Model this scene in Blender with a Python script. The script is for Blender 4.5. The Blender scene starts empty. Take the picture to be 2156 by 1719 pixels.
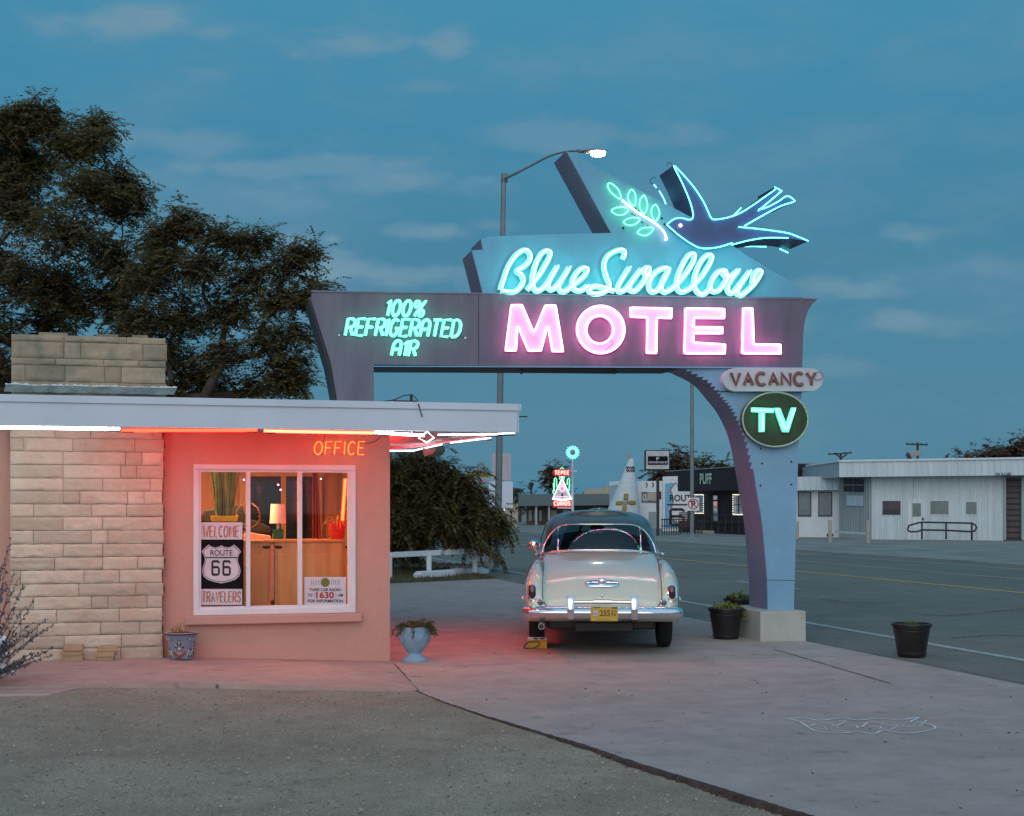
import bpy, bmesh, math, random
from mathutils import Vector, Matrix, noise
random.seed(7)
S = bpy.context.scene
COL = S.collection

# ---------------------------------------------------------------- camera
CX, HY = 1078.0, 1068.0
F = 3000.0          # focal length in survey units (the survey frame is 2156 wide)
CX, HY, EYE = 1078.0, 1068.0, 1.64
cam = bpy.data.cameras.new('camera')
camo = bpy.data.objects.new('camera', cam)
COL.objects.link(camo)
cam.sensor_width = 36.0
cam.lens = 36.0 * F / 2156.0
cam.shift_y = (HY - 859.5) / 2156.0
cam.clip_end = 5000
camo.location = (0, 0, EYE)
camo.rotation_euler = (math.radians(90), 0, 0)
S.camera = camo
S.render.resolution_x, S.render.resolution_y = 1024, 816
S.view_settings.view_transform = 'Standard'
S.view_settings.look = 'None'
S.view_settings.exposure = 0.0
S.view_settings.gamma = 1.0
S.cycles.max_bounces = 8
S.cycles.transparent_max_bounces = 12
S.cycles.sample_clamp_indirect = 4.0
S.cycles.use_denoising = True

# ---------------------------------------------------------------- world: dusk sky, after-glow behind the camera
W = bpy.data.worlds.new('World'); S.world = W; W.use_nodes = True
wn, wl = W.node_tree.nodes, W.node_tree.links
wn.clear()
def N(t, **kw):
    n = wn.new(t)
    for k, v in kw.items(): setattr(n, k, v)
    return n
out = N('ShaderNodeOutputWorld'); bg = N('ShaderNodeBackground')
wl.new(bg.outputs[0], out.inputs[0])
tc = N('ShaderNodeTexCoord'); sep = N('ShaderNodeSeparateXYZ')
wl.new(tc.outputs['Generated'], sep.inputs[0])
ramp = N('ShaderNodeValToRGB')
wl.new(sep.outputs['Z'], ramp.inputs[0])
e = ramp.color_ramp.elements
e[0].position = 0.0; e[0].color = (.046, .215, .335, 1)
e[1].position = 1.0; e[1].color = (.026, .15, .30, 1)
for p, c in ((.08, (.036, .196, .325)), (.17, (.029, .188, .325)), (.26, (.033, .212, .362)), (.36, (.040, .240, .395))):
    q = e.new(p); q.color = c + (1,)
# clouds: soft banks at their own bearings and heights, torn by noise
def wmath(op, a, b=None):
    n = N('ShaderNodeMath', operation=op)
    for i, v in enumerate((a, b)):
        if v is None: continue
        if isinstance(v, (int, float)): n.inputs[i].default_value = v
        else: wl.new(v, n.inputs[i])
    return n.outputs[0]
yy_ = wmath('MAXIMUM', sep.outputs['Y'], .05)
uu_ = wmath('DIVIDE', sep.outputs['X'], yy_); ww_ = wmath('DIVIDE', sep.outputs['Z'], yy_)
nz = N('ShaderNodeTexNoise'); nz.inputs['Scale'].default_value = 21; nz.inputs['Detail'].default_value = 7; nz.inputs['Roughness'].default_value = .55
mp = N('ShaderNodeMapping'); mp.inputs['Scale'].default_value = (1, 1, 2.2); wl.new(tc.outputs['Generated'], mp.inputs[0]); wl.new(mp.outputs[0], nz.inputs['Vector'])
nb_ = wmath('MULTIPLY', wmath('SUBTRACT', nz.outputs['Fac'], .5), 2.9)
total = None
for cx_, cy_, a_, b_, st in ((265, 45, 190, 46, .8), (745, 92, 125, 48, .85), (940, 100, 70, 42, .75), (450, 68, 90, 25, .35), (430, 300, 300, 40, .6), (620, 350, 300, 34, .65), (820, 385, 240, 34, .6), (1180, 285, 320, 42, .6), (1340, 290, 160, 30, .4), (905, 488, 110, 22, .8), (1040, 475, 70, 20, .6), (700, 505, 36, 14, .7), (610, 500, 80, 24, .5), (700, 560, 110, 44, .7), (880, 585, 170, 34, .8), (500, 420, 300, 60, .3), (1920, 495, 80, 30, .7), (1760, 610, 150, 32, .7), (1900, 680, 190, 34, .65), (2090, 560, 120, 30, .3), (1740, 290, 130, 60, .25), (900, 185, 90, 20, .3), (1740, 775, 120, 25, .4), (1000, 650, 300, 40, .4), (440, 155, 60, 20, .3), (1250, 130, 400, 60, .18), (1980, 150, 220, 70, .2)):
    du = wmath('DIVIDE', wmath('SUBTRACT', uu_, (cx_-CX)/F if True else 0), a_/F); dw = wmath('DIVIDE', wmath('SUBTRACT', ww_, (HY-cy_)/F), b_/F)
    r2 = wmath('SQRT', wmath('ADD', wmath('MULTIPLY', du, du), wmath('MULTIPLY', dw, dw)))
    mr = N('ShaderNodeMapRange', interpolation_type='SMOOTHSTEP'); mr.inputs[1].default_value = 1.15; mr.inputs[2].default_value = .05; mr.inputs[3].default_value = 0; mr.inputs[4].default_value = st
    wl.new(wmath('SUBTRACT', r2, nb_), mr.inputs[0])
    total = mr.outputs[0] if total is None else wmath('MAXIMUM', total, mr.outputs[0])
nz2 = N('ShaderNodeTexNoise'); nz2.inputs['Scale'].default_value = 5.5; nz2.inputs['Detail'].default_value = 9; nz2.inputs['Roughness'].default_value = .66
mp2 = N('ShaderNodeMapping'); mp2.inputs['Scale'].default_value = (1, 1, 2.8); wl.new(tc.outputs['Generated'], mp2.inputs[0]); wl.new(mp2.outputs[0], nz2.inputs['Vector'])
mr2 = N('ShaderNodeMapRange', interpolation_type='SMOOTHSTEP'); mr2.inputs[1].default_value = .42; mr2.inputs[2].default_value = .72; mr2.inputs[4].default_value = .38
wl.new(nz2.outputs['Fac'], mr2.inputs[0]); total = wmath('ADD', wmath('MULTIPLY', total, wmath('ADD', wmath('MULTIPLY', nz2.outputs['Fac'], 1.1), .45)), mr2.outputs[0])
mx = N('ShaderNodeMixRGB'); mx.inputs[2].default_value = (.130, .265, .375, 1)
wl.new(wmath('MINIMUM', wmath('MULTIPLY', total, .95), 1.0), mx.inputs[0]); wl.new(ramp.outputs[0], mx.inputs[1])
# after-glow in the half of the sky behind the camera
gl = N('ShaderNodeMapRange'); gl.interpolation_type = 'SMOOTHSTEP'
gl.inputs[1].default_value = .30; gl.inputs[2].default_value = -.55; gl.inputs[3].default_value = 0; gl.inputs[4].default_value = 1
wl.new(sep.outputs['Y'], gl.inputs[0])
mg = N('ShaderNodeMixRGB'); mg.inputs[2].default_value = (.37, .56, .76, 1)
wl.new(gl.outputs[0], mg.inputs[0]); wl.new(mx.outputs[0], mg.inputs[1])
sky = N('ShaderNodeTexSky', sky_type='NISHITA'); sky.sun_disc = False
sky.sun_elevation = math.radians(2.0); sky.sun_rotation = math.radians(180)
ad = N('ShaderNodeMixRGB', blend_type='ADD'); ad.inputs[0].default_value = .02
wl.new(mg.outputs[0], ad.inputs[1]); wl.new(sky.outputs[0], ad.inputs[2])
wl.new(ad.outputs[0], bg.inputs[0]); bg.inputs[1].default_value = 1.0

sun = bpy.data.lights.new('sun', 'SUN'); sun.energy = .75; sun.angle = math.radians(50); sun.color = (1, .84, .66)
suno = bpy.data.objects.new('sun', sun); COL.objects.link(suno)
suno.rotation_euler = (math.radians(66), 0, math.radians(-8)); suno.location = (0, -10, 12)

# ---------------------------------------------------------------- survey helpers: a sight line met with a plane of the place
def V(*a): return Vector(a)
def at(px, py, Y): return V((px-CX)/F*Y, Y, EYE-(py-HY)/F*Y)
def on_ground(px, py, z=0.0):
    Y = (EYE-z)*F/(py-HY); return V((px-CX)/F*Y, Y, z)
def at_height(px, py, z):
    Y = (z-EYE)*F/(HY-py); return V((px-CX)/F*Y, Y, z)
A_ = V(.9671, .2543, 0); B_ = V(-.2543, .9671, 0)     # across the road / along the road (= office front / office depth)
CORNER = V(-1.297, 15.14, 0)
CB = CORNER.dot(B_)
def fh(px, py, off=0.0):                               # plane of the office front, off metres out of it
    u = (px-CX)/F; Y = (CB-off)/(B_.y+B_.x*u); return at(px, py, Y)
YS, KS = 17.25, .15
DS = V(-.213, 1, 0).normalized()
def sh(px, py, off=0.0):                               # plane of the motel sign
    u = (px-CX)/F; return at(px, py, (YS-off)/(1-KS*u))
def rh(px, py, t):                                     # plane parallel to the road, t metres across
    u = (px-CX)/F; return at(px, py, t/(A_.x*u+A_.y))
def road(s, t, z=0.0): return V(0, 0, z) + B_*s + A_*t

# ---------------------------------------------------------------- mesh helpers
class MB:
    def __init__(s): s.v = []; s.f = []
    def add(s, vs, fs):
        o = len(s.v); s.v += [tuple(q) for q in vs]; s.f += [tuple(i+o for i in q) for q in fs]; return s
    def quad(s, a, b, c, d): return s.add([a, b, c, d], [(0, 1, 2, 3)])
    def poly(s, pts): return s.add(pts, [tuple(range(len(pts)))])
    def hexa(s, p):                                    # 4 bottom, 4 top
        return s.add(p, [(3, 2, 1, 0), (4, 5, 6, 7), (0, 1, 5, 4), (1, 2, 6, 5), (2, 3, 7, 6), (3, 0, 4, 7)])
    def box(s, x0, x1, y0, y1, z0, z1):
        return s.hexa([(x0, y0, z0), (x1, y0, z0), (x1, y1, z0), (x0, y1, z0), (x0, y0, z1), (x1, y0, z1), (x1, y1, z1), (x0, y1, z1)])
    def obox(s, o, a, b, c):                           # origin + three edge vectors
        o = V(*o); a = V(*a); b = V(*b); c = V(*c)
        return s.hexa([o, o+a, o+a+b, o+b, o+c, o+a+c, o+a+b+c, o+b+c])
    def prism(s, pts, vec):
        n = len(pts); vec = V(*vec); p2 = [V(*p)+vec for p in pts]
        return s.add(list(pts)+p2, [tuple(range(n)), tuple(range(2*n-1, n-1, -1))]+[(i, i+n, (i+1) % n+n, (i+1) % n) for i in range(n)])
    def ring(s, outer, inner, vec):                    # plate with a hole
        n = len(outer); vec = V(*vec)
        vs = list(outer)+list(inner)+[V(*p)+vec for p in outer]+[V(*p)+vec for p in inner]
        fs = []
        for i in range(n):
            j = (i+1) % n
            fs += [(i, j, n+j, n+i), (2*n+i, 3*n+i, 3*n+j, 2*n+j), (i, 2*n+i, 2*n+j, j), (n+i, n+j, 3*n+j, 3*n+i)]
        return s.add(vs, fs)
    def tube(s, pts, r, n=6, closed=False, taper=None):
        pts = [V(*p) for p in pts]; m = len(pts)
        if m < 2: return s
        o = len(s.v); up = None
        for i, p in enumerate(pts):
            if closed: t = pts[(i+1) % m]-pts[i-1]
            else: t = pts[min(i+1, m-1)]-pts[max(i-1, 0)]
            if t.length < 1e-9: t = V(0, 0, 1)
            t.normalize()
            if up is None:
                up = V(0, 0, 1) if abs(t.z) < .9 else V(1, 0, 0)
            up = up-t*up.dot(t)
            if up.length < 1e-6: up = t.orthogonal()
            up.normalize(); w = t.cross(up)
            rr = r if taper is None else r+(taper-r)*i/(m-1)
            for k in range(n):
                a = 2*math.pi*k/n; q = p+up*(math.cos(a)*rr)+w*(math.sin(a)*rr); s.v.append(tuple(q))
        for i in range(m if closed else m-1):
            j = (i+1) % m
            for k in range(n):
                l = (k+1) % n
                s.f.append((o+i*n+k, o+i*n+l, o+j*n+l, o+j*n+k))
        if not closed:
            s.f.append(tuple(o+k for k in range(n-1, -1, -1))); s.f.append(tuple(o+(m-1)*n+k for k in range(n)))
        return s
    def lathe(s, prof, n=32, c=(0, 0, 0)):
        o = len(s.v); m = len(prof)
        for r, z in prof:
            for k in range(n):
                a = 2*math.pi*k/n; s.v.append((c[0]+r*math.cos(a), c[1]+r*math.sin(a), c[2]+z))
        for i in range(m-1):
            for k in range(n):
                l = (k+1) % n; s.f.append((o+i*n+k, o+i*n+l, o+(i+1)*n+l, o+(i+1)*n+k))
        s.f.append(tuple(o+k for k in range(n-1, -1, -1))); s.f.append(tuple(o+(m-1)*n+k for k in range(n)))
        return s
    def ball(s, c, r, n=12, m=8, sc=(1, 1, 1)):
        o = len(s.v); c = V(*c)
        for i in range(m+1):
            th = math.pi*i/m
            for k in range(n):
                a = 2*math.pi*k/n
                s.v.append((c.x+r*sc[0]*math.sin(th)*math.cos(a), c.y+r*sc[1]*math.sin(th)*math.sin(a), c.z+r*sc[2]*math.cos(th)))
        for i in range(m):
            for k in range(n):
                l = (k+1) % n; s.f.append((o+i*n+k, o+(i+1)*n+k, o+(i+1)*n+l, o+i*n+l))
        return s
    def grid(s, fn, nu, nv):
        o = len(s.v)
        for i in range(nu+1):
            for j in range(nv+1): s.v.append(tuple(fn(i/nu, j/nv)))
        for i in range(nu):
            for j in range(nv):
                a = o+i*(nv+1)+j; s.f.append((a, a+nv+1, a+nv+2, a+1))
        return s
    def bar(s, a, b, w, h=None):                       # square bar between two points
        a = V(*a); b = V(*b); h = h or w
        t = (b-a).normalized(); up = V(0, 0, 1) if abs(t.z) < .9 else V(0, 1, 0)
        x = t.cross(up).normalized()*w; y = x.cross(t).normalized()*h
        return s.obox(a-x/2-y/2, x, y, b-a)

def cr(p, n=6, closed=False):                          # smooth curve through points (2-D or 3-D tuples)
    m = len(p); res = []
    for i in range(m if closed else m-1):
        g = lambda k: p[k % m] if closed else p[min(max(k, 0), m-1)]
        a, b, c, d = g(i-1), g(i), g(i+1), g(i+2)
        for j in range(n):
            t = j/n
            res.append(tuple(.5*((2*b[k])+(-a[k]+c[k])*t+(2*a[k]-5*b[k]+4*c[k]-d[k])*t*t+(-a[k]+3*b[k]-3*c[k]+d[k])*t**3) for k in range(len(b))))
    if not closed: res.append(tuple(p[-1]))
    return res

def tag(o, label=None, cat=None, group=None, kind=None):
    if label: o['label'] = label
    if cat: o['category'] = cat
    if group: o['group'] = group
    if kind: o['kind'] = kind
    return o
def worigin(o):
    p = V(0, 0, 0)
    while o is not None: p = p+o.location; o = o.parent
    return p
def mesh_of(name, mb, mats, smooth, off, recalc, fm=None):
    me = bpy.data.meshes.new(name)
    me.from_pydata([(a-off[0], b-off[1], c-off[2]) for a, b, c in mb.v], [], mb.f)
    if not isinstance(mats, (list, tuple)): mats = [mats]
    for m in mats: me.materials.append(m)
    if fm: me.polygons.foreach_set('material_index', fm)
    if recalc:
        bm = bmesh.new(); bm.from_mesh(me); bmesh.ops.recalc_face_normals(bm, faces=bm.faces); bm.to_mesh(me); bm.free()
    if smooth:
        me.polygons.foreach_set('use_smooth', [True]*len(me.polygons))
        if smooth != 'all':
            try: me.set_sharp_from_angle(angle=math.radians(38))
            except Exception: pass
    me.update(); return me
def obj(name, mb, mats, parent=None, smooth=False, local=False, recalc=True, fm=None, bevel=0):
    if parent is not None:
        off = V(0, 0, 0) if local else worigin(parent); loc = V(0, 0, 0)
    else:
        xs = [p[0] for p in mb.v]; ys = [p[1] for p in mb.v]; zs = [p[2] for p in mb.v]
        off = loc = V((min(xs)+max(xs))/2, (min(ys)+max(ys))/2, min(zs))
    o = bpy.data.objects.new(name, mesh_of(name, mb, mats, smooth, off, recalc, fm))
    o.location = loc; COL.objects.link(o)
    if parent is not None: o.parent = parent
    if bevel:
        b = o.modifiers.new('bevel', 'BEVEL'); b.width = bevel; b.segments = 2; b.limit_method = 'ANGLE'
    return o
def thing(name, label, cat, loc=(0, 0, 0), group=None, rotz=0):
    o = bpy.data.objects.new(name, None); COL.objects.link(o); o.location = loc; o.rotation_euler = (0, 0, rotz)
    o.empty_display_size = .2
    return tag(o, label, cat, group)
def struct(name, mb, m, **kw):
    o = obj(name, mb, m, **kw)
    if kw.get('parent') is None: o['kind'] = 'structure'
    return o
def copy_tree(o, parent=None):
    c = o.copy(); COL.objects.link(c); c.parent = parent
    for ch in list(o.children): copy_tree(ch, c)
    return c

# ---------------------------------------------------------------- materials
def base_mat(name):
    m = bpy.data.materials.new(name); m.use_nodes = True
    return m, m.node_tree.nodes, m.node_tree.links, m.node_tree.nodes['Principled BSDF']
def mat(name, col, rough=.6, metal=0, var=.12, vs=3.0, bump=0, bs=40, coat=0, spec=.5, detail=4, col2=None, t=(.35, .65), island=0, stretch=None, trans=0):
    m, n, l, b = base_mat(name)
    b.inputs['Roughness'].default_value = rough; b.inputs['Metallic'].default_value = metal
    b.inputs['Coat Weight'].default_value = coat; b.inputs['Coat Roughness'].default_value = .05
    b.inputs['Specular IOR Level'].default_value = spec
    b.inputs['Base Color'].default_value = tuple(col)+(1,)
    b.inputs['Transmission Weight'].default_value = trans
    tc = n.new('ShaderNodeTexCoord'); src = tc.outputs['Object']
    if stretch:
        mp = n.new('ShaderNodeMapping'); mp.inputs['Scale'].default_value = stretch; l.new(src, mp.inputs[0]); src = mp.outputs[0]
    last = None
    if var or col2:
        nz = n.new('ShaderNodeTexNoise'); nz.inputs['Scale'].default_value = vs; nz.inputs['Detail'].default_value = detail; nz.inputs['Roughness'].default_value = .62
        l.new(src, nz.inputs['Vector'])
        mr = n.new('ShaderNodeMapRange'); mr.inputs[1].default_value = t[0]; mr.inputs[2].default_value = t[1]
        l.new(nz.outputs['Fac'], mr.inputs[0])
        mixn = n.new('ShaderNodeMixRGB')
        c2 = col2 or tuple(min(1, x*(1+var)) for x in col)
        c1 = col if col2 else tuple(x*(1-var) for x in col)
        mixn.inputs[1].default_value = tuple(c1)+(1,); mixn.inputs[2].default_value = tuple(c2)+(1,)
        l.new(mr.outputs[0], mixn.inputs[0]); last = mixn.outputs[0]
    if island:
        g = n.new('ShaderNodeNewGeometry'); mr2 = n.new('ShaderNodeMapRange'); mr2.inputs[3].default_value = 1-island; mr2.inputs[4].default_value = 1+island
        l.new(g.outputs['Random Per Island'], mr2.inputs[0])
        hs = n.new('ShaderNodeHueSaturation'); hs.inputs['Color'].default_value = tuple(col)+(1,)
        if last: l.new(last, hs.inputs['Color'])
        l.new(mr2.outputs[0], hs.inputs['Value']); last = hs.outputs[0]
    if last: l.new(last, b.inputs['Base Color'])
    if bump:
        n2 = n.new('ShaderNodeTexNoise'); n2.inputs['Scale'].default_value = bs; n2.inputs['Detail'].default_value = 6
        l.new(src, n2.inputs['Vector'])
        bp = n.new('ShaderNodeBump'); bp.inputs['Strength'].default_value = bump; bp.inputs['Distance'].default_value = .01
        l.new(n2.outputs['Fac'], bp.inputs['Height']); l.new(bp.outputs[0], b.inputs['Normal'])
    return m
def emit(name, col, s):
    m = bpy.data.materials.new(name); m.use_nodes = True
    n, l = m.node_tree.nodes, m.node_tree.links; n.clear()
    o = n.new('ShaderNodeOutputMaterial'); e = n.new('ShaderNodeEmission')
    e.inputs[0].default_value = tuple(col)+(1,); e.inputs[1].default_value = s; l.new(e.outputs[0], o.inputs[0]); return m
def glass(name, tint=(.85, .92, .9), refl=1.0, rough=.0):
    m = bpy.data.materials.new(name); m.use_nodes = True
    n, l = m.node_tree.nodes, m.node_tree.links; n.clear()
    o = n.new('ShaderNodeOutputMaterial'); t = n.new('ShaderNodeBsdfTransparent'); g = n.new('ShaderNodeBsdfGlossy')
    t.inputs[0].default_value = tuple(tint)+(1,); g.inputs['Roughness'].default_value = rough; g.inputs[0].default_value = (1, 1, 1, 1)
    fr = n.new('ShaderNodeFresnel'); fr.inputs[0].default_value = 1.5
    mu = n.new('ShaderNodeMath'); mu.operation = 'MULTIPLY'; mu.inputs[1].default_value = refl; mu.use_clamp = True
    mx = n.new('ShaderNodeMixShader'); l.new(fr.outputs[0], mu.inputs[0]); l.new(mu.outputs[0], mx.inputs[0])
    l.new(t.outputs[0], mx.inputs[1]); l.new(g.outputs[0], mx.inputs[2]); l.new(mx.outputs[0], o.inputs[0]); return m

M = {}
M['white'] = mat('white_paint', (.74, .76, .78), .55, var=.05, vs=2, bump=.05)
M['fascia'] = mat('fascia_paint', (.64, .71, .80), .55, var=.05, vs=1.2, bump=.06, bs=20)
M['window_white'] = mat('window_paint', (.78, .76, .80), .45, var=.04)
M['stucco'] = mat('stucco', (.60, .335, .275), .9, var=.07, vs=1.1, bump=.35, bs=75)
M['stone'] = mat('sandstone', (.66, .545, .435), .92, var=.0, vs=3.1, bump=.9, bs=26, col2=(.56, .415, .305), t=(.3, .7), island=.17)
M['chim'] = mat('weathered_sandstone', (.42, .315, .215), .95, vs=3.2, bump=.6, bs=30, col2=(.18, .185, .135), t=(.42, .68), island=.15)
M['mortar'] = mat('mortar', (.36, .29, .22), .95, var=.2, bump=.4)
M['sign_purple'] = mat('mauve_sign_enamel', (.115, .108, .158), .5, var=.14, vs=2.2, bump=.05, bs=12, col2=(.165, .148, .195), stretch=(2, 2, .35))
M['sign_blue'] = mat('pale_blue_sign_enamel', (.145, .41, .59), .5, var=.05, vs=2.0, bump=.04, bs=10, stretch=(2, 2, .5))
M['pillar_blue'] = mat('pillar_blue_enamel', (.21, .41, .58), .5, var=.08, vs=2.0, bump=.04, bs=10)
M['pillar_side'] = mat('pillar_mauve_enamel', (.215, .205, .305), .55, var=.1, vs=2.0)
M['bird_blue'] = mat('deep_blue_enamel', (.070, .108, .26), .4, var=.1)
M['bird_side'] = mat('bird_edge_enamel', (.10, .105, .19), .5, var=.1)
M['black'] = mat('black_metal', (.015, .014, .016), .5, var=.2)
M['dark'] = mat('dark_steel', (.035, .033, .035), .6, var=.2)
M['pink_face'] = mat('pale_pink_letter', (.80, .62, .70), .5, var=.06, vs=18)
M['cyan_face'] = mat('pale_aqua_letter', (.55, .80, .78), .5, var=.06, vs=14)
M['vac_face'] = mat('rust_red_letter', (.22, .055, .045), .6, var=.3, vs=20)
M['tube_off'] = mat('unlit_tube', (.34, .20, .18), .25)
M['tv_green'] = mat('dark_green_enamel', (.030, .042, .018), .45, var=.15)
M['plinth'] = mat('painted_plinth', (.47, .46, .42), .85, var=.07, vs=4, bump=.25, bs=50)
M['green_cyan'] = emit('sea_green_neon', (.06, 1.0, .56), 12.0)
M['cyan_tube'] = emit('aqua_neon', (.17, 1.0, .80), 12.0)
M['bird_tube'] = emit('ice_blue_neon', (.12, .88, 1.0), 5.5)
M['pink_tube'] = emit('pink_neon', (1.0, .19, .52), 20.0)
M['green_tube'] = emit('green_neon', (.12, 1.0, .42), 4.5)
M['tv_tube'] = emit('tv_green_neon', (.05, 1.0, .45), 16.0)
M['leaf_tube'] = emit('leaf_green_neon', (.12, 1.0, .34), 6.0)
M['stem_tube'] = emit('rose_white_neon', (1.0, .68, .74), 6.0)
M['red_tube'] = emit('red_neon', (1.0, .0065, .0028), 50.0)
M['orange_tube'] = emit('orange_neon', (1.0, .020, .010), 50.0)
M['office_tube'] = emit('office_orange_neon', (1.0, .125, .012), 5.5)
M['white_tube'] = emit('white_neon', (.84, .92, 1.0), 30.0)
M['white_soft'] = emit('soft_white_neon', (.80, .92, 1.0), 5.0)
M['chrome'] = mat('chrome', (.86, .88, .90), .07, 1.0, var=0)
M['steel'] = mat('galvanised_steel', (.30, .32, .32), .55, .3, var=.12, vs=8)
M['glass'] = glass('window_glass', (.95, .97, .96), .35)
M['bamboo'] = mat('green_blade', (.15, .21, .06), .5, var=.3, vs=9, island=.75)
M['yellow'] = mat('yellow_ceramic', (.62, .40, .04), .4)
M['pine'] = mat('pine_wood', (.64, .40, .19), .5, vs=2, col2=(.50, .29, .12), stretch=(6, 6, .6), bump=.05)
M['pine_trim'] = mat('pine_trim', (.50, .25, .10), .5, var=.15, stretch=(5, 5, 1))

def fz(v): return v

# ---------------------------------------------------------------- stroke alphabet (unit height)
def arc(cx, cy, rx, ry, a0, a1, n=14):
    return [(cx+rx*math.cos(math.radians(a0+(a1-a0)*i/n)), cy+ry*math.sin(math.radians(a0+(a1-a0)*i/n))) for i in range(n+1)]
GL = {
 'A': (.6, [[(0, 0), (.3, 1), (.6, 0)], [(.12, .36), (.48, .36)]]),
 'a': (.6, [[(0, 0), (.0, .6)]+arc(.3, .65, .3, .35, 170, 10, 8)+[(.6, .6), (.6, 0)], [(0, .42), (.6, .42)]]),
 'C': (.6, [arc(.33, .5, .33, .5, 45, 315, 16)]),
 'D': (.6, [[(0, 0), (0, 1)]+arc(.25, .5, .35, .5, 90, -90, 10)+[(0, 0)]]),
 'E': (.55, [[(.55, 1), (0, 1), (0, 0), (.55, 0)], [(0, .52), (.45, .52)]]),
 'F': (.55, [[(.55, 1), (0, 1), (0, 0)], [(0, .52), (.45, .52)]]),
 'G': (.6, [arc(.3, .5, .3, .5, 45, 360, 18)+[(.6, .45), (.35, .45)]]),
 'I': (.06, [[(.03, 0), (.03, 1)]]),
 'i': (.3, [[(.02, .72), (.24, 1), (.24, 0)]]),
 'L': (.5, [[(0, 1), (0, 0), (.5, 0)]]),
 'M': (.8, [[(0, 0), (.06, 1), (.4, .25), (.74, 1), (.8, 0)]]),
 'N': (.6, [[(0, 0), (0, 1), (.6, 0), (.6, 1)]]),
 'O': (.7, [arc(.35, .5, .35, .5, 90, 450, 24)]),
 'P': (.58, [[(0, 0), (0, 1)]+arc(.3, .74, .28, .26, 90, -90, 8)+[(0, .48)]]),
 'R': (.58, [[(0, 0), (0, 1)]+arc(.3, .74, .28, .26, 90, -90, 8)+[(0, .48)], [(.28, .48), (.58, 0)]]),
 'S': (.56, [[(.54, .80), (.44, .96), (.28, 1), (.1, .94), (.02, .78), (.08, .62), (.28, .52), (.5, .42), (.56, .24), (.48, .06), (.28, 0), (.1, .05), (0, .2)]]),
 'T': (.6, [[(0, 1), (.6, 1)], [(.3, 1), (.3, 0)]]),
 'U': (.6, [[(0, 1)]+arc(.3, .3, .3, .3, 180, 360, 10)+[(.6, 1)]]),
 'V': (.6, [[(0, 1), (.3, 0), (.6, 1)]]),
 'W': (.9, [[(0, 1), (.22, 0), (.45, .78), (.68, 0), (.9, 1)]]),
 'Y': (.6, [[(0, 1), (.3, .5), (.6, 1)], [(.3, .5), (.3, 0)]]),
 '0': (.56, [arc(.28, .5, .28, .5, 90, 450, 24)]),
 '1': (.25, [[(.02, .78), (.2, 1), (.2, 0)]]),
 '%': (.8, [arc(.2, .78, .17, .2, 90, 450, 14), [(.8, 1), (.15, 0)], arc(.62, .2, .17, .2, 90, 450, 14)]),
 '6': (.62, [[(.6, .86), (.6, .93), (.53, 1), (.1, 1), (.02, .92), (.02, .08), (.1, 0), (.53, 0), (.6, .08), (.6, .48), (.53, .56), (.04, .56)]]),
 ' ': (.3, []),
}
def layout(txt, x0, x1, yt, yb, slant=0.0, gap=.28):
    """strokes of txt fitted to a survey box; slant in units of height"""
    W_ = sum(GL[c][0] for c in txt)+gap*(len(txt)-1)
    sx = (x1-x0)/(W_+slant); hgt = yb-yt; x = 0; res = []
    for c in txt:
        w, st = GL[c]
        res.append([[(x0+(x+a+slant*b)*sx, yb-b*hgt) for a, b in s] for s in st]); x += w+gap
    return res
def ribbon(mb, pts, m, w, o0, o1):
    """raised strip along a survey stroke: m(px,py,off) maps to the place; w half width in metres"""
    P = [m(a, b, o1) for a, b in pts]; Q = [m(a, b, o0) for a, b in pts]; n = len(P)
    fn = V(0, -1, 0); L, R, L0, R0 = [], [], [], []
    for i in range(n):
        t = P[min(i+1, n-1)]-P[max(i-1, 0)]
        if t.length < 1e-9: t = V(1, 0, 0)
        t.normalize(); s = t.cross(fn).normalized()*w
        L.append(P[i]+s); R.append(P[i]-s); L0.append(Q[i]+s); R0.append(Q[i]-s)
    o = len(mb.v)
    for i in range(n): mb.v += [tuple(L[i]), tuple(R[i]), tuple(R0[i]), tuple(L0[i])]
    for i in range(n-1):
        a = o+4*i; b = a+4
        mb.f += [(a, a+1, b+1, b), (a+1, a+2, b+2, b+1), (a+3, a, b, b+3)]
    mb.f += [(o, o+3, o+2, o+1), (o+4*n-4, o+4*n-3, o+4*n-2, o+4*n-1)]
    return mb
def flat_text(txt, x0, x1, yt, yb, m, off=.003, bold=0.0, mb=None):
    """printed lettering: Blender's own font, fitted to a survey box"""
    cu = bpy.data.curves.new('lettering', 'FONT'); cu.body = txt; cu.offset = bold; cu.resolution_u = 4
    ob = bpy.data.objects.new('lettering', cu); COL.objects.link(ob)
    bpy.context.view_layer.update()
    me = bpy.data.meshes.new_from_object(ob.evaluated_get(bpy.context.evaluated_depsgraph_get()))
    vs = [v.co.copy() for v in me.vertices]; fs = [tuple(p.vertices) for p in me.polygons]
    bpy.data.objects.remove(ob); bpy.data.curves.remove(cu); bpy.data.meshes.remove(me)
    ax, bx = min(v.x for v in vs), max(v.x for v in vs); ay, by = min(v.y for v in vs), max(v.y for v in vs)
    mb = mb or MB()
    mb.add([m(x0+(v.x-ax)/(bx-ax)*(x1-x0), yb-(v.y-ay)/(by-ay)*(yb-yt), off) for v in vs], fs)
    return mb

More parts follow.
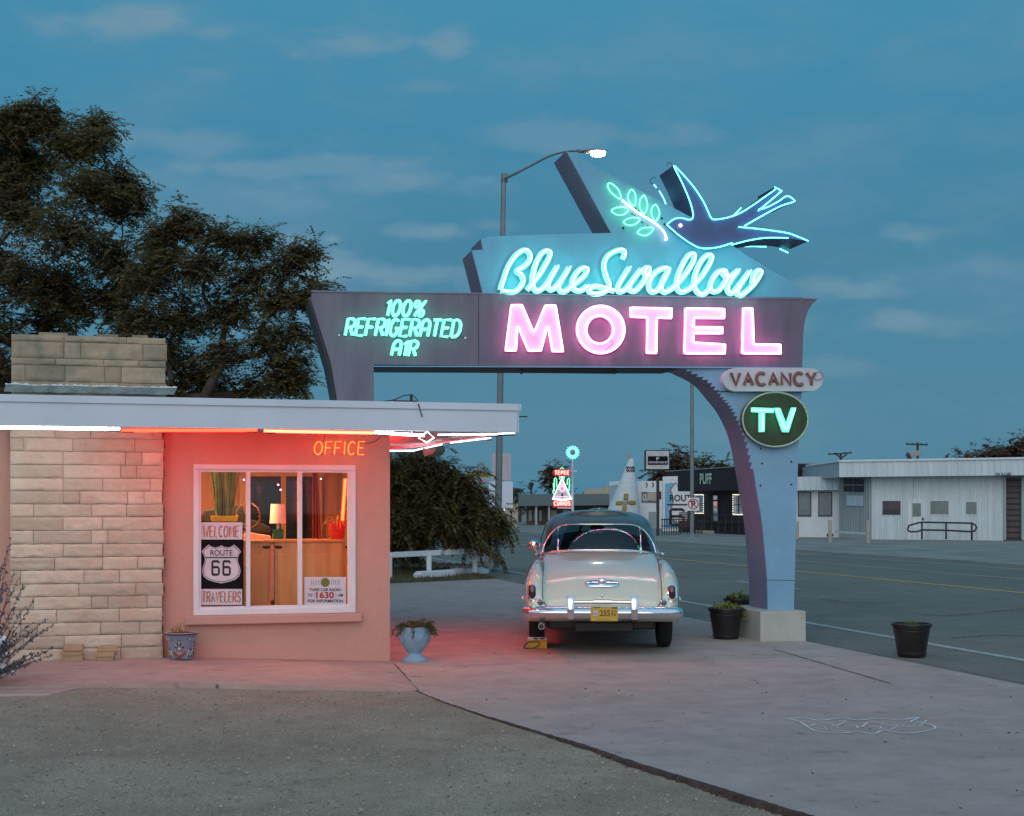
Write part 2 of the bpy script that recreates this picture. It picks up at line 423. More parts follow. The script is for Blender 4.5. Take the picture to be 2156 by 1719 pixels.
# ================================================================ SETTING: ground, road, driveway, gravel
def ground_mat(name, a, b, big, fine, speck=.0, bump=.3, rough=.92, patch=(.38, .62), dark=.35, mid=(.86, 1.12)):
    m, n, l, p = base_mat(name); p.inputs['Roughness'].default_value = rough; p.inputs['Specular IOR Level'].default_value = .3
    tc = n.new('ShaderNodeTexCoord')
    def nz(sc, det, ro=.6):
        q = n.new('ShaderNodeTexNoise'); q.inputs['Scale'].default_value = sc; q.inputs['Detail'].default_value = det; q.inputs['Roughness'].default_value = ro; l.new(tc.outputs['Object'], q.inputs['Vector']); return q.outputs['Fac']
    def mr(src, lo, hi, x, y):
        q = n.new('ShaderNodeMapRange'); q.inputs[1].default_value = lo; q.inputs[2].default_value = hi; q.inputs[3].default_value = x; q.inputs[4].default_value = y; l.new(src, q.inputs[0]); return q.outputs[0]
    def mul(x, y):
        q = n.new('ShaderNodeMath'); q.operation = 'MULTIPLY'; l.new(x, q.inputs[0]); l.new(y, q.inputs[1]); return q.outputs[0]
    mixc = n.new('ShaderNodeMixRGB'); mixc.inputs[1].default_value = tuple(a)+(1,); mixc.inputs[2].default_value = tuple(b)+(1,)
    l.new(mr(nz(big, 6, .68), patch[0], patch[1], 0, 1), mixc.inputs[0])
    f1 = nz(fine, 3, .7); val = mr(f1, .28, .72, 1-dark, 1+dark)
    val = mul(val, mr(nz(big*6, 5, .7), .3, .7, *mid))
    if speck: val = mul(val, mr(nz(speck, 2, .5), .27, .34, .74, 1.0))
    hs = n.new('ShaderNodeHueSaturation'); l.new(mixc.outputs[0], hs.inputs['Color']); l.new(val, hs.inputs['Value']); l.new(hs.outputs[0], p.inputs['Base Color'])
    bp = n.new('ShaderNodeBump'); bp.inputs['Strength'].default_value = bump; bp.inputs['Distance'].default_value = .012; l.new(f1, bp.inputs['Height']); l.new(bp.outputs[0], p.inputs['Normal'])
    return m
def ground_mats():
    M['asphalt'] = ground_mat('worn_asphalt', (.175, .172, .145), (.22, .212, .178), .22, 70, 2.2, .3, dark=.22)
    M['dirt'] = mat('dry_ground', (.13, .12, .10), .97, var=.2, vs=.5, bump=.3, bs=20)
    M['pave_far'] = mat('far_pavement', (.27, .268, .235), .95, var=.2, vs=.5, bump=.2, bs=20, detail=8)
    M['gravel'] = ground_mat('gravel_bed', (.33, .262, .188), (.49, .395, .295), .55, 95, 13, 1.0, dark=.62, patch=(.35, .7))
    M['pebble'] = mat('pebbles', (.31, .265, .205), .95, var=.3, vs=60, island=.42)
    M['walk'] = ground_mat('painted_walk', (.43, .30, .262), (.50, .345, .30), .8, 90, 4.5, .2, dark=.13)
    M['line_white'] = mat('road_white', (.42, .43, .42), .85, var=.25, vs=9)
    M['line_yellow'] = mat('road_yellow', (.58, .36, .10), .85, var=.25, vs=9)
    M['grass'] = mat('dry_grass', (.07, .085, .03), .95, var=.35, vs=2, bump=.8, bs=40, col2=(.13, .09, .045), t=(.4, .6))
    M['crack'] = mat('crack_dark', (.045, .036, .033), 1.0)  # flat dark colour of the crack and joint strips
    M['brown_edge'] = mat('rotten_edging', (.070, .042, .034), .97, var=.4, vs=14, bump=1, bs=40)
    M['chalk'] = mat('chalk', (.80, .82, .84), .98, var=.15, vs=30)
ground_mats(); M['stucco'] = ground_mat('stucco', (.59, .325, .262), (.63, .35, .285), .9, 70, 0, .35, dark=.04, mid=(.96, 1.03)); M['concrete'] = ground_mat('old_concrete', (.41, .328, .285), (.465, .374, .328), .45, 85, 5.2, .22, dark=.13)
g = MB(); g.quad((-1500, -300, -.08), (1500, -300, -.08), (1500, 2500, -.08), (-1500, 2500, -.08)); struct('ground', g, M['dirt'])
g = MB(); g.quad(road(-60, 7.9, -.012), road(-60, 24, -.012), road(500, 24, -.012), road(500, 7.9, -.012)); roado = struct('road', g, M['asphalt'])
def strip(t0, t1, s0, s1, z, name, m, parent):
    g = MB(); n = max(1, int((s1-s0)/4))
    for i in range(n):
        a, b = s0+(s1-s0)*i/n, s0+(s1-s0)*(i+1)/n
        g.quad(road(a, t0, z), road(a, t1, z), road(b, t1, z), road(b, t0, z))
    return obj(name, g, m, parent)
def crack(pts, r, parent, z=.003, jit=.012, name='crack'):
    g = MB(); P = []
    for i in range(len(pts)-1):
        a, b = pts[i], pts[i+1]; k = max(2, int((b-a).length/.05))
        P += [a.lerp(b, j/k) for j in range(k)]
    P.append(pts[-1]); rnd = random.Random(len(P))
    P = [V(p.x+rnd.uniform(-jit, jit), p.y+rnd.uniform(-jit, jit), p.z+z) for p in P]
    for i in range(len(P)-1):
        t = (P[i+1]-P[i]); s = V(-t.y, t.x, 0).normalized(); w0 = r*rnd.uniform(.6, 1.3); w1 = w0
        g.quad(P[i]-s*w0, P[i]+s*w0, P[i+1]+s*w1, P[i+1]-s*w1)
    return obj(name, g, M['crack'], parent)
strip(9.17, 9.30, -30, 200, -.007, 'edge_line', M['line_white'], roado)
strip(16.36, 16.54, -30, 300, -.007, 'centre_line', M['line_yellow'], roado)
strip(19.55, 19.66, 2, 300, -.007, 'edge_line', M['line_white'], roado)
strip(22.6, 22.72, -30, 300, -.007, 'edge_line', M['line_white'], roado)
for s0 in (6.5, 15.0, 26.2, 38.0, 50, 62, 74, 90):
    strip(12.82, 12.93, s0, s0+3.2, -.007, 'lane_dash', M['line_white'], roado)
for pts in ([(1900, 1292), (1990, 1298), (2080, 1290), (2200, 1278)], [(1730, 1262), (1790, 1270), (1840, 1268)], [(1600, 1180), (1720, 1186), (1800, 1183)], [(2000, 1345), (2080, 1338), (2180, 1340)]):
    crack([on_ground(x, y, -.012) for x, y in pts], .012, roado, z=.004, jit=.03)
g = MB(); g.hexa([road(-60, 24, -.08), road(-60, 110, -.08), road(500, 110, -.08), road(500, 24, -.08), road(-60, 24.0, .03), road(-60, 110, .03), road(500, 110, .03), road(500, 24.0, .03)])
struct('far_pavement', g, M['pave_far'])

border = [on_ground(878, 1456), on_ground(950, 1484), on_ground(1024, 1508), on_ground(1120, 1537), on_ground(1218, 1565), on_ground(1358, 1612), on_ground(1490, 1652), on_ground(1622, 1692), on_ground(1719, 1721), on_ground(1960, 1800), on_ground(2600, 2010)]
def bx0(y):
    for p, q in zip(border, border[1:]):
        if q.y <= y <= p.y: return p.x+(q.x-p.x)*(y-p.y)/(q.y-p.y)
    return border[0].x
drive_pts = border[::-1]+[on_ground(830, 1397), CORNER+V(-.1, 0, 0)+A_*(-.1), CORNER+B_*6-A_*.3, road(36, -2.5), road(36, 7.9), road(2, 7.9)]
g = MB(); n = len(drive_pts)
g.prism([(p.x, p.y, -.06) for p in drive_pts], (0, 0, .06)); drv = struct('driveway', g, M['concrete'])
crack([on_ground(1630, 1368), on_ground(1875, 1440)], .010, drv, jit=.003, name='joint')
crack([on_ground(1700, 1350), on_ground(1990, 1405), on_ground(2156, 1440)], .007, drv, jit=.01)
crack([on_ground(830, 1399), on_ground(880, 1456)], .014, drv, jit=.006, name='joint')
crack([on_ground(1010, 1353), on_ground(1100, 1357)], .006, drv, jit=.01)
crack([road(14.2, 7.85), road(14.4, 3.4), V(-.7, 14.15, 0)], .004, drv, jit=.002, name='joint')
g = MB(); rl = random.Random(91)
for k in range(520):
    p = on_ground(rl.uniform(900, 2150), 1375+335*rl.random()**1.6, .002)
    if p.x > 7 or p.x < bx0(p.y)+.1: continue
    r = .003+.014*rl.random()**4; a = rl.uniform(0, 6.3); e1 = V(math.cos(a), math.sin(a), rl.uniform(0, .3))*r; e2 = V(-math.sin(a), math.cos(a), rl.uniform(0, .3))*r*rl.uniform(.4, 1)
    g.quad(p-e1, p-e2, p+e1+V(0, 0, r*.4), p+e2)
litter = g
# chalk drawing on the concrete
def zb_(x, y): return (1655+x, 1508+y)
ch = [(0, 5), (30, 12), (60, 30), (110, 36), (150, 33), (185, 37), (205, 30), (250, 36), (290, 32), (315, 24), (290, 14), (262, 12), (280, 2), (240, 8), (200, 5), (150, 8), (120, 4), (70, 9), (40, 4), (0, 5)]
g = MB()
def chalkline(pts, r=.010):
    P = [on_ground(*zb_(*p), .0055) for p in cr(pts, 4)]
    for i in range(len(P)-1):
        t = P[i+1]-P[i]; s = V(-t.y, t.x, 0).normalized()*r*random.uniform(.5, 1.3)
        g.quad(P[i]-s, P[i]+s, P[i+1]+s, P[i+1]-s)
chalkline(ch)
for k in range(16):
    x = 45+k*14+random.uniform(-6, 6); y = random.uniform(10, 26)
    chalkline([(x, y), (x+random.uniform(8, 30), y+random.uniform(-6, 6)), (x+random.uniform(14, 40), y+random.uniform(-8, 8))], .005)
obj('chalk_drawing', g, M['chalk'], drv)
M['litter'] = mat('leaf_litter', (.10, .065, .045), .95, island=.5)
tag(obj('leaf_litter', litter, M['litter'], recalc=False), kind='stuff')
# painted walk in front of the office, a little higher at its left end
def walk_z(m): return .11*min(1, max(0, m/2.45))
def on_walk(px, py):                                    # ground point on the walk
    p = on_ground(px, py, 0)
    for _ in range(6): p = on_ground(px, py, walk_z(-(p-CORNER).dot(A_)))
    return p
fr, fl = on_ground(880, 1454), V(-4.75, 12.02, .11)
def walkf(u, v):
    back = CORNER+A_*.02-A_*(u*6.0)-B_*(-.15); fro = fr.lerp(fl, 1.15*u)
    p = back.lerp(fro, v); m = u*6.0; p.z = walk_z(m)+.004
    return p
g = MB(); g.grid(walkf, 24, 6)
e0 = [walkf(i/24, 1) for i in range(25)]
for i in range(24): g.quad(e0[i], e0[i]-V(0, 0, .14), e0[i+1]-V(0, 0, .14), e0[i+1])
wk = struct('walkway', g, M['walk'], recalc=False)
crack([on_walk(405, 1398), on_walk(425, 1404)]+[on_walk(430, 1411), on_walk(452, 1432), on_walk(458, 1452)], .008, wk, z=.007, jit=.016)
crack([on_walk(400, 1388), on_walk(412, 1391), on_walk(421, 1396)], .006, wk, z=.007, jit=.012)
g = MB(); q = [V(-5.2, 12.03, 0), V(-3.68, 12.1, 0), V(-3.80, 11.72, 0), V(-5.2, 11.60, 0)]
g.prism([(p.x, p.y, .0) for p in q], (0, 0, .105)); struct('paving_slab', g, M['walk'], bevel=.01)
# gravel
def gz(x, y): return .095*min(1, max(0, (-x-1.0)/2.5))-.006-.026*min(1, max(0, (11.8-y)/4))+.008*noise.noise(V(x*1.7, y*1.7, 0))
bl = [(p.y, p.x) for p in border]
def bx(y):
    for (y0, x0), (y1, x1) in zip(bl, bl[1:]):
        if y1 <= y <= y0: return x0+(x1-x0)*(y-y0)/(y1-y0)
    return bl[0][1] if y > bl[0][0] else bl[-1][1]
def gravf(u, v):
    y = 12.95-7.6*v; xr = bx(min(y, 12.7))+.02; x = xr+(-8-xr)*u**1.3
    return (x, y, gz(x, y))
g = MB(); g.grid(gravf, 60, 60); struct('gravel', g, M['gravel'], smooth='all', recalc=False)
g = MB(); rnd = random.Random(3)
for k in range(19000):
    y = 12.55-5.6*rnd.random()**.85; xr = bx(min(y, 12.7))-.05; x = xr-rnd.random()**1.15*(xr+.40*y+.3)
    r = .0028+.012*rnd.random()**6; z = gz(x, y)+r*.2; a = rnd.uniform(0, 6.3); c, s = math.cos(a), math.sin(a)
    e1 = r*rnd.uniform(.7, 1.5)
    p = [(x+c*e1, y+s*e1, z), (x-s*r, y+c*r, z), (x-c*e1, y-s*e1, z), (x+s*r, y-c*r, z), (x+rnd.uniform(-.3, .3)*r, y, z+r*rnd.uniform(.5, 1.0))]
    g.add(p, [(0, 1, 4), (1, 2, 4), (2, 3, 4), (3, 0, 4)])
tag(obj('loose_gravel', g, M['pebble'], recalc=False), kind='stuff')
g = MB(); n = 90
P = []
for i in range(len(border)-2):
    for j in range(14): P.append(border[i].lerp(border[i+1], j/14))
rnd = random.Random(5); L = []
for i, p in enumerate(P):
    w = .004+.030*min(1, max(0, (p.x+.25)/1.1)); w *= rnd.uniform(.6, 1.4)
    L.append((p+V(.010*rnd.uniform(-1, 1), 0, .004), p+V(-w, -w*.6, .0), p+V(-w*1.6, -w, -.045)))
for a, b in zip(L, L[1:]):
    g.quad(a[0], b[0], b[1], a[1]); g.quad(a[1], b[1], b[2], a[2])
struct('driveway_edging', g, M['brown_edge'], recalc=False)

# ================================================================ OFFICE BUILDING
office = thing('office_building', 'low pink stucco motel office with sandstone pier and flat white roof edge', 'building', CORNER)
def FP(m, z, off=0.0): return CORNER-A_*m+V(0, 0, z)-B_*off
def fm_(px, py, off=0.0):
    p = fh(px, py, off); return (-(p-CORNER).dot(A_), p.z)
def fbox(mb, m0, m1, z0, z1, o0, o1):                   # box in office coordinates
    return mb.obox(FP(m1, z0, o1), A_*(m1-m0), B_*(o1-o0), V(0, 0, z1-z0))
mL, mR = fm_(407, 1135)[0], fm_(748, 1135)[0]; zT, zB = fm_(578, 979)[1], fm_(578, 1289)[1]
mP = fm_(343, 1135)[0]                                  # right edge of the stone pier
ROOF0, ROOF1 = 2.40, 2.675
g = MB()
fbox(g, 0, mR, -.05, ROOF0+.05, -.2, 0); fbox(g, mL, 7.5, -.05, ROOF0+.05, -.2, 0)
fbox(g, mR, mL, -.05, zB, -.2, 0); fbox(g, mR, mL, zT, ROOF0+.05, -.2, 0)
g.obox(FP(.2, -.05, -.2), A_*.2, B_*4.9, V(0, 0, ROOF0+.1))     # right side wall
g.obox(FP(7.5, -.05, -5.1), A_*7.3, B_*.2, V(0, 0, ROOF0+.1))
obj('wall', g, M['stucco'], office)
# pier of rock-faced sandstone
def stones(name, m_l, m_r, z0, z1, off, rows, seed, mater, bulge=.011, joint=.005, depth=.10, ragged=0):
    rnd = random.Random(seed); g = MB(); z = z0; i = 0
    while z < z1-.02:
        h = rows[i % len(rows)]*rnd.uniform(.97, 1.03)
        if z+h > z1: h = z1-z
        m = m_l; first = True
        while m > m_r+.02:
            w = rnd.choice((.16, .34, .46, .55, .60, .38)) if not first else rnd.choice((.10, .22, .42, .13, .5))
            first = False
            if m-w < m_r+.10: w = m-m_r
            nx, nz = max(3, int(w/.024)), 8; sd = rnd.uniform(0, 99); pr = rnd.uniform(.002, .012)
            ex = rnd.uniform(-.012, .012) if m-w <= m_r+.001 else 0
            m0, m1 = m-joint/2, m-w+joint/2+ex; a0, a1 = z+joint/2, z+h-joint/2
            def fn(u, v):
                ed = min(u*w/.02, (1-u)*w/.02, v*h/.018, (1-v)*h/.018, 1)
                b = bulge*(.35+.9*noise.noise(V(u*w*7+sd, v*h*9, sd))+.55*noise.noise(V(u*w*22, v*h*24+sd, sd))-.9*max(0, noise.noise(V(u*w*6+sd*3, v*h*11, sd*2))-.18))
                wob = .003*noise.noise(V(u*w*14+sd, v*5, 3))
                return FP(m0+(m1-m0)*u, a0+(a1-a0)*v+wob, off+pr+max(-.010 if m > m_r+.35 else -.003, b)*math.sqrt(max(0, ed))-.007*(1-ed))
            g.grid(fn, nx, nz)
            if m-w <= m_r+.001:                          # return of the block on the corner
                g.grid(lambda u, v: FP(m1+.012*(noise.noise(V(u*3+sd, v*3, 1))-.6)*math.sin(math.pi*v)*1.6, a0+(a1-a0)*v, (off+pr-.01)*(1-u)+(off-depth-.1)*u), 4, 4)
            m -= w
        z += h; i += 1
    return g
pierL = fm_(21, 1135, .12)[0]; pierR = fm_(344, 1135, .12)[0]
pier = obj('stone_pier', stones('pier', pierL, pierR, .10, ROOF0+.04, .12, (.131,), 11, M['stone']), M['stone'], office, smooth='all', recalc=False)
g = MB(); fbox(g, pierR+.012, pierL-.01, .08, ROOF0+.03, .0, .104); obj('mortar', g, M['mortar'], pier)
# roof slab and fascia
OFFR = .95
R_ = FP(0, 0, OFFR); R_ = fh(1087, 880, OFFR); R_.z = 0
Q_ = V(-1.26, 18.25, 0); LFT = FP(8.2, 0, OFFR); LFT.z = 0; BL_ = V(LFT.x-2.0, 21.2, 0); Q2 = V(-2.6, 20.6, 0)
def prism_z(mb, pts, z0, z1): return mb.prism([(p.x, p.y, z0) for p in pts], (0, 0, z1-z0))
plan = [LFT, R_, Q_, Q2, BL_]
g = MB(); prism_z(g, [p for p in plan], ROOF0+.035, ROOF1-.02); obj('roof', g, M['white'], office)
def edge_board(a, b, z0, z1, th, mb):
    t = (b-a).normalized(); nrm = V(t.y, -t.x, 0)*th
    mb.obox(V(a.x, a.y, z0), b-a, nrm, V(0, 0, z1-z0))
g = MB(); edge_board(LFT, R_, ROOF0, ROOF1-.052, .03, g); edge_board(R_, Q_, ROOF0, ROOF1-.052, .03, g); edge_board(Q_, Q2, ROOF0, ROOF1-.052, .03, g)
fas = obj('fascia', g, M['fascia'], office)
g = MB(); edge_board(LFT, R_+A_*.005, ROOF1-.055, ROOF1+.012, .05, g); edge_board(R_+A_*.005, Q_, ROOF1-.055, ROOF1+.012, .05, g)
obj('drip_edge', g, M['fascia'], fas)
g = MB()                                                # boarded soffit, planks run along the roof edge
for i in range(34):
    a = i*.165; 
    p0 = R_+(Q_-R_)*(a/5.61) if a < 3.97 else None
    if p0 is None: break
    l = V(LFT.x, 0, 0)
    d = -A_*7.0
    g.obox(V(p0.x, p0.y, ROOF0+.014)-A_*.03, d, B_*.150, V(0, 0, .02))
obj('soffit', g, M['white'], office)
g = MB(); g.bar(at(1089, 877.5, 14.52), at(1110, 877.8, 14.6), .012); obj('conduit', g, M['dark'], office)
# chimney above the roof
cmL, cmR = fm_(23, 800, .12)[0], fm_(351, 800, .12)[0]; cz1 = fm_(200, 706, .12)[1]
chim = obj('chimney', stones('chimney', cmL, cmR, 2.72, cz1, .10, (.165, .165, .07, .165, .065), 23, M['chim'], bulge=.014, depth=.8), M['chim'], office, smooth='all', recalc=False)
g = MB(); fbox(g, cmR+.012, cmL-.012, 2.6, cz1-.015, -.75, .085); obj('chimney_core', g, M['mortar'], chim)
for k, w in ((.25, .28), (.8, .22), (1.15, .16)): g = MB(); fbox(g, cmL-k-w, cmL-k, cz1-.012, cz1+.03, -.3, -.02); obj('loose_capstone', g, M['chim'], chim, bevel=.008)
M['flash'] = mat('lead_flashing', (.20, .24, .23), .6, .2, var=.3, vs=8, bump=.3, bs=12)
g = MB(); n = 30
for i in range(n):
    a, b = i/n, (i+1)/n
    f0 = lambda t: FP(cmL+.05+(cmR-.1-cmL-.05)*t, 2.842+.008*noise.noise(V(t*9, 0, 0)), .13)
    f1 = lambda t: FP(cmL+.06+(cmR-.07-cmL-.06)*t, 2.772+.006*noise.noise(V(t*17, 7, 0)), .20+.01*noise.noise(V(t*12, 3, 0)))
    g.quad(f0(a), f0(b), f1(b), f1(a))
obj('flashing', g, M['flash'], chim, recalc=False, smooth='all')
g = MB()
for i in range(46):
    a, b = i/46, (i+1.02)/46
    g.quad(f0(a)+V(0, -.004, .004), f0(min(1, b))+V(0, -.004, .004), f0(min(1, b))+V(0, -.006, .004+random.uniform(.004, .02)), f0(a)+V(0, -.006, .004+random.uniform(.004, .02)))
obj('old_sealant', g, M['white'], chim, recalc=False)
# front window
win = thing('front_window', None, None); win.parent = office; del_ = None
g = MB(); w = .055
fbox(g, mR, mL, zB-.02, zB+w-.012, -.06, .035); fbox(g, mR, mL, zT-w, zT, -.06, .035)
fbox(g, mR, mR+w, zB+w-.012, zT-w, -.06, .035); fbox(g, mL-w, mL, zB+w-.012, zT-w, -.06, .035)
win.location = FP((mL+mR)/2, zB, 0)-worigin(office)
obj('frame', g, M['window_white'], win, bevel=.006)
g = MB(); w2 = .022                                      # inner sash
fbox(g, mR+w, mL-w, zB+w-.012, zB+w-.012+w2, -.07, .012); fbox(g, mR+w, mL-w, zT-w-w2, zT-w, -.07, .012)
fbox(g, mR+w, mR+w+w2, zB+w+.010, zT-w-w2, -.07, .012); fbox(g, mL-w-w2, mL-w, zB+w+.010, zT-w-w2, -.07, .012)
obj('sash', g, M['window_white'], win)
for px in (522.5, 631.5):
    mm = fm_(px, 1130)[0]; g = MB(); fbox(g, mm-.021, mm+.021, zB+w+.010, zT-w-w2, -.07, .02); obj('mullion', g, M['window_white'], win)
g = MB(); fbox(g, mR+w+w2, mL-w-w2, zB+w+.012, zT-w-w2, -.045, -.041); obj('pane', g, M['glass'], win)
a, b = fm_(389, 1300), fm_(760, 1300); g = MB(); fbox(g, b[0], a[0], fm_(575, 1312)[1], zB-.022, 0, .085); obj('sill', g, M['stucco'], win, bevel=.012)

# ---------------------------------------------------------------- inside the office
M['in_wall'] = mat('orange_pine_wall', (.50, .21, .08), .6, var=.12, stretch=(7, 7, .7))
M['in_floor'] = mat('office_floor', (.20, .13, .08), .5)
M['night_glass'] = mat('dark_back_glass', (.012, .014, .014), .08, var=.3, vs=4)
g = MB()
fbox(g, .2, 7.3, .1, .15, -4.9, -.2)
obj('floor', g, M['in_floor'], office)
g = MB(); fbox(g, .2, 7.3, .15, 2.38, -2.72, -2.62); fbox(g, 3.6, 3.65, .15, 2.38, -2.62, -.2); fbox(g, .2, .215, .15, 2.38, -2.62, -.2); obj('inner_wall', g, M['in_wall'], office)
g = MB(); fbox(g, .2, 3.6, 2.36, 2.385, -2.62, -.2); obj('ceiling', g, M['white'], office)
bw = thing('back_window', None, None); bw.parent = office
m0, z0 = fm_(525, 1137, -2.6); m1, z1 = fm_(672, 1004, -2.6)
bw.location = FP((m0+m1)/2, z0, -2.6)-worigin(office)
g = MB(); fbox(g, m1, m0, z0, z1, -2.61, -2.59); obj('pane', g, M['night_glass'], bw)
g = MB(); fbox(g, m1-.06, m0+.06, z1, z1+.09, -2.62, -2.55)
for px in (597, 673): mm = fm_(px, 1100, -2.55)[0]; fbox(g, mm-.03, mm+.03, z0, z1, -2.6, -2.55)
fbox(g, m0, m0+.12, z0, z1, -2.62, -2.55); obj('frame', g, M['pine_trim'], bw)
g = MB(); fbox(g, m1, m0-.55, z0-.09, z0, -2.62, -2.52); obj('sill', g, M['white'], bw)
M['room_lamp'] = emit('ceiling_lamp_glow', (1.0, .56, .24), 42.0)
lt = thing('ceiling_lamp', 'warm ceiling lamp inside the pink office', 'lamp', FP(1.75, 2.30, -.75))
g = MB(); fbox(g, 1.3, 2.3, 2.30, 2.33, -.95, -.45); obj('diffuser', g, M['room_lamp'], lt)
g = MB(); fbox(g, 1.26, 2.34, 2.33, 2.36, -.98, -.42); obj('housing', g, M['white'], lt)
def Z4(x, y): return (344.9+x*.35116, 819.2+y*.35116)
def fz4(x, y, off): return fh(*Z4(x, y), off)
# counter of two pine cabinets
OC = -.62
czt = fz4(700, 905, OC).z
cab = thing('pine_counter', 'waist high pine counter with dark oval pulls behind the office window', 'counter', FP(1.5, .15, OC-.2))
g = MB()
mA = -(fz4(120, 905, OC)-CORNER).dot(A_); mB_ = -(fz4(632, 905, OC)-CORNER).dot(A_); mC = -(fz4(664, 905, OC)-CORNER).dot(A_); mD = -(fz4(1118, 905, OC)-CORNER).dot(A_)
mE = -(fz4(815, 905, OC)-CORNER).dot(A_)
fbox(g, mB_, mA, .15, czt-.03, OC-.45, OC); fbox(g, mC, .42, .15, czt-.03, OC-.45, OC); obj('carcass', g, M['pine'], cab, bevel=.004)
g = MB(); fbox(g, .4, mA, czt-.03, czt, OC-.47, OC+.02); obj('top', g, M['pine_trim'], cab, bevel=.004)
for (x0, x1) in ((mE+.02, mC-.03), (.45, mE-.02), (mB_+.03, mA-.7)):
    if x0 > x1: x0, x1 = x1, x0
    g = MB(); fbox(g, x0, x1, .3, czt-.16, OC, OC+.014); obj('door_panel', g, M['pine'], cab, bevel=.003)
for x in (615, 688, 1110):
    p = fz4(x, 948, OC+.012); g = MB(); g.ball(p, .03, 12, 6, (1.5, .35, .6)); obj('pull', g, M['black'], cab, smooth='all')
M['pink_cloth_and_gap_light'] = mat('pink_cloth_and_gap_light', (.62, .30, .24), .9, var=.2, vs=12, bump=.3, bs=30)
g = MB(); pl = [fz4(640, 940, OC+.02), fz4(652, 925, OC+.02), fz4(664, 950, OC+.02), fz4(660, 1080, OC+.02), fz4(664, 1180, OC+.02), fz4(658, 1268, OC+.02), fz4(636, 1268, OC+.02), fz4(632, 1180, OC+.02), fz4(640, 1080, OC+.02)]  # strip in the cabinet gap, the pink light there put into its colour
g.prism(pl, B_*.015); tag(obj('lit_gap_strip', g, M['pink_cloth_and_gap_light']), 'narrow strip coloured as pink light in the gap between the two pine cabinet halves', 'cloth')
M['hide'] = mat('dark_hide', (.018, .014, .012), .9, var=.4, vs=7, bump=.4, bs=25)
g = MB(); pl = [(480, 870), (520, 860), (560, 868), (640, 880), (648, 905), (480, 905)]
g.prism([fz4(x, y, OC-.12) for x, y in pl], B_*.1); tag(obj('folded_cloth', g, M['pink_cloth_and_gap_light'], bevel=.01), 'heap of salmon cloth lying on the pine counter', 'cloth')
g = MB(); pl = [(225, 760), (250, 725), (300, 720), (420, 690), (470, 700), (500, 780), (560, 790), (640, 830), (650, 868), (560, 868), (480, 850), (230, 800)]
g.prism([fz4(x, y, OC-.35) for x, y in pl], B_*.12); tag(obj('dark_coat', g, M['hide'], bevel=.02), 'dark brown hide draped behind the pine counter', 'hide')
g = MB(); cc = [(578*0+505+72*math.cos(t), 760+78*math.sin(t)) for t in [k*.35 for k in range(18)]]
g.tube([fz4(x+random.uniform(-3, 3), y+random.uniform(-3, 3), OC-.2) for x, y in cc], .007, 5, closed=True)
for k in range(14):
    t = random.uniform(0, 6.3); x, y = 505+72*math.cos(t), 760+78*math.sin(t)
    g.tube([fz4(x, y, OC-.2), fz4(x+random.uniform(-25, 25), y+random.uniform(0, 35), OC-.17)], .005, 4)
M['twig'] = mat('red_twig', (.16, .05, .03), .8)
tag(obj('twig_wreath', g, M['twig']), 'round twig wreath hanging behind the pine counter', 'wreath')
# table lamp with pink shade
lp = fz4(684, 905, OC-.15); lamp = thing('table_lamp', 'green block table lamp with a pale pink shade on the counter', 'lamp', (lp.x, lp.y, czt))
def rect_frustum(mb, cx, cy, z0, z1, w0, w1, d0=None, d1=None):
    d0 = d0 or w0; d1 = d1 or w1
    a = lambda w, d, z: [V(cx, cy, z)+A_*(sx*w/2)+B_*(sy*d/2) for sx, sy in ((-1, -1), (1, -1), (1, 1), (-1, 1))]
    return mb.hexa(a(w0, d0, z0)+a(w1, d1, z1))
sc4 = .35116/F*15.7
M['lamp_green'] = mat('green_glass_block', (.02, .10, .035), .15, coat=.5)
M['shade'] = mat('pink_lampshade', (.80, .66, .60), .8, var=.05)
g = MB(); rect_frustum(g, lp.x, lp.y, czt+.005, czt+62*sc4, 62*sc4, 62*sc4); obj('base', g, M['lamp_green'], lamp, bevel=.006)
g = MB(); g.lathe([(.012, 0), (.02, .01), (.012, .03), (.02, .05), (.01, .06), (.006, .09)], 12, (lp.x, lp.y, czt+62*sc4)); obj('neck', g, M['white'], lamp, smooth=True)
g = MB(); z0 = czt+97*sc4; z1 = czt+212*sc4
g.lathe([(49*sc4, z0), (41*sc4, z1), (39*sc4, z1), (47*sc4, z0)], 28, (lp.x, lp.y, 0)); obj('lamp_shade', g, M['shade'], lamp, smooth=True)
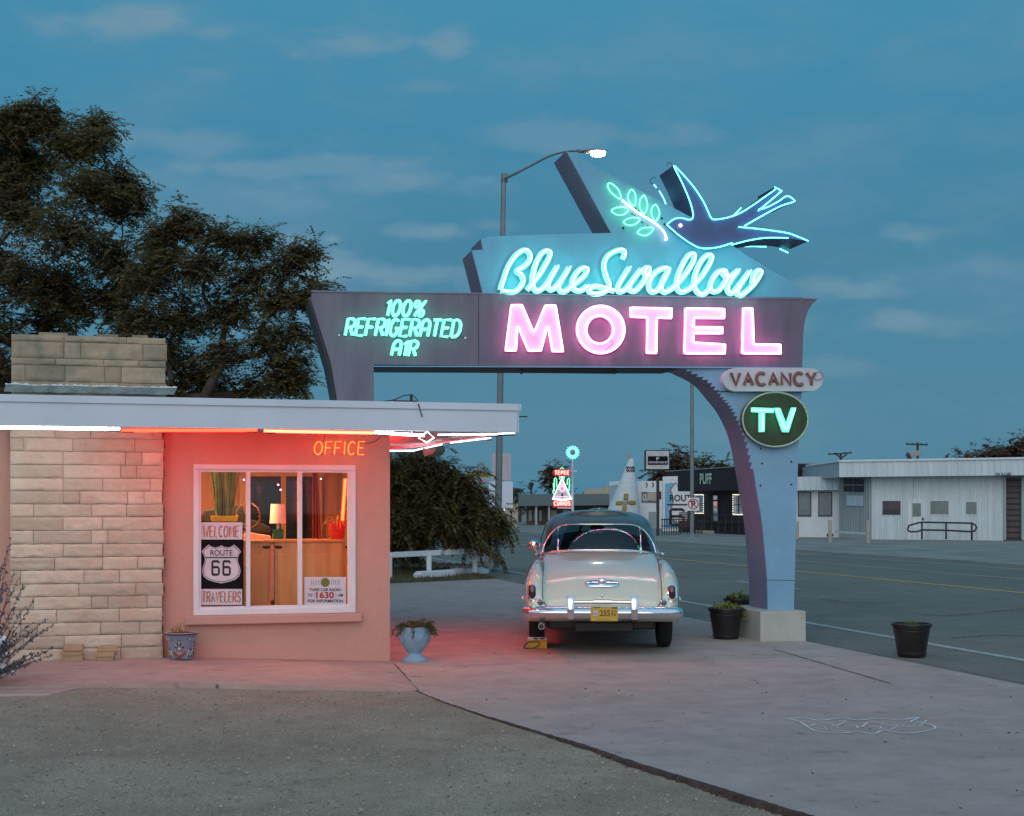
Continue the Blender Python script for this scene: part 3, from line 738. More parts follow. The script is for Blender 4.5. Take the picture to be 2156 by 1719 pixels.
# red pot with a spider plant
M['red_glaze'] = mat('red_glaze', (.42, .02, .014), .35, var=.3, vs=45, bump=.6, bs=45)
rp = fz4(1038, 895, OC-.15); pot = thing('red_flowerpot', 'textured red pot with a pale spider plant on the counter', 'potted plant', (rp.x, rp.y, czt))
g = MB(); g.lathe([(38*sc4, 0), (42*sc4, .02), (54*sc4, 85*sc4), (58*sc4, 86*sc4), (58*sc4, 97*sc4), (52*sc4, 97*sc4), (50*sc4, 85*sc4)], 26, (rp.x, rp.y, czt+.002)); obj('pot', g, M['red_glaze'], pot, smooth=True)
M['spider'] = mat('pale_dry_leaf', (.32, .22, .10), .7, island=.4)
def blades(mb, c, nb, l0, l1, w, spread, droop, rnd):
    for k in range(nb):
        a = rnd.uniform(0, 6.283); l = rnd.uniform(l0, l1); d = V(math.cos(a), math.sin(a), 0); sp = rnd.uniform(.2, 1)*spread
        p = V(*c)+d*rnd.uniform(0, .02); v = (d*sp+V(0, 0, 1)).normalized(); sd = V(-d.y, d.x, 0); n = 7; pts = []
        for i in range(n+1):
            ww = w*(1-(i/n)**2)*.5+.0005; pts.append((p-sd*ww, p+sd*ww)); p = p+v*(l/n); v = (v+V(0, 0, -droop/n)+d*(.3*droop/n)).normalized()
        for (a0, a1), (b0, b1) in zip(pts, pts[1:]): mb.quad(a0, a1, b1, b0)
g = MB(); blades(g, (rp.x, rp.y, czt+.17), 46, .16, .34, .010, .9, 3.2, random.Random(4)); obj('leaves', g, M['spider'], pot, recalc=False)
# tall green blades in a yellow planter
yp = fz4(362, 795, -.42); yz = yp.z
pl = thing('yellow_planter', 'yellow trough with tall straight green stalks above the welcome board', 'potted plant', (yp.x, yp.y, yz))
g = MB(); rect_frustum(g, yp.x, yp.y, yz-.02, yz+32*sc4, 140*sc4, 150*sc4, .16, .17); obj('trough', g, M['yellow'], pl, bevel=.005)
g = MB(); rnd = random.Random(8)
for k in range(70):
    x = rnd.uniform(-60, 60)*sc4; lean = x*rnd.uniform(.3, 1.1); top = rnd.uniform(.8, 1.35)*.72
    b0 = V(yp.x, yp.y+rnd.uniform(-.05, .05), yz+.06)+A_*x*.8; b1 = b0+A_*lean+V(0, rnd.uniform(-.05, .05), top)
    g.tube([b0, b0.lerp(b1, .5)+A_*rnd.uniform(-.01, .01), b1], rnd.uniform(.004, .009), 5, taper=.003)
obj('stalks', g, M['bamboo'], pl)
g = MB()
for k in range(9): g.box(yp.x-.2+k*.003, yp.x-.197+k*.003, yp.y, yp.y+.01, yz, yz+.01)
# shelf that carries the planter
g = MB(); a = fz4(215, 797, -.42); fbox(g, -(fz4(480, 797, -.42)-CORNER).dot(A_), -(a-CORNER).dot(A_)+.1, yz-.04, yz-.021, -.6, -.28)
tag(obj('window_shelf', g, M['pine']), 'pine shelf under the yellow trough of green stalks', 'shelf')
# notices inside the glass
M['board_black'] = mat('notice_black', (.010, .009, .011), .6, spec=.08)
M['board_white'] = mat('notice_white', (.66, .64, .70), .5)
M['letter_copper'] = mat('copper_lettering', (.42, .16, .07), .6, var=.3, vs=30)
M['letter_black'] = mat('black_lettering', (.012, .012, .014), .6)
M['letter_red'] = mat('red_lettering', (.42, .02, .02), .6)
M['emblem_green'] = mat('olive_emblem', (.16, .18, .02), .5)
OP = -.030
def m4(x, y, off=0.0): return fh(*Z4(x, y), OP+off)
wb = thing('welcome_board', 'black window notice with white route shield between welcome and travelers panels', 'notice', m4(345, 1298))
g = MB(); g.prism([m4(213, 795), m4(478, 795), m4(478, 1298), m4(213, 1298)], B_*.006); obj('panel', g, M['board_black'], wb)
for (x0, x1, y0, y1, txt, tx0, tx1, ty0, ty1) in ((218, 472, 800, 903, 'WELCOME', 236, 450, 822, 888), (216, 470, 1200, 1295, 'TRAVELERS', 231, 460, 1216, 1278)):
    g = MB(); g.prism([m4(x0, y0, .004), m4(x1, y0, .004), m4(x1, y1, .004), m4(x0, y1, .004)], B_*.003); pn = obj('text_panel', g, M['board_white'], wb)
    g = MB()
    for st in layout(txt, tx0, tx1, ty0, ty1, .08):
        for s_ in st: ribbon(g, s_, m4, .0065, .0045, .0075)
    obj('lettering', g, M['letter_copper'], pn)
SHIELD = [(0, .10), (.07, .03), (.13, -.03), (.2, .02), (.3, .045), (.4, .025), (.5, -.03)]
def shield(cx, y0, w, h):
    half = [(.5, .02), (.43, .055), (.34, .075), (.25, .05), (.18, 0.0), (.12, .05), (.06, .10), (0.0, .18), (.05, .26), (.085, .36), (.075, .46), (.03, .58), (.012, .70), (.05, .82), (.14, .90), (.28, .95), (.40, .98), (.5, 1.0)]
    lft = [(cx-w/2+a*w, y0+b*h) for a, b in half]; rgt = [(cx+w/2-a*w, y0+b*h) for a, b in half[::-1]]
    return lft+rgt[1:-1]
def inset(pts, k, cx, cy): return [(cx+(x-cx)*k, cy+(y-cy)*k) for x, y in pts]
sp_ = shield(345, 934, 236, 232); cxy = (345, 1040)
g = MB(); g.prism([m4(x, y, .004) for x, y in sp_], B_*.003); sho = obj('route_shield', g, M['board_white'], wb)
i1, i2 = inset(sp_, .955, *cxy), inset(sp_, .925, *cxy)
g = MB(); g.ring([m4(x, y, .006) for x, y in i1], [m4(x, y, .006) for x, y in i2], B_*.0015)
g.prism([m4(252, 1008, .006), m4(438, 1008, .006), m4(438, 1015, .006), m4(252, 1015, .006)], B_*.0015)
flat_text('ROUTE', 279, 412, 966, 1000, m4, .006, .012, g)
for x0 in (280, 346):
    for s_ in layout('6', x0+8, x0+50, 1034, 1114)[0]: ribbon(g, s_, m4, .0125, .0045, .006)
obj('shield_lettering', g, M['letter_black'], sho)
rs = thing('radio_notice', 'small white window notice about tuning the car radio', 'notice', m4(968, 1297))
g = MB(); g.prism([m4(843, 1128), m4(1092, 1128), m4(1092, 1297), m4(843, 1297)], B_*.005); obj('panel', g, M['board_white'], rs)
g = MB(); flat_text('TUNE CAR RADIO', 873, 1063, 1195, 1213, m4, .004, .02, g); flat_text('TO', 864, 890, 1228, 1246, m4, .004, .02, g); flat_text('AM', 1045, 1074, 1228, 1246, m4, .004, .02, g)
flat_text('FOR INFORMATION', 863, 1075, 1263, 1281, m4, .004, .02, g)
for k in range(5):
    for sgn in (1, -1):
        ribbon(g, [(968+sgn*(34+k*11+6*math.cos(t)), 1160+(16+k*1.5)*math.sin(t)) for t in [-1.1+.22*i for i in range(11)]], m4, .0014, .003, .004)
for sgn, x in ((-1, 905), (1, 1028)):
    ribbon(g, [(x+sgn*5*math.cos(t), 1237+18*math.sin(t)) for t in [-1.1+.22*i for i in range(11)]], m4, .001, .003, .004)
obj('lettering', g, M['letter_black'], rs)
g = MB(); flat_text('1630', 913, 1020, 1216, 1256, m4, .004, .03, g); obj('number', g, M['letter_red'], rs)
g = MB(); g.prism([m4(968+27*math.cos(t), 1160+27*math.sin(t), .004) for t in [k*.2618 for k in range(24)]], B_*.003); obj('emblem', g, M['emblem_green'], rs)
# orange tube standing inside at the right
g = MB(); g.tube([fz4(1088, 540, -.5), fz4(1070, 790, -.5)], .015, 8)
M['inner_tube'] = emit('inner_orange_neon', (1.0, .008, .002), 80.0)
tag(obj('glow_tube', g, M['inner_tube'], smooth='all'), 'slanting orange glow tube inside the right end of the office window', 'tube light')
g = MB()
for k, (x, y) in enumerate(((480, 545), (505, 548), (686, 575), (700, 605), (942, 540))):
    g = MB(); g.ball(fz4(x, y, -1.2), .008, 8, 6); o = tag(obj('fairy_light', g, M['pink_tube'], smooth='all'), 'tiny pink fairy light strung inside the office window', 'light', 'fairy lights strung inside the office window')
M['red_drape'] = mat('red_drape', (.34, .03, .02), .85, var=.3, vs=8, stretch=(9, 9, 1), bump=.4, bs=12)
g = MB(); mm0 = -(fz4(890, 880, -1.9)-CORNER).dot(A_); mm1 = -(fz4(945, 880, -1.9)-CORNER).dot(A_)
g.grid(lambda u, v: FP(mm0+(mm1-mm0)*u*(1-.45*v), 1.25+1.0*v, -1.9+.03*math.sin(u*18)), 40, 4)
tag(obj('red_drape', g, M['red_drape'], smooth='all', recalc=False), 'long red drape hanging inside the office', 'drape')

# ---------------------------------------------------------------- neon along the eaves
def neon_run(label, pts, r, m, grp='neon tubes under the roof edge', clips=2, name='neon_tube_light'):
    t = thing(name, label, 'tube light', pts[0], grp)
    g = MB(); g.tube(pts, r, 8); obj('tube', g, m, t, smooth='all')
    for k in range(clips):
        p = V(*pts[0]).lerp(V(*pts[-1]), (k+.5)/clips); g = MB(); g.tube([p, p+V(0, 0, .05)], .004, 5); obj('clip', g, M['white'], t)
    for p, q in ((pts[0], pts[1]), (pts[-1], pts[-2])):
        d = (V(*q)-V(*p)).normalized(); a = V(*p)
        g = MB(); g.bar(a+V(0, 0, -.018), a+d*.11+V(0, 0, -.018), .025, .012); obj('end_cap', g, M['dark'], t)
    return t
OT = .86
neon_run('long white neon tube over the stone pier', [fh(-220, 897, OT), fh(252, 903.7, OT)], .0135, M['white_tube'])
neon_run('red neon tube between the stone pier and the window', [fh(257, 906.5, OT), fh(541, 906.5, OT)], .0135, M['red_tube'])
neon_run('orange neon tube above the office lettering', [fh(556, 908, OT), fh(806, 912.3, OT)], .015, M['orange_tube'])
neon_run('white neon tube in front of the wall corner', [fh(790, 910.8, OT+.04), fh(893, 917.5, OT+.04)], .0125, M['white_tube'])
neon_run('white neon tube under the right end of the front eaves', [fh(922, 916.0, OT), fh(1047, 914.6, OT)], .0085, M['white_soft'])
neon_run('thin white neon tube reaching the roof corner', [fh(1047, 913.6, OT+.03), fh(1084, 912.4, OT+.03)], .006, M['white_soft'], clips=1)
zt = 2.362
E_ = lambda x, y: at_height(x, y, zt)
neon_run('white neon tube on the near half of the side eaves', [E_(949, 932.5), E_(1033, 922.5)], .007, M['white_soft'])
neon_run('white neon tube on the middle of the side eaves', [E_(873, 948.5), E_(930, 936)], .0075, M['white_soft'])
neon_run('white neon tube along the far end of the eaves', [E_(800, 949.6), E_(873, 949.4)], .009, M['white_soft'])
neon_run('red neon tube behind the wall corner', [V(-1.36, 15.45, 2.33), V(-2.1, 18.4, 2.33)], .030, M['orange_tube'])
dm = [(899.7, 909), (913.8, 922.5), (898, 932), (882, 923)]
tt = thing('neon_diamond', 'small white neon diamond under the roof edge', 'neon sign', fh(898, 920, .9))
g = MB(); g.tube([fh(x, y, .9) for x, y in dm], .0075, 8, closed=True); obj('tube', g, M['white_soft'], tt, smooth='all')
g = MB(); g.tube([fh(899, 905, .9), fh(897, 914, .88), fh(893, 927, .86)], .006, 5); obj('bracket', g, M['dark'], tt)
# OFFICE lettering
osn = thing('office_sign', 'orange neon lettering reading office above the window', 'neon sign', fh(714, 958, .06))
for c, st in zip('OFFICE', layout('OFFICE', 661, 768, 930.5, 957.5, .10, .30)):
    g = MB()
    for s_ in st: g.tube([fh(x, y, .07) for x, y in s_], .0042, 7)
    obj('neon_letter', g, M['office_tube'], osn, smooth='all')
g = MB()
for x in (662, 679, 700, 722, 750): g.tube([fh(x, 946, 0), fh(x+1, 946, .065)], .004, 5); g.bar(fh(x-3, 957, .05), fh(x+5, 957, .05), .006)
obj('standoff', g, M['black'], osn)
g = MB(); g.tube([fh(a, b, c) for a, b, c in ((756, 932, .06), (775, 934, .08), (790, 930, .3), (801, 921, .6))], .004, 5); g.tube([fh(a, b, c) for a, b, c in ((680, 931, .06), (683, 922, .1), (687, 915, .5))], .003, 5)
obj('cable', g, M['dark'], osn)
# things on and under the roof edge
fl_ = thing('roof_floodlight', 'dark floodlight bar with a loose cable on the white roof', 'floodlight', at(858, 845, 14.9))
g = MB(); g.bar(at(828, 846, 14.9), at(879, 847, 14.9), .03, .03); obj('bar', g, M['dark'], fl_)
g = MB(); g.bar(at(866, 846, 14.9), at(866, 832, 14.9), .03, .03); obj('bracket', g, M['black'], fl_)
g = MB(); g.tube([at(*p) for p in ((800, 846.5, 15.1), (828, 843, 15), (852, 833, 14.9), (868, 831.5, 14.8), (879, 842, 14.6), (881, 852, fh(881, 852, OFFR+.09).y), (889, 878, fh(889, 878, OFFR+.05).y))], .006, 5); obj('cable', g, M['black'], fl_)
g = MB(); g.prism([at(*p, 17.4) for p in ((889, 944), (917, 938), (917, 949), (911, 956), (893, 961))], (0.1, .35, 0))
M['greenish'] = mat('pale_green_board', (.15, .175, .14), .6)
tag(obj('hanging_board', g, M['greenish']), 'pale green board hanging under the right roof edge', 'board')

# ================================================================ MOTEL SIGN
pc = sh(1640, 1350)
sign = thing('motel_sign', 'big mauve and pale blue neon motel sign with a blue swallow on one curved pillar', 'sign', (pc.x, pc.y+.35, 0))
def z1(x, y): return (603.7+x*.54, 301.8+y*.54)
def z2(x, y): return (991.7+x*.34, 474.3+y*.34)
def z7(x, y): return (1448.8+x*.3711, 758.9+y*.3711)
def zbird(x, y): return (1155.6+x*.26399, 301.8+y*.26399)
TH = .62
def plate(name, pts, off, th, m, parent=sign, **kw):
    g = MB(); g.prism([sh(x, y, off) for x, y in pts], DS*th); return obj(name, g, m, parent, **kw)
# beam
beam_l = [(664, 613), (1007.5, 617.5), (1007.5, 771), (787, 768), (787, 850), (711, 850), (697, 765), (655, 632), (657, 618)]
beam_r = [(1008.5, 618), (1400, 625), (1721, 630.5), (1710, 641), (1701, 655), (1694.5, 676), (1691.5, 700), (1690, 740), (1689, 775), (1430, 773), (1008.5, 771)]
bl_ = plate('beam', beam_l, .06, TH+.12, M['sign_purple']); br_ = plate('beam', beam_r, .065, TH+.13, M['sign_purple'])
g = MB(); g.prism([sh(x, y, .03) for x, y in [(650, 634), (655, 632), (697, 765), (714, 850), (706, 850), (691, 770)]], DS*TH); obj('end_strip', g, M['black'], bl_)
plate('rim', [(655, 611.5), (1700, 628.0), (1721, 629.2), (1721, 631.2), (1008, 619), (655, 614.5)], .075, .03, M['pillar_side'], br_)
plate('rim', [(787, 770.5), (1430, 772.5), (1689, 774.2), (1689, 776), (1430, 775), (787, 772.5)], .08, .03, M['sign_blue'], br_)
g = MB(); g.prism([sh(x, y, .03) for x, y in [(790, 773), (1425, 776), (1425, 778), (790, 775)]], DS*(TH*.95)); obj('soffit', g, M['black'], br_)
g = MB(); g.bar(sh(1098, 783, -.1), sh(1293, 785, -.1), .025, .03); g.bar(sh(1098, 774, -.1), sh(1098, 788, -.1), .035); g.bar(sh(1293, 775, -.1), sh(1293, 788, -.1), .035)
g.bar(sh(1093, 778, -.3), sh(1300, 781, -.3), .05, .05); obj('bracket', g, M['black'], br_)
# upper panel with its fin
panel_pts = [(1016.8, 619), (993.6, 527.5), (1016.8, 525.9), (1012.5, 504), (1027.6, 498.6), (1150, 494), (1286.8, 490.8), (1192.3, 318), (1198, 321), (1322, 388), (1450, 455), (1575, 540), (1662, 592), (1692, 627)]
up = plate('upper_panel', panel_pts, .0, TH, M['sign_blue'])
sd_dark = mat('panel_edge_enamel', (.20, .19, .24), .55, var=.1); M['edge'] = sd_dark
def edge_face(name, a, b, off, th, m, parent):
    g = MB(); A0, B0 = sh(*a, off), sh(*b, off); n = (B0-A0).cross(DS).normalized()*.006
    if n.x > 0: n = -n
    g.prism([A0+n, B0+n, B0+n+DS*th, A0+n+DS*th], -n*.6); return obj(name, g, m, parent)
edge_face('fin_edge', (1192.3, 318), (1286.8, 490.8), 0, TH, M['edge'], up)
edge_face('side_edge', (993.6, 527.5), (1016.8, 619), 0, TH, M['edge'], up)
edge_face('side_edge', (1012.5, 504), (1016.8, 525.9), 0, TH, M['edge'], up)
# pillar: smooth body, two stepped face plates
fl_in = cr([(1440, 774), (1492, 800), (1525, 836), (1549, 868), (1571, 917), (1586, 988), (1597, 1055), (1605, 1104), (1612, 1178), (1615.5, 1225), (1616.6, 1285)], 5)
right = [(1671, 1285), (1675, 1135), (1680.5, 945), (1688, 822), (1689, 774)]
plate('pillar', fl_in+right, .0, TH, M['pillar_side'])
zz = []
smooth_ = cr(fl_in, 1)
for i, (x, y) in enumerate(fl_in[:34]):
    x2, y2 = fl_in[i+1]
    if y < 985:
        dx, dy = x2-x, y2-y; L_ = math.hypot(dx, dy); a = 3.6 if y < 900 else 2.4
        k = max(1, int(L_/9))
        for j in range(k):
            p = (x+dx*j/k, y+dy*j/k); q = (x+dx*(j+1)/k, y+dy*(j+1)/k)
            zz += [p, (p[0]-a*.35+ (q[0]-p[0])*.05-2.5, q[1]+.4)]
    else: zz.append((x, y))
zz += fl_in[34:]
fpl = plate('face_plate', zz+[(x+.5, y) for x, y in right], .03, .03, M['pillar_blue'])
plate('face_plate', zz+[(x+.5, y) for x, y in right], -TH, .03, M['pillar_blue'])
g = MB(); g.prism([sh(x, y, .034) for x, y in [(1613, 1221), (1673, 1222), (1673, 1223), (1613, 1222)]], DS*.02); obj('seam', g, M['dark'], fpl)
for x, y in ((412, 503), (420, 586), (410, 711), (586, 576), (586, 704)): g = MB(); g.ball(sh(*z7(x, y), .032), .012, 8, 6); obj('bolt', g, M['black'], fpl)
a = sh(1601, 1350, .32); a.z = 0; b = sh(1697, 1351, .32); b.z = 0; top = sh(1650, 1287.5, .32).z
g = MB(); dpt = DS*1.15
g.prism([(p.x, p.y, -.05) for p in (a, b, b+dpt, a+dpt)], (0, 0, top+.05)); obj('plinth', g, M['plinth'], sign, bevel=.008)
# MOTEL
def neon_letter(pts, off, h, m, parent, name='letter', tube_m=None, r=.0095, tin=.965, base=.0):
    g = MB(); g.prism([sh(x, y, off+h) for x, y in pts], DS*(h-.002)); lt_ = obj(name, g, m, parent)
    return lt_
def inset_poly(pts, d):
    n = len(pts); A = sum(pts[i][0]*pts[(i+1) % n][1]-pts[(i+1) % n][0]*pts[i][1] for i in range(n)); s = 1 if A > 0 else -1; res = []
    for i in range(n):
        p, c, q = pts[i-1], pts[i], pts[(i+1) % n]
        e1 = (c[0]-p[0], c[1]-p[1]); e2 = (q[0]-c[0], q[1]-c[1]); l1 = math.hypot(*e1); l2 = math.hypot(*e2)
        n1 = (-e1[1]/l1*s, e1[0]/l1*s); n2 = (-e2[1]/l2*s, e2[0]/l2*s)
        bx_, by_ = n1[0]+n2[0], n1[1]+n2[1]; k = d*2/max(.25, (bx_*bx_+by_*by_)); res.append((c[0]+bx_*k, c[1]+by_*k))
    return res
ML = {'M': [(245, 490), (320, 490), (390, 655), (457, 493), (529, 493), (577, 787), (500, 787), (475, 640), (437, 784), (352, 784), (292, 640), (284, 782), (208, 782)],
 'T': [(983, 506), (1249, 511), (1245, 582), (1157, 579), (1154, 798), (1083, 797), (1088, 577), (985, 574)],
 'E': [(1323, 510), (1574, 514), (1574, 582), (1387, 580), (1386, 626), (1562, 627), (1562, 676), (1385, 675), (1385, 722), (1580, 734), (1577, 802), (1316, 800)],
 'L': [(1681, 510), (1749, 510), (1757, 733), (1922, 735), (1924, 802), (1673, 800)]}
HB = .065
for k, pts in ML.items():
    P = [z2(*p) for p in pts]; lt_ = neon_letter(P, HB, .05, M['pink_face'], sign)
    ip = inset_poly(P, 1.7); dense = []
    for i in range(len(ip)):
        a, b = ip[i], ip[(i+1) % len(ip)]
        for t in (.04, .5, .96): dense.append((a[0]+(b[0]-a[0])*t, a[1]+(b[1]-a[1])*t))
    g = MB(); g.tube([sh(x, y, HB+.085) for x, y in dense], .0080, 6, closed=True); obj('neon_tube', g, M['pink_tube'], lt_, smooth='all')
    g = MB(); x0 = P[-1]; g.tube([sh(x0[0]+4, x0[1]-3, HB), sh(x0[0]+4, x0[1]+1, HB+.08), sh(x0[0]+14, x0[1]+1, HB+.08)], .006, 5); obj('electrode', g, M['vac_face'], lt_)
el = lambda cx, cy, rx, ry, n=44: [z2(cx+rx*math.cos(2*math.pi*i/n), cy+ry*math.sin(2*math.pi*i/n)) for i in range(n)]
g = MB(); g.ring([sh(*p, HB+.05) for p in el(803, 647, 153, 153)], [sh(*p, HB+.05) for p in el(798, 648, 75, 78)], DS*.048); lo = obj('letter', g, M['pink_face'], sign)
g = MB(); g.tube([sh(*p, HB+.085) for p in el(804, 647, 147, 147)], .0092, 6, closed=True); g.tube([sh(*p, HB+.085) for p in el(797, 648, 84, 87, 36)], .0085, 6, closed=True); obj('neon_tube', g, M['pink_tube'], lo, smooth='all')
g = MB(); g.tube([sh(*z2(*p), HB+.08) for p in cr([(750, 718), (775, 735), (830, 735), (872, 715), (870, 745), (830, 775)], 4)], .004, 5); obj('electrode', g, M['vac_face'], lo)
# Blue Swallow, written as strokes
def z5(p): return (1034.8+p[0]*.112, 500.2+p[1]*.112)
def z6(p): return (1250.4+p[0]*.172, 500.2+p[1]*.172)
script = [
 [z5(p) for p in [(190, 975), (215, 880), (245, 800), (310, 600), (400, 430), (520, 290), (640, 222), (725, 265), (755, 350), (720, 450), (630, 535), (500, 622), (585, 690), (622, 790), (590, 890), (510, 975), (420, 1015), (300, 1005), (195, 980)]],
 [z5(p) for p in [(690, 980), (800, 850), (930, 680), (1040, 500), (1115, 350), (1120, 265), (1050, 235), (950, 310), (865, 470), (810, 660), (795, 830), (825, 950), (885, 992), (980, 950), (1060, 870), (1150, 730), (1265, 525)]],
 [z5(p) for p in [(1265, 525), (1140, 740), (1092, 870), (1108, 955), (1160, 965), (1250, 900), (1370, 745), (1490, 545)]],
 [z5(p) for p in [(1490, 545), (1380, 730), (1290, 890), (1298, 965), (1355, 1010), (1430, 985), (1530, 910), (1640, 820), (1760, 720), (1825, 610), (1790, 560), (1700, 580), (1600, 690), (1545, 820), (1552, 930), (1625, 985), (1720, 978), (1790, 930), (1830, 888)]],
 [z6(p) for p in [(365, 262), (388, 200), (385, 160), (340, 142), (265, 165), (185, 220), (143, 300), (142, 380), (170, 480), (203, 560), (190, 620), (130, 662), (40, 683), (-25, 668), (-45, 630), (0, 592), (80, 592), (180, 622), (270, 648)]],
 [z6(p) for p in [(452, 358), (390, 450), (318, 580), (310, 640), (345, 655), (420, 610), (520, 480), (600, 375)]],
 [z6(p) for p in [(600, 375), (510, 490), (452, 580), (462, 640), (520, 645), (600, 570), (660, 470), (692, 400), (685, 362), (650, 368), (632, 420), (660, 468), (710, 470)]],
 [z6(p) for p in [(938, 378), (870, 368), (770, 420), (700, 520), (690, 610), (728, 660), (800, 630), (870, 520), (935, 385)]],
 [z6(p) for p in [(935, 385), (860, 520), (842, 620), (880, 662), (950, 630), (1010, 585), (1100, 490), (1210, 330), (1248, 225), (1220, 190), (1150, 240), (1072, 390), (1030, 530), (1040, 625), (1085, 660), (1160, 635), (1240, 572), (1350, 450), (1435, 310), (1458, 225), (1405, 207), (1325, 290), (1262, 430), (1242, 560), (1268, 640), (1325, 688), (1390, 665), (1432, 615)]],
 [z6(p) for p in [(1600, 395), (1530, 420), (1460, 520), (1440, 600), (1470, 652), (1540, 640), (1610, 560), (1642, 480), (1622, 405), (1590, 398), (1600, 440), (1640, 478), (1700, 460), (1790, 387)]],
 [z6(p) for p in [(1790, 387), (1700, 500), (1652, 600), (1668, 668), (1725, 660), (1830, 530), (1928, 400)]],
 [z6(p) for p in [(1928, 400), (1810, 570), (1770, 665), (1798, 703), (1870, 665), (1965, 575), (2040, 470), (2063, 412), (2022, 396), (1972, 460), (1958, 550), (1985, 582)]],
]
for st in script:
    P = cr(st, 5)
    g = MB(); ribbon(g, [(x-3.2, y+2.0) for x, y in P], lambda a, b, o: sh(a, b, o), .034, 0.002, .075); fc = obj('script_letter', g, M['cyan_face'], sign)
    g = MB(); g.tube([sh(x, y, .16) for x, y in P], .0084, 6); obj('neon_tube', g, M['cyan_tube'], fc, smooth='all')
# 100% REFRIGERATED AIR
def z8(x, y): return (707.1+x*.136, 612.3+y*.136)
ra = bl_
for txt, x0, x1, yt, yb, gp in (('100%', 768, 1405, 150, 388, .22), ('REFRIGERATED'.replace('A', 'a'), 150, 1962, 442, 700, .20), ('aiR', 868, 1290, 775, 1005, .2)):
    (X0, Y0), (X1, Y1) = z8(x0, yt), z8(x1, yb)
    g1, g2 = MB(), MB()
    n_ = len(txt)
    for ci, st in enumerate(layout(txt, X0, X1, Y0, Y1, .24, gp)):
        g1, g2 = MB(), MB()
        for s_ in st:
            sl = (ci/n_-.5)*3*(1 if n_ > 5 else .4)
            P = [(x, y+sl) for x, y in s_]
            ribbon(g1, [(x-1.3, y+.8) for x, y in P], sh, .021, .061, .085); g2.tube([sh(x, y, .115) for x, y in P], .0047, 6)
        c_ = obj('letter', g1, M['cyan_face'], sign); obj('neon_tube', g2, M['green_cyan'] if 'green_cyan' in M else M['cyan_tube'], c_, smooth='all')
g = MB()
for x, y in ((50, 690), (2005, 735)): g.ball(sh(*z8(x, y), .075), .013, 8, 6)
obj('insulator', g, M['white'], ra)
g = MB()
for c_ in ([(50, 690), (110, 640), (160, 600)], [(2005, 735), (1950, 720), (1920, 690)], [(760, 250), (790, 200), (800, 170)], [(1250, 345), (1265, 440), (1180, 520)], [(930, 400), (890, 460), (860, 500)]): g.tube([sh(*z8(*p), .08) for p in c_], .004, 5)
obj('cable', g, M['dark'], ra)
# vacancy board
def stad(x0, x1, y0, y1, n=12):
    r = (y1-y0)/2; cy = (y0+y1)/2; R = r*1.15
    return [(x1-R+R*math.cos(t), cy+r*math.sin(t)) for t in [math.pi*(-.5+i/n) for i in range(n+1)]]+[(x0+R-R*math.cos(t), cy-r*math.sin(t)) for t in [math.pi*(-.5+i/n) for i in range(n+1)]]
vb = plate('vacancy_board', [z7(*p) for p in stad(197, 766, 44, 176)], .14, .16, M['plinth'])
vb.data.materials[0] = mat('vacancy_white', (.58, .60, .64), .6, var=.08, vs=3)
for st in layout('VACANCY', z7(247, 0)[0], z7(722, 0)[0], z7(0, 72)[1], z7(0, 141)[1], -.04, .26):
    g1, g2 = MB(), MB()
    for s_ in st:
        ribbon(g1, [(x, y) for x, y in s_], sh, .021, .141, .150)
        for d in (-1.6, 1.6): g2.tube([sh(x+d, y, .175) for x, y in s_], .0042, 5)
    l_ = obj('letter', g1, M['vac_face'], vb); obj('unlit_tube', g2, M['tube_off'], vb)
g = MB(); g.tube([sh(*z7(*p), .17) for p in cr([(722, 70), (750, 68), (765, 95), (740, 112), (712, 100), (725, 75)], 4)], .004, 5); g.tube([sh(*z7(*p), .16) for p in [(238, 70), (262, 110), (268, 138)]], .006, 5); obj('cable', g, M['dark'], vb)
g = MB(); g.bar(sh(*z7(160, 178), .03), sh(*z7(640, 178), .03), .02, .012); obj('bracket', g, M['dark'], vb)
# TV disc
tvc = [z7(495+186*math.cos(t), 336+155*math.sin(t)) for t in [2*math.pi*i/48 for i in range(48)]]
tv = plate('tv_disc', tvc, .12, .10, M['tv_green'])
g = MB(); g.tube([sh(x, y, .122) for x, y in tvc], .012, 6, closed=True); obj('rim', g, M['plinth'], tv, smooth='all')
TVL = {'T': [(357, 268), (486, 272), (486, 298), (436, 298), (435, 408), (401, 408), (402, 296), (357, 294)], 'V': [(488, 270), (524, 270), (556, 358), (586, 268), (614, 268), (571, 409), (535, 409)]}
g = MB(); tvt = [[(372, 281), (470, 281)], [(424, 290), (424, 396)]]
for k, pts in TVL.items():
    g = MB(); g.prism([sh(*z7(*p), .155) for p in pts], DS*.033); l_ = obj('letter', g, M['cyan_face'], tv); g = MB()
    for s_ in ({'T': [[(364, 284), (480, 286)], [(424, 300), (424, 400)]], 'V': [[(500, 276), (553, 394), (560, 394), (606, 276)]]}[k]): g.tube([sh(*z7(*p), .185) for p in s_], .0095, 6)
    obj('neon_tube', g, M['tv_tube'], tv, smooth='all')
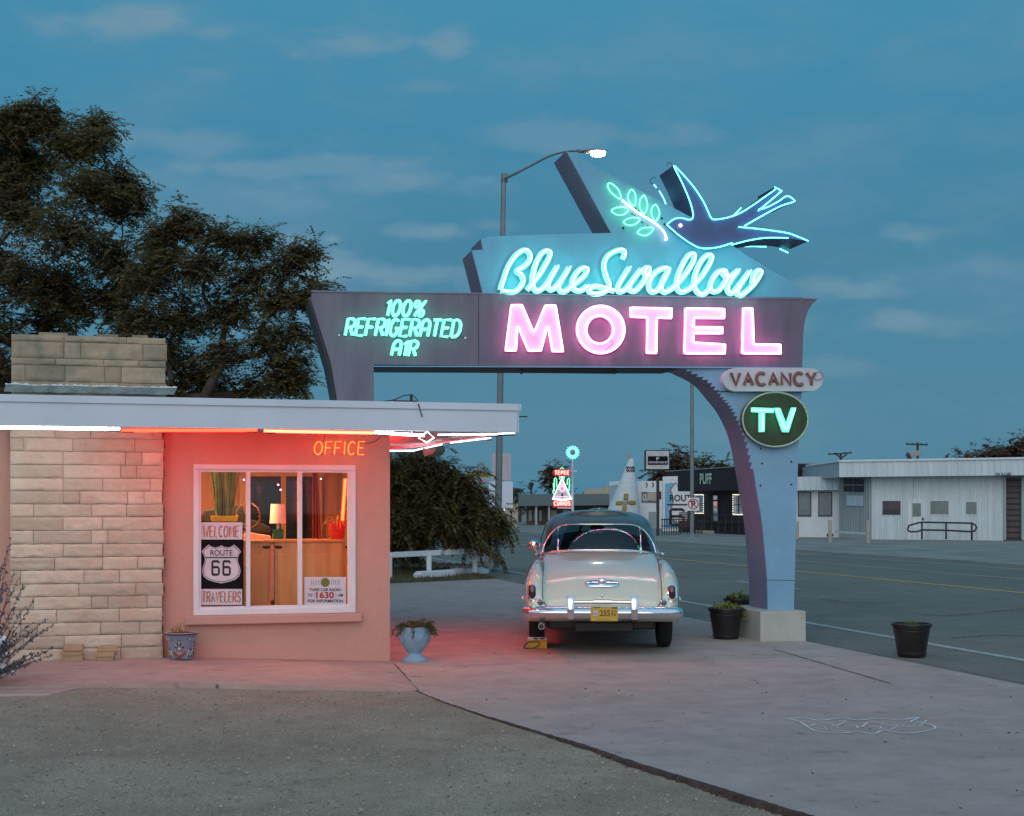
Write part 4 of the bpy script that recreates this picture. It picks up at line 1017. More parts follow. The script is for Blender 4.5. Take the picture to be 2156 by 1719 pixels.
# the swallow and its olive branch
bird = [(940, 650), (965, 630), (1000, 606), (1060, 597), (1112, 610), (1142, 603), (1150, 560), (1120, 450), (1060, 310), (993, 177), (1070, 250), (1130, 318), (1172, 372), (1232, 468), (1268, 545), (1288, 590), (1318, 609), (1360, 606), (1440, 592), (1520, 560), (1620, 500), (1720, 430), (1808, 366), (1800, 350), (1826, 352), (1850, 378), (1842, 394), (1690, 520), (1740, 512), (1830, 465), (1900, 420), (1955, 452), (1950, 468), (1850, 506), (1700, 580), (1562, 660), (1610, 676), (1700, 686), (1890, 714), (1985, 745), (2070, 782), (1985, 768), (1905, 757), (1740, 757), (1600, 777), (1455, 800), (1350, 830), (1230, 840), (1150, 812), (1050, 745), (985, 695)]
BO = .07
bd = plate('swallow', [zbird(*p) for p in bird], BO, .56, [M['bird_side']])
plate('face', [zbird(*p) for p in bird], BO+.004, .003, M['bird_blue'], bd)
bt = [[(940, 650), (1000, 605), (1060, 597), (1110, 610), (1142, 603), (1150, 560), (1120, 450), (1060, 310), (995, 178), (1070, 250), (1130, 318), (1172, 372), (1232, 465), (1270, 545), (1292, 592), (1322, 609), (1420, 595), (1520, 560), (1620, 500), (1720, 430), (1808, 366), (1800, 350)],
 [(1800, 350), (1850, 378), (1842, 394), (1670, 540)], [(1675, 528), (1740, 512), (1830, 465), (1900, 422), (1955, 453), (1950, 468), (1850, 502), (1700, 580), (1560, 660)],
 [(1515, 668), (1700, 687), (1890, 714), (1985, 745), (2070, 781)], [(1910, 757), (1740, 755), (1600, 775), (1455, 812)], [(1462, 796), (1350, 830), (1230, 840), (1150, 812), (1050, 745), (985, 690), (940, 650)]]
g = MB()
for st in bt: g.tube([sh(*p, BO+.04) for p in cr([zbird(*p) for p in st], 4)], .0070, 6)
obj('neon_outline', g, M['bird_tube'], bd, smooth='all')
for st in ([(880, 380), (915, 440), (935, 492)], [(838, 330), (858, 356)], [(1508, 826), (1620, 822), (1735, 826)], [(1842, 843), (1908, 875)], [(1475, 575), (1535, 515)]): g = MB(); g.tube([sh(*zbird(*p), BO-.60) for p in st], .0075, 6); obj('neon_outline', g, M['bird_tube'], bd, smooth='all')
g = MB(); c_ = sh(*zbird(1050, 656), BO+.03); g.ball(c_, .020, 10, 8); obj('eye', g, M['stem_tube'], bd, smooth='all')
g = MB()
for st in ([(850, 270), (815, 285), (806, 310), (835, 330)], [(985, 178), (965, 155), (945, 162), (944, 185)]): g.tube([sh(*zbird(*p), 0 if st[0][0] > 900 else -.5) for p in cr(st, 4)], .004, 5)
for x, y in ((922, 648), (900, 601)): g.ball(sh(*zbird(x, y), .10), .017, 8, 6)
obj('electrode', g, M['dark'], bd)
lv = [[(575, 445), (520, 415), (480, 370), (470, 335), (487, 318), (530, 345), (562, 385)], [(680, 500), (642, 470), (630, 425), (645, 385), (664, 370), (690, 410), (692, 470)], [(752, 565), (725, 510), (727, 460), (747, 425), (764, 420), (785, 480), (780, 530)], [(850, 625), (820, 570), (822, 520), (850, 490), (876, 530), (880, 575)], [(635, 530), (600, 510), (545, 514), (503, 532), (512, 555), (550, 572), (600, 568)], [(725, 605), (680, 593), (625, 605), (597, 628), (615, 648), (660, 655), (702, 638)], [(835, 678), (785, 672), (735, 685), (708, 710), (725, 728), (770, 737), (808, 718)]]
br = obj('olive_branch', MB().tube([sh(*zbird(*p), .05) for p in cr([(585, 455), (640, 500), (720, 560), (820, 620), (890, 675), (925, 722), (938, 768), (925, 768)], 4)], .0105, 6), M['stem_tube'], sign, smooth='all')
for l_ in lv:
    g = MB(); g.tube([sh(*p, .055) for p in cr([zbird(*p) for p in l_], 4, closed=True)], .0062, 6, closed=True); obj('neon_leaf', g, M['leaf_tube'], br, smooth='all')
g = MB()
for x, y in ((690, 520), (715, 540), (770, 580), (825, 610), (665, 565), (690, 582), (745, 632), (790, 660)): g.bar(sh(*zbird(x-9, y-5), .03), sh(*zbird(x+9, y+7), .03), .012)
for x, y in ((594, 676),): g.ball(sh(*zbird(x, y), .04), .017, 8, 6)
obj('electrode', g, M['dark'], br)

# ================================================================ CAR
M['cream'] = mat('cream_car_paint', (.61, .655, .53), .22, var=.03, coat=1.0)
M['roof_green'] = mat('dark_green_car_paint', (.060, .105, .088), .32, var=.05, coat=.6)
M['tyre'] = mat('tyre_rubber', (.012, .012, .012), .85, bump=.2, bs=60)
M['whitewall'] = mat('whitewall', (.6, .58, .54), .7)
M['tail_red'] = mat('dark_red_lens', (.060, .006, .006), .12, coat=1)
M['car_glass'] = glass('car_glass', (.62, .68, .66), 1.6)
M['car_in'] = mat('car_upholstery', (.085, .075, .08), .8)
M['plate_yellow'] = mat('plate_yellow', (.55, .37, .05), .5, var=.1, vs=20)
M['lens'] = mat('clear_lens', (.10, .105, .10), .1, coat=1)
yawc = -math.atan(.042); carc = V(1.095, 18.16, 0)
car = thing('parked_car', 'cream vintage sedan with dark green roof and chrome bumper parked under the motel sign', 'car', carc, rotz=yawc)
def interp(x, kn):
    if x <= kn[0][0]: return kn[0][1]
    for (a, p), (b, q), i in zip(kn, kn[1:], range(99)):
        if x <= b:
            t = (x-a)/(b-a)
            m0 = (q-p)/(b-a) if i == 0 else (kn[i+1][1]-kn[i-1][1])/(kn[i+1][0]-kn[i-1][0])
            m1 = (q-p)/(b-a) if i+2 >= len(kn) else (kn[i+2][1]-kn[i][1])/(kn[i+2][0]-kn[i][0])
            h = b-a; t2, t3 = t*t, t*t*t
            return (2*t3-3*t2+1)*p+(t3-2*t2+t)*h*m0+(-2*t3+3*t2)*q+(t3-t2)*h*m1
    return kn[-1][1]
HD = [(-2.545, .50), (-2.53, .58), (-2.50, .66), (-2.44, .745), (-2.34, .835), (-2.18, .92), (-1.95, .99), (-1.6, 1.055), (-1.2, 1.118), (-.8, 1.12), (0, 1.08), (.8, 1.07), (1.0, 1.06), (1.5, 1.03), (2.0, .97), (2.3, .88), (2.45, .76), (2.52, .6), (2.545, .5)]
HF = [(-2.545, .50), (-2.535, .60), (-2.51, .70), (-2.46, .79), (-2.36, .88), (-2.2, .95), (-1.95, 1.0), (-1.5, 1.025), (-1.0, 1.02), (-.4, .99), (.6, .98), (1.4, .97), (2.0, .93), (2.3, .85), (2.45, .74), (2.52, .6), (2.545, .5)]
WD = [(-2.545, .72), (-2.53, .775), (-2.5, .81), (-2.42, .84), (-2.2, .868), (-1.7, .885), (-1.2, .89), (0, .885), (1.3, .885), (2.1, .86), (2.4, .80), (2.52, .70), (2.545, .62)]
RW, FW, RT = -1.38, 1.45, .355
def zbt(y):
    z = .36 if abs(y) < 2.3 else .36+.10*min(1, (abs(y)-2.3)/.2)
    for w in (RW, FW):
        d = abs(y-w)
        if d < .43: z = max(z, min(.64, .24+math.sqrt(max(0, .43**2-d*d))))
    return z
ys = [-2.545, -2.54, -2.53, -2.515, -2.50, -2.47, -2.43, -2.38, -2.32, -2.25, -2.15, -2.05, -1.95, -1.86, -1.81, -1.78, -1.7, -1.6, -1.5, -1.38, -1.26, -1.16, -1.06, -.98, -.95, -.9, -.7, -.4, 0, .4, .8, .95, 1.02, 1.05, 1.1, 1.2, 1.32, 1.45, 1.58, 1.7, 1.8, 1.86, 1.9, 2.0, 2.1, 2.2, 2.3, 2.38, 2.44, 2.48, 2.51, 2.53, 2.545]
def section(y):
    hd, hf, w, zb = interp(y, HD), interp(y, HF), interp(y, WD), zbt(y)
    xf = min(.715, w-.10); P = []
    zc = min(.66, hf-.02); n = 2.05
    for i in range(22):                                   # lid and inner side of the fender
        x = xf*i/21
        deck = hd-.05*(x/.66)**2.6 if x <= .66 else hd-.05-.5*((x-.66)/.12)**1.5
        fen = hf-.9*max(0, (xf-x)/.16)**2.2*.5
        k = .022; h = max(0, min(1, .5+.5*(deck-fen)/k)); z = fen*(1-h)+deck*h+k*h*(1-h)
        P.append((x, z))
    for i in range(1, 13):
        a = math.pi/2*(1-i/12); P.append((xf+(w-xf)*math.cos(a)**(2/n), zc+(hf-zc)*math.sin(a)**(2/n)))
    zl = max(zb, .0); zc2 = min(zc, P[-1][1])
    zb2 = min(zl, zc2-.01)
    for i in range(1, 7): t = i/6; P.append((w-.015*t*t, zc2+(zb2-zc2)*t))
    P.append((w-.07, zb2)); P.append((w*.5, zb2)); P.append((0, zb2))
    return P
secs = [section(y) for y in ys]
g = MB(); m_ = len(secs[0])
full = []
for y, P in zip(ys, secs): full.append([(x, y, z) for x, z in P]+[(-x, y, z) for x, z in P[-2:0:-1]])
nn = len(full[0])
for r_ in full: g.v += r_
for i in range(len(full)-1):
    for k in range(nn): l = (k+1) % nn; g.f.append((i*nn+k, i*nn+l, (i+1)*nn+l, (i+1)*nn+k))
g.f.append(tuple(range(nn))); g.f.append(tuple(range((len(full)-1)*nn, len(full)*nn)))
body = obj('body', g, M['cream'], car, smooth=True, local=True)
def surf(x, y, d=0.0):                                     # top of the body at x,y
    P = section(y); x = abs(x)
    for (a, p), (b, q) in zip(P[:34], P[1:34]):
        if a <= x <= b: return p+(q-p)*(x-a)/(b-a+1e-9)+d
    return P[33][1]+d
def rear_y(x, z):                                          # rear face of the body at x,z
    lo, hi = -2.545, -1.0
    for _ in range(30):
        mid = (lo+hi)/2
        if surf(x, mid) > z: hi = mid
        else: lo = mid
    return hi
# lid seam
g = MB(); seam = []
for z in [.55+.018*i for i in range(1, 22)]:
    seam.append((.655, z))
sp = [(x, .525) for x in (0, .2, .4, .54)]+[(.60, .545), (.64, .60)]+[(.655, z) for z in (.66, .72, .78, .84, .89, .93)]
P = [(x, rear_y(x, z)-.002, z) for x, z in cr(sp, 4)]
P += [(.655+.02*i/8, -2.08+.9*i/8, surf(.655+.02*i/8, -2.08+.9*i/8)+.002) for i in range(1, 9)]
g.tube(P, .0045, 5); g.tube([(-x, y, z) for x, y, z in P], .0045, 5)
obj('boot_seam', g, M['black'], body, local=True)
# cabin: stacked plan outlines
LV = [(1.04, .765, -1.20, 1.14, 3.2), (1.10, .755, -1.13, 1.03, 3.2), (1.125, .750, -1.105, .98, 3.2), (1.18, .738, -1.061, .88, 3.1), (1.25, .72, -1.001, .76, 3.0), (1.32, .70, -.936, .65, 2.9), (1.385, .678, -.873, .56, 2.8), (1.415, .665, -.842, .52, 2.8), (1.44, .652, -.810, .47, 2.7), (1.475, .625, -.75, .40, 2.6), (1.51, .585, -.655, .33, 2.5), (1.545, .52, -.47, .24, 2.4), (1.575, .42, -.10, .10, 2.3), (1.595, .28, .10, -.03, 2.2), (1.606, .1, .3, -.2, 2)]
NA = 120
LV = [l if l[0] < 1.57 else (l[0], l[1], -l[1]*1.3, l[1]*1.3, l[4]) for l in LV]
LV = [(z, w, yr, yf, n-.35) for z, w, yr, yf, n in LV]
ang = [2*math.pi*(i+.5)/NA for i in range(NA)]
def cabin(a, z):
    z = max(LV[0][0], min(LV[-1][0], z))
    for p, q in zip(LV, LV[1:]):
        if p[0] <= z <= q[0]:
            t = (z-p[0])/(q[0]-p[0]); w, yr, yf, n = (p[k]+(q[k]-p[k])*t for k in (1, 2, 3, 4)); break
    c, s_ = math.cos(a), math.sin(a); cy = (yr+yf)/2; ry = abs(yf-yr)/2
    return (math.copysign(abs(c)**(2/n), c)*w, cy+math.copysign(abs(s_)**(2/n), s_)*ry, z)
def zband(a):
    d = abs(math.degrees(a)-270)
    if d < 62: e_ = d/62; return 1.128-.062*e_**2.2, 1.430-.275*e_**5.5
    if d < 69: f = (d-62)/7; return 1.066+.049*f, 1.155+(1.415-1.155)*f
    return 1.115, 1.415
def zrow(l, a):
    zb_q, zt_q = zband(a)
    if l == 0: return .87
    if l == 1: return (1.0+zb_q)/2
    if l <= 7: return zb_q+(zt_q-zb_q)*(l-2)/5
    return zt_q+(1.606-zt_q)*((LV[l][0]-1.415)/(1.606-1.415))
GLASS_LV = (2, 7)
def is_glass(l, k):
    if not (GLASS_LV[0] <= l < GLASS_LV[1]): return None
    d = math.degrees(ang[k])+180/NA
    if 208.5 < d < 331.5: return 'rear'
    if 40 < d < 140: return 'front'
    if (5 < d < 30) or (150 < d < 175) or (184 < d < 194) or (346 < d < 356): return 'side'
    return None
gr, gg, gs, gk = MB(), MB(), MB(), MB()
ringv = [[cabin(a, zrow(l, a)) if l else cabin(a, 1.04)[:2]+(.87,) for a in ang] for l in range(len(LV))]
for l in range(len(LV)-1):
    for k in range(NA):
        q = (k+1) % NA; t = is_glass(l, k); f = [ringv[l][k], ringv[l][q], ringv[l+1][q], ringv[l+1][k]]
        (gk if l < 2 else gr if t is None else gg if t == 'rear' else gs).add(f, [(0, 1, 2, 3)])
gr.add(ringv[-1], [tuple(range(NA))])
def weld(mb):
    idx = {}; v = []; f = []
    for q in mb.f:
        r_ = []
        for i in q:
            key = tuple(round(c, 5) for c in mb.v[i])
            if key not in idx: idx[key] = len(v); v.append(mb.v[i])
            r_.append(idx[key])
        f.append(tuple(r_))
    mb.v, mb.f = v, f; return mb
roof = obj('roof', weld(gr), M['roof_green'], car, smooth='all', local=True)
obj('cowl', weld(gk), M['cream'], car, smooth='all', local=True)
rg = obj('rear_window', weld(gg), M['car_glass'], car, smooth='all', local=True)
obj('side_window', weld(gs), M['car_glass'], car, smooth='all', local=True)
ks = [k for k in range(NA) if is_glass(3, k) == 'rear']; k0, k1 = ks[0], ks[-1]+1
lo = [V(*ringv[GLASS_LV[0]][k % NA]) for k in range(k0, k1+1)]; hi = [V(*ringv[GLASS_LV[1]][k % NA]) for k in range(k0, k1+1)]
s0 = [V(*ringv[l][k0]) for l in range(2, 8)]; s1 = [V(*ringv[l][k1 % NA]) for l in range(2, 8)]
g = MB(); g.tube(lo+s1[1:-1]+hi[::-1]+s0[::-1][1:-1], .010, 6, closed=True); obj('trim', g, M['chrome'], rg, smooth='all', local=True)
for sx in (-1, 1):
    def at_x(ring, x):
        b = [p for p in ring if p[1] < -.2]; b = sorted(b, key=lambda p: p[0])
        for p, q in zip(b, b[1:]):
            if p[0] <= x <= q[0]: t = (x-p[0])/(q[0]-p[0]); return V(*p).lerp(V(*q), t)
    g = MB(); g.tube([at_x(ringv[l], sx*.50)+V(0, -.004, 0) for l in range(2, 8)], .012, 6); obj('divider', g, M['chrome'], rg, smooth='all', local=True)
# bumper with guards
g = MB()
def bprof(i): return [(0, .415), (.05, .42), (.085, .45), (.10, .49), (.085, .53), (.05, .552), (0, .556), (-.02, .49)]
xs = [-.885, -.875, -.84, -.78, -.68, -.5, -.25, 0, .25, .5, .68, .78, .84, .875, .885]; R0 = []
for x in xs:
    yb_ = -2.60+.11*max(0, (abs(x)-.45)/.43)**2.2; k = 1-.55*max(0, (abs(x)-.83)/.055)
    R0.append([(x, yb_-dx*k, .487+(z-.487)*k) for dx, z in bprof(0)])
o = 0
for r_ in R0: g.v += r_
for i in range(len(R0)-1):
    for k in range(8): l = (k+1) % 8; g.f.append((i*8+k, i*8+l, (i+1)*8+l, (i+1)*8+k))
g.f += [tuple(range(8)), tuple(range(len(R0)*8-8, len(R0)*8))]
bmp = obj('rear_bumper', g, M['chrome'], car, smooth=True, local=True)
for sx in (-1, 1):
    g = MB(); x = sx*.345
    prof = [(-2.62, .40), (-2.72, .42), (-2.735, .48), (-2.73, .55), (-2.725, .60), (-2.715, .645), (-2.69, .675), (-2.655, .67), (-2.64, .62), (-2.62, .5)]
    rows = []
    for dx, sc in ((-.040, .72), (-.034, .92), (-.02, 1), (.02, 1), (.034, .92), (.040, .72)):
        cy_, cz_ = -2.66, .535; rows.append([(x+dx, cy_+(y-cy_)*sc, cz_+(z-cz_)*(.9+.1*sc)) for y, z in prof])
    for r_ in rows: g.v += r_
    n_ = len(prof)
    for i in range(5):
        for k in range(n_): l = (k+1) % n_; g.f.append((i*n_+k, i*n_+l, (i+1)*n_+l, (i+1)*n_+k))
    g.f += [tuple(range(n_)), tuple(range(5*n_, 6*n_))]
    obj('bumper_guard', g, M['chrome'], bmp, smooth=True, local=True)
g = MB(); g.tube([(-.34, -2.685, .605), (-.1, -2.69, .607), (.1, -2.69, .607), (.34, -2.685, .605)], .018, 8); g.tube([(-.095, -2.695, .608), (.095, -2.695, .608)], .026, 8); obj('crossbar', g, M['chrome'], bmp, smooth=True, local=True)
# licence plate
lpx = .0; g = MB(); g.box(-.128, .168, -2.752, -2.744, .405, .56); lic = obj('licence_plate', g, M['plate_yellow'], car, local=True, bevel=.003)
mpl = lambda px, py, o=0: V(-.128+.296*px, -2.7535-o, .56-.155*py)
g = flat_text('2551', .33, .80, .22, .64, mpl, 0, .02); flat_text('N', .855, .90, .22, .40, mpl, 0, .02, g); flat_text('M', .85, .91, .46, .62, mpl, 0, .02, g)
M['plate_brown'] = mat('plate_brown', (.16, .045, .01), .6); obj('plate_number', g, M['plate_brown'], lic, local=True)
g = MB(); g.prism([mpl(x, y) for x, y in shield(.175, .24, .17, .42)], (0, -.0008, 0)); ps = obj('plate_shield', g, M['board_white'], lic, local=True)
g = flat_text('66', .125, .225, .40, .56, lambda a, b, o: mpl(a, b, .0012), 0, .02); M['plate_blue'] = mat('plate_blue', (.05, .06, .22), .6); obj('shield_number', g, M['plate_blue'], lic, local=True)
g = MB(); g.box(-.10, -.02, -2.753, -2.7445, .548, .556); g.box(.10, .16, -2.753, -2.7445, .543, .556); g.box(-.06, .09, -2.7545, -2.7445, .418, .421); obj('sticker', g, M['tv_green'], lic, local=True)
# boot handle
g = MB(); zc_ = .79; yb_ = rear_y(.0, zc_)
g.grid(lambda u, v: (lambda x, a: (x, rear_y(x, zc_+.038*math.sqrt(max(0, 1-(x/.195)**4))*math.sin(a))-.006-.032*math.sqrt(max(0, 1-(x/.195)**2))*max(0, math.cos(a)), zc_+.038*math.sqrt(max(0, 1-(x/.195)**4))*math.sin(a)))(-.195+.39*u, -1.57+3.14*v), 28, 10)
hnd = obj('boot_handle', g, M['chrome'], car, smooth='all', local=True)
g = MB(); g.ball((0, yb_-.03, zc_+.030), .050, 14, 8, (1, .6, .85)); obj('emblem', g, M['chrome'], hnd, smooth='all', local=True)
g = MB(); g.ball((0, rear_y(0, .665)-.004, .665), .016, 10, 8, (.8, .7, 1.5)); obj('boot_lock', g, M['chrome'], car, smooth='all', local=True)
# lamps
for sx in (-1, 1):
    x = sx*.765; y = -2.508
    def pill(rx, rz, z0, n=24): return [(x+rx*math.cos(t), z0+(rz-rx)*(1 if math.sin(t) > 0 else -1)*(1 if abs(math.sin(t)) > 1e-6 else 0)+rx*math.sin(t)) for t in [2*math.pi*i/n for i in range(n)]]
    g = MB(); o_ = pill(.052, .098, .70); i_ = pill(.038, .082, .70)
    g.ring([(a, y-.035+(b-.6)*.22, b) for a, b in o_], [(a, y-.045+(b-.6)*.22, b) for a, b in i_], (0, .09, 0)); tl = obj('tail_light', g, M['chrome'], car, smooth=True, local=True)
    g = MB(); g.ball((x, y-.030+.022, .70), .04, 16, 10, (1, .55, 2.1)); obj('lens', g, M['tail_red'], tl, smooth='all', local=True)
    x2 = sx*.655; g = MB(); x2 = sx*.675; yy = -2.525
    g.ball((x2, yy+.0, .595), .043, 16, 10, (1, .6, 1)); rl = obj('reversing_lamp', g, M['chrome'], car, smooth='all', local=True)
    g = MB(); g.ball((x2, yy-.014, .595), .030, 12, 8, (1, .5, 1)); obj('lens', g, M['lens'], rl, smooth='all', local=True)
    # wheels
    for w_, nm in ((RW, 'wheel'), (FW, 'wheel')):
        cx = sx*.745; g = MB()
        prof = [(.20, -.07), (.30, -.085), (.335, -.075), (.352, -.05), (.356, 0), (.352, .05), (.335, .075), (.30, .085), (.20, .07)]
        n_ = 40
        for r, a in prof:
            for k in range(n_): t = 2*math.pi*k/n_; g.v.append((cx+a, w_+r*math.cos(t), RT+r*math.sin(t)))
        for i in range(len(prof)-1):
            for k in range(n_): l = (k+1) % n_; g.f.append((i*n_+k, i*n_+l, (i+1)*n_+l, (i+1)*n_+k))
        wh = obj('wheel', g, M['tyre'], car, smooth=True, local=True)
        g = MB(); n0 = 32
        for r, a in ((.30, .086), (.22, .078)):
            for k in range(n0): t = 2*math.pi*k/n0; g.v.append((cx+sx*a, w_+r*math.cos(t), RT+r*math.sin(t)))
        for k in range(n0): l = (k+1) % n0; g.f.append((k, l, n0+l, n0+k))
        obj('whitewall', g, M['whitewall'], wh, local=True)
        g = MB(); g.ball((cx+sx*.06, w_, RT), .2, 20, 10, (.25, 1, 1)); obj('hubcap', g, M['chrome'], wh, smooth='all', local=True)
    g = MB(); g.tube([(sx*.885, -2.1, .60), (sx*.905, -1.4, .62), (sx*.903, 0, .62), (sx*.9, 1.2, .62)], .014, 6); obj('side_trim', g, M['chrome'], body, smooth='all', local=True)
    g = MB(); g.ball((sx*.835, .55, 1.14 if sx < 0 else 1.03), .075 if sx < 0 else .03, 14, 10, (1, .6, 1) if sx < 0 else (2, .5, .6)); g.tube([(sx*.75, .6, 1.0), (sx*.835, .57, 1.10 if sx < 0 else 1.03)], .012, 6); obj('spot_lamp' if sx < 0 else 'wing_mirror', g, M['chrome'], car, smooth='all', local=True)
    g = MB(); g.tube([(sx*.755, -1.15, 1.075), (sx*.772, -.5, 1.06), (sx*.775, .4, 1.06), (sx*.75, 1.0, 1.075)], .011, 6); obj('belt_trim', g, M['chrome'], body, smooth='all', local=True)
    g = MB(); g.ball((sx*.80, -.3, .93), .03, 10, 6, (.8, 3, .6)); obj('door_handle', g, M['chrome'], body, smooth='all', local=True)
g = MB(); g.tube([(-.665, -2.62, .335), (-.665, -2.1, .335), (-.6, -1.7, .33)], .036, 14); ex = obj('exhaust_pipe', g, M['steel'], car, smooth=True, local=True)
g = MB(); g.tube([(-.665, -2.622, .335), (-.665, -2.619, .335)], .028, 12); obj('bore', g, M['black'], ex, local=True)
g = MB(); g.box(-.6, .6, -2.2, 2.1, .27, .37); g.tube([(-.7, RW, RT), (.7, RW, RT)], .05, 8); g.box(-.3, .35, -2.35, -1.8, .25, .37); obj('chassis', g, M['black'], car, local=True, bevel=.02)
g = MB(); g.ring([(x, y, .9) for x, y in ((-.7, -1.1), (.7, -1.1), (.7, 1.0), (-.7, 1.0))], [(x, y, .9) for x, y in ((-.69, -1.09), (.69, -1.09), (.69, .99), (-.69, .99))], (0, 0, .1))
g.box(-.62, .62, -.62, -.45, .5, 1.03); g.box(-.62, .62, .1, .28, .5, 1.04); g.box(-.7, .7, .75, 1.0, .8, 1.07); g.quad((-.74, -1.15, 1.06), (.74, -1.15, 1.06), (.72, -.72, 1.06), (-.72, -.72, 1.06)); obj('seats', g, M['car_in'], car, local=True)
g = MB(); cs = V(-.37, .58, 1.13); ax = V(0, .55, .83)
P = [cs+V(.20*math.cos(t), .20*math.sin(t)*.83, -.20*math.sin(t)*-.55) for t in [k*.2618 for k in range(24)]]
g.tube(P, .011, 6, closed=True); g.tube([P[0], cs, P[12]], .009, 6); g.tube([cs, cs+V(0, .3, -.25)], .02, 6); obj('steering_wheel', g, M['black'], car, smooth='all', local=True)
g = MB(); g.tube([(0, .55, 1.38), (0, .56, 1.44)], .008, 5); g.ball((0, .53, 1.37), .07, 12, 6, (1.4, .25, .5)); obj('mirror', g, M['black'], car, smooth='all', local=True)
g = MB(); g.ball((.02, .55, 1.60), .06, 12, 8, (2.2, 1.5, .5)); obj('roof_lamp', g, M['lens'], roof, smooth='all', local=True)
# yellow charger by the wheel
cp = on_ground(1131, 1366); bxr = thing('charger_box', 'small yellow battery charger with looped black cord by the rear wheel', 'battery charger', (cp.x, cp.y+.06, 0))
M['box_yellow'] = mat('box_yellow', (.55, .33, .02), .5); 
g = MB(); g.box(cp.x-.115, cp.x+.115, cp.y, cp.y+.11, 0, .10); obj('case', g, M['box_yellow'], bxr, bevel=.008)
g = MB(); g.box(cp.x-.108, cp.x+.110, cp.y+.004, cp.y+.105, .101, .130); obj('panel', g, M['board_white'], bxr, bevel=.004)
g = MB(); g.box(cp.x-.04, cp.x+.01, cp.y+.002, cp.y+.005, .107, .124); g.box(cp.x+.03, cp.x+.09, cp.y+.002, cp.y+.005, .107, .124); obj('dial', g, M['black'], bxr)
g = MB(); g.tube([(cp.x+a, cp.y-.012, b) for a, b in cr([(-.10, .08), (-.14, .04), (-.15, .01), (-.10, .006), (-.03, .012), (.03, .05), (.0, .085), (-.07, .075)], 5)], .006, 6, closed=True); obj('cord', g, M['black'], bxr, smooth='all')

# ================================================================ POTS, BRICKS, URN
M['soil'] = mat('potting_soil', (.03, .022, .016), .95, bump=.5)
M['blackpot'] = mat('black_resin', (.016, .012, .013), .35, var=.2, vs=6)
M['herb'] = mat('yellow_green_leaf', (.15, .19, .035), .6, island=.45)
M['sedum'] = mat('olive_leaf', (.07, .075, .022), .6, island=.5)
def leafs(mb, c, n, rx, rz, lr, rnd, flat=.5):
    for k in range(n):
        a = rnd.uniform(0, 6.283); r = math.sqrt(rnd.random())*rx; z = rnd.random()**1.3*rz*(1-.4*r/rx)
        p = V(c[0]+r*math.cos(a), c[1]+r*math.sin(a), c[2]+z); d = V(rnd.gauss(0, 1), rnd.gauss(0, 1), rnd.gauss(0, flat)+.2).normalized()
        s = d.cross(V(rnd.gauss(0, 1), rnd.gauss(0, 1), rnd.gauss(0, 1))).normalized(); l = lr*rnd.uniform(.6, 1.3)
        mb.quad(p-s*l*.1, p+d*l*.5-s*l*.35, p+d*l, p+d*l*.5+s*l*.35)
def black_pot():
    t = thing('planter_pot', 'x', 'planter', (0, 0, 0), 'black planter pots on the concrete')
    g = MB(); g.lathe([(.150, 0), (.156, .01), (.158, .03), (.164, .035), (.164, .05), (.160, .055), (.196, .30), (.203, .305), (.203, .32), (.199, .325), (.203, .345), (.210, .35), (.210, .365), (.222, .368), (.226, .385), (.222, .40), (.200, .40), (.196, .36)], 40); obj('pot', g, M['blackpot'], t, smooth=True)
    g = MB(); g.lathe([(.0, .355), (.198, .355), (.198, .36), (0, .365)], 24); obj('soil', g, M['soil'], t)
    return t
p1 = black_pot(); pots = [p1, copy_tree(p1), copy_tree(p1)]
spots = [((1533, 1348), None, 'black ribbed planter pot with yellow green plants in front of the white plinth'), (None, V(3.10, 19.4, 0), 'black planter pot with green plants half hidden behind the sign pillar'), ((1929, 1385), None, 'black ribbed planter pot standing alone on the concrete by the road')]
for i, (px, pos, lab) in enumerate(spots):
    o = pots[i]
    o.location = pos if pos is not None else on_ground(*px)+V(0, .18, 0)
    o['label'] = lab; k = (1.0, 1.0, .98)[i]; o.scale = (k, k, k*(.97, 1, .92)[i])
    g = MB(); rnd = random.Random(30+i); c = (0, 0, .37)
    if i < 2:
        leafs(g, c, 190, .19, .10, .055, rnd); leafs(g, (.19, -.02, .26), 70, .055, .14, .05, rnd); leafs(g, (.02, 0, .40), 30, .03, .08, .05, rnd)
    else: blades(g, (.0, 0, .37), 50, .08, .16, .007, 1.2, 1.5, rnd)
    obj('plant', g, M['herb'], o, recalc=False, local=True)
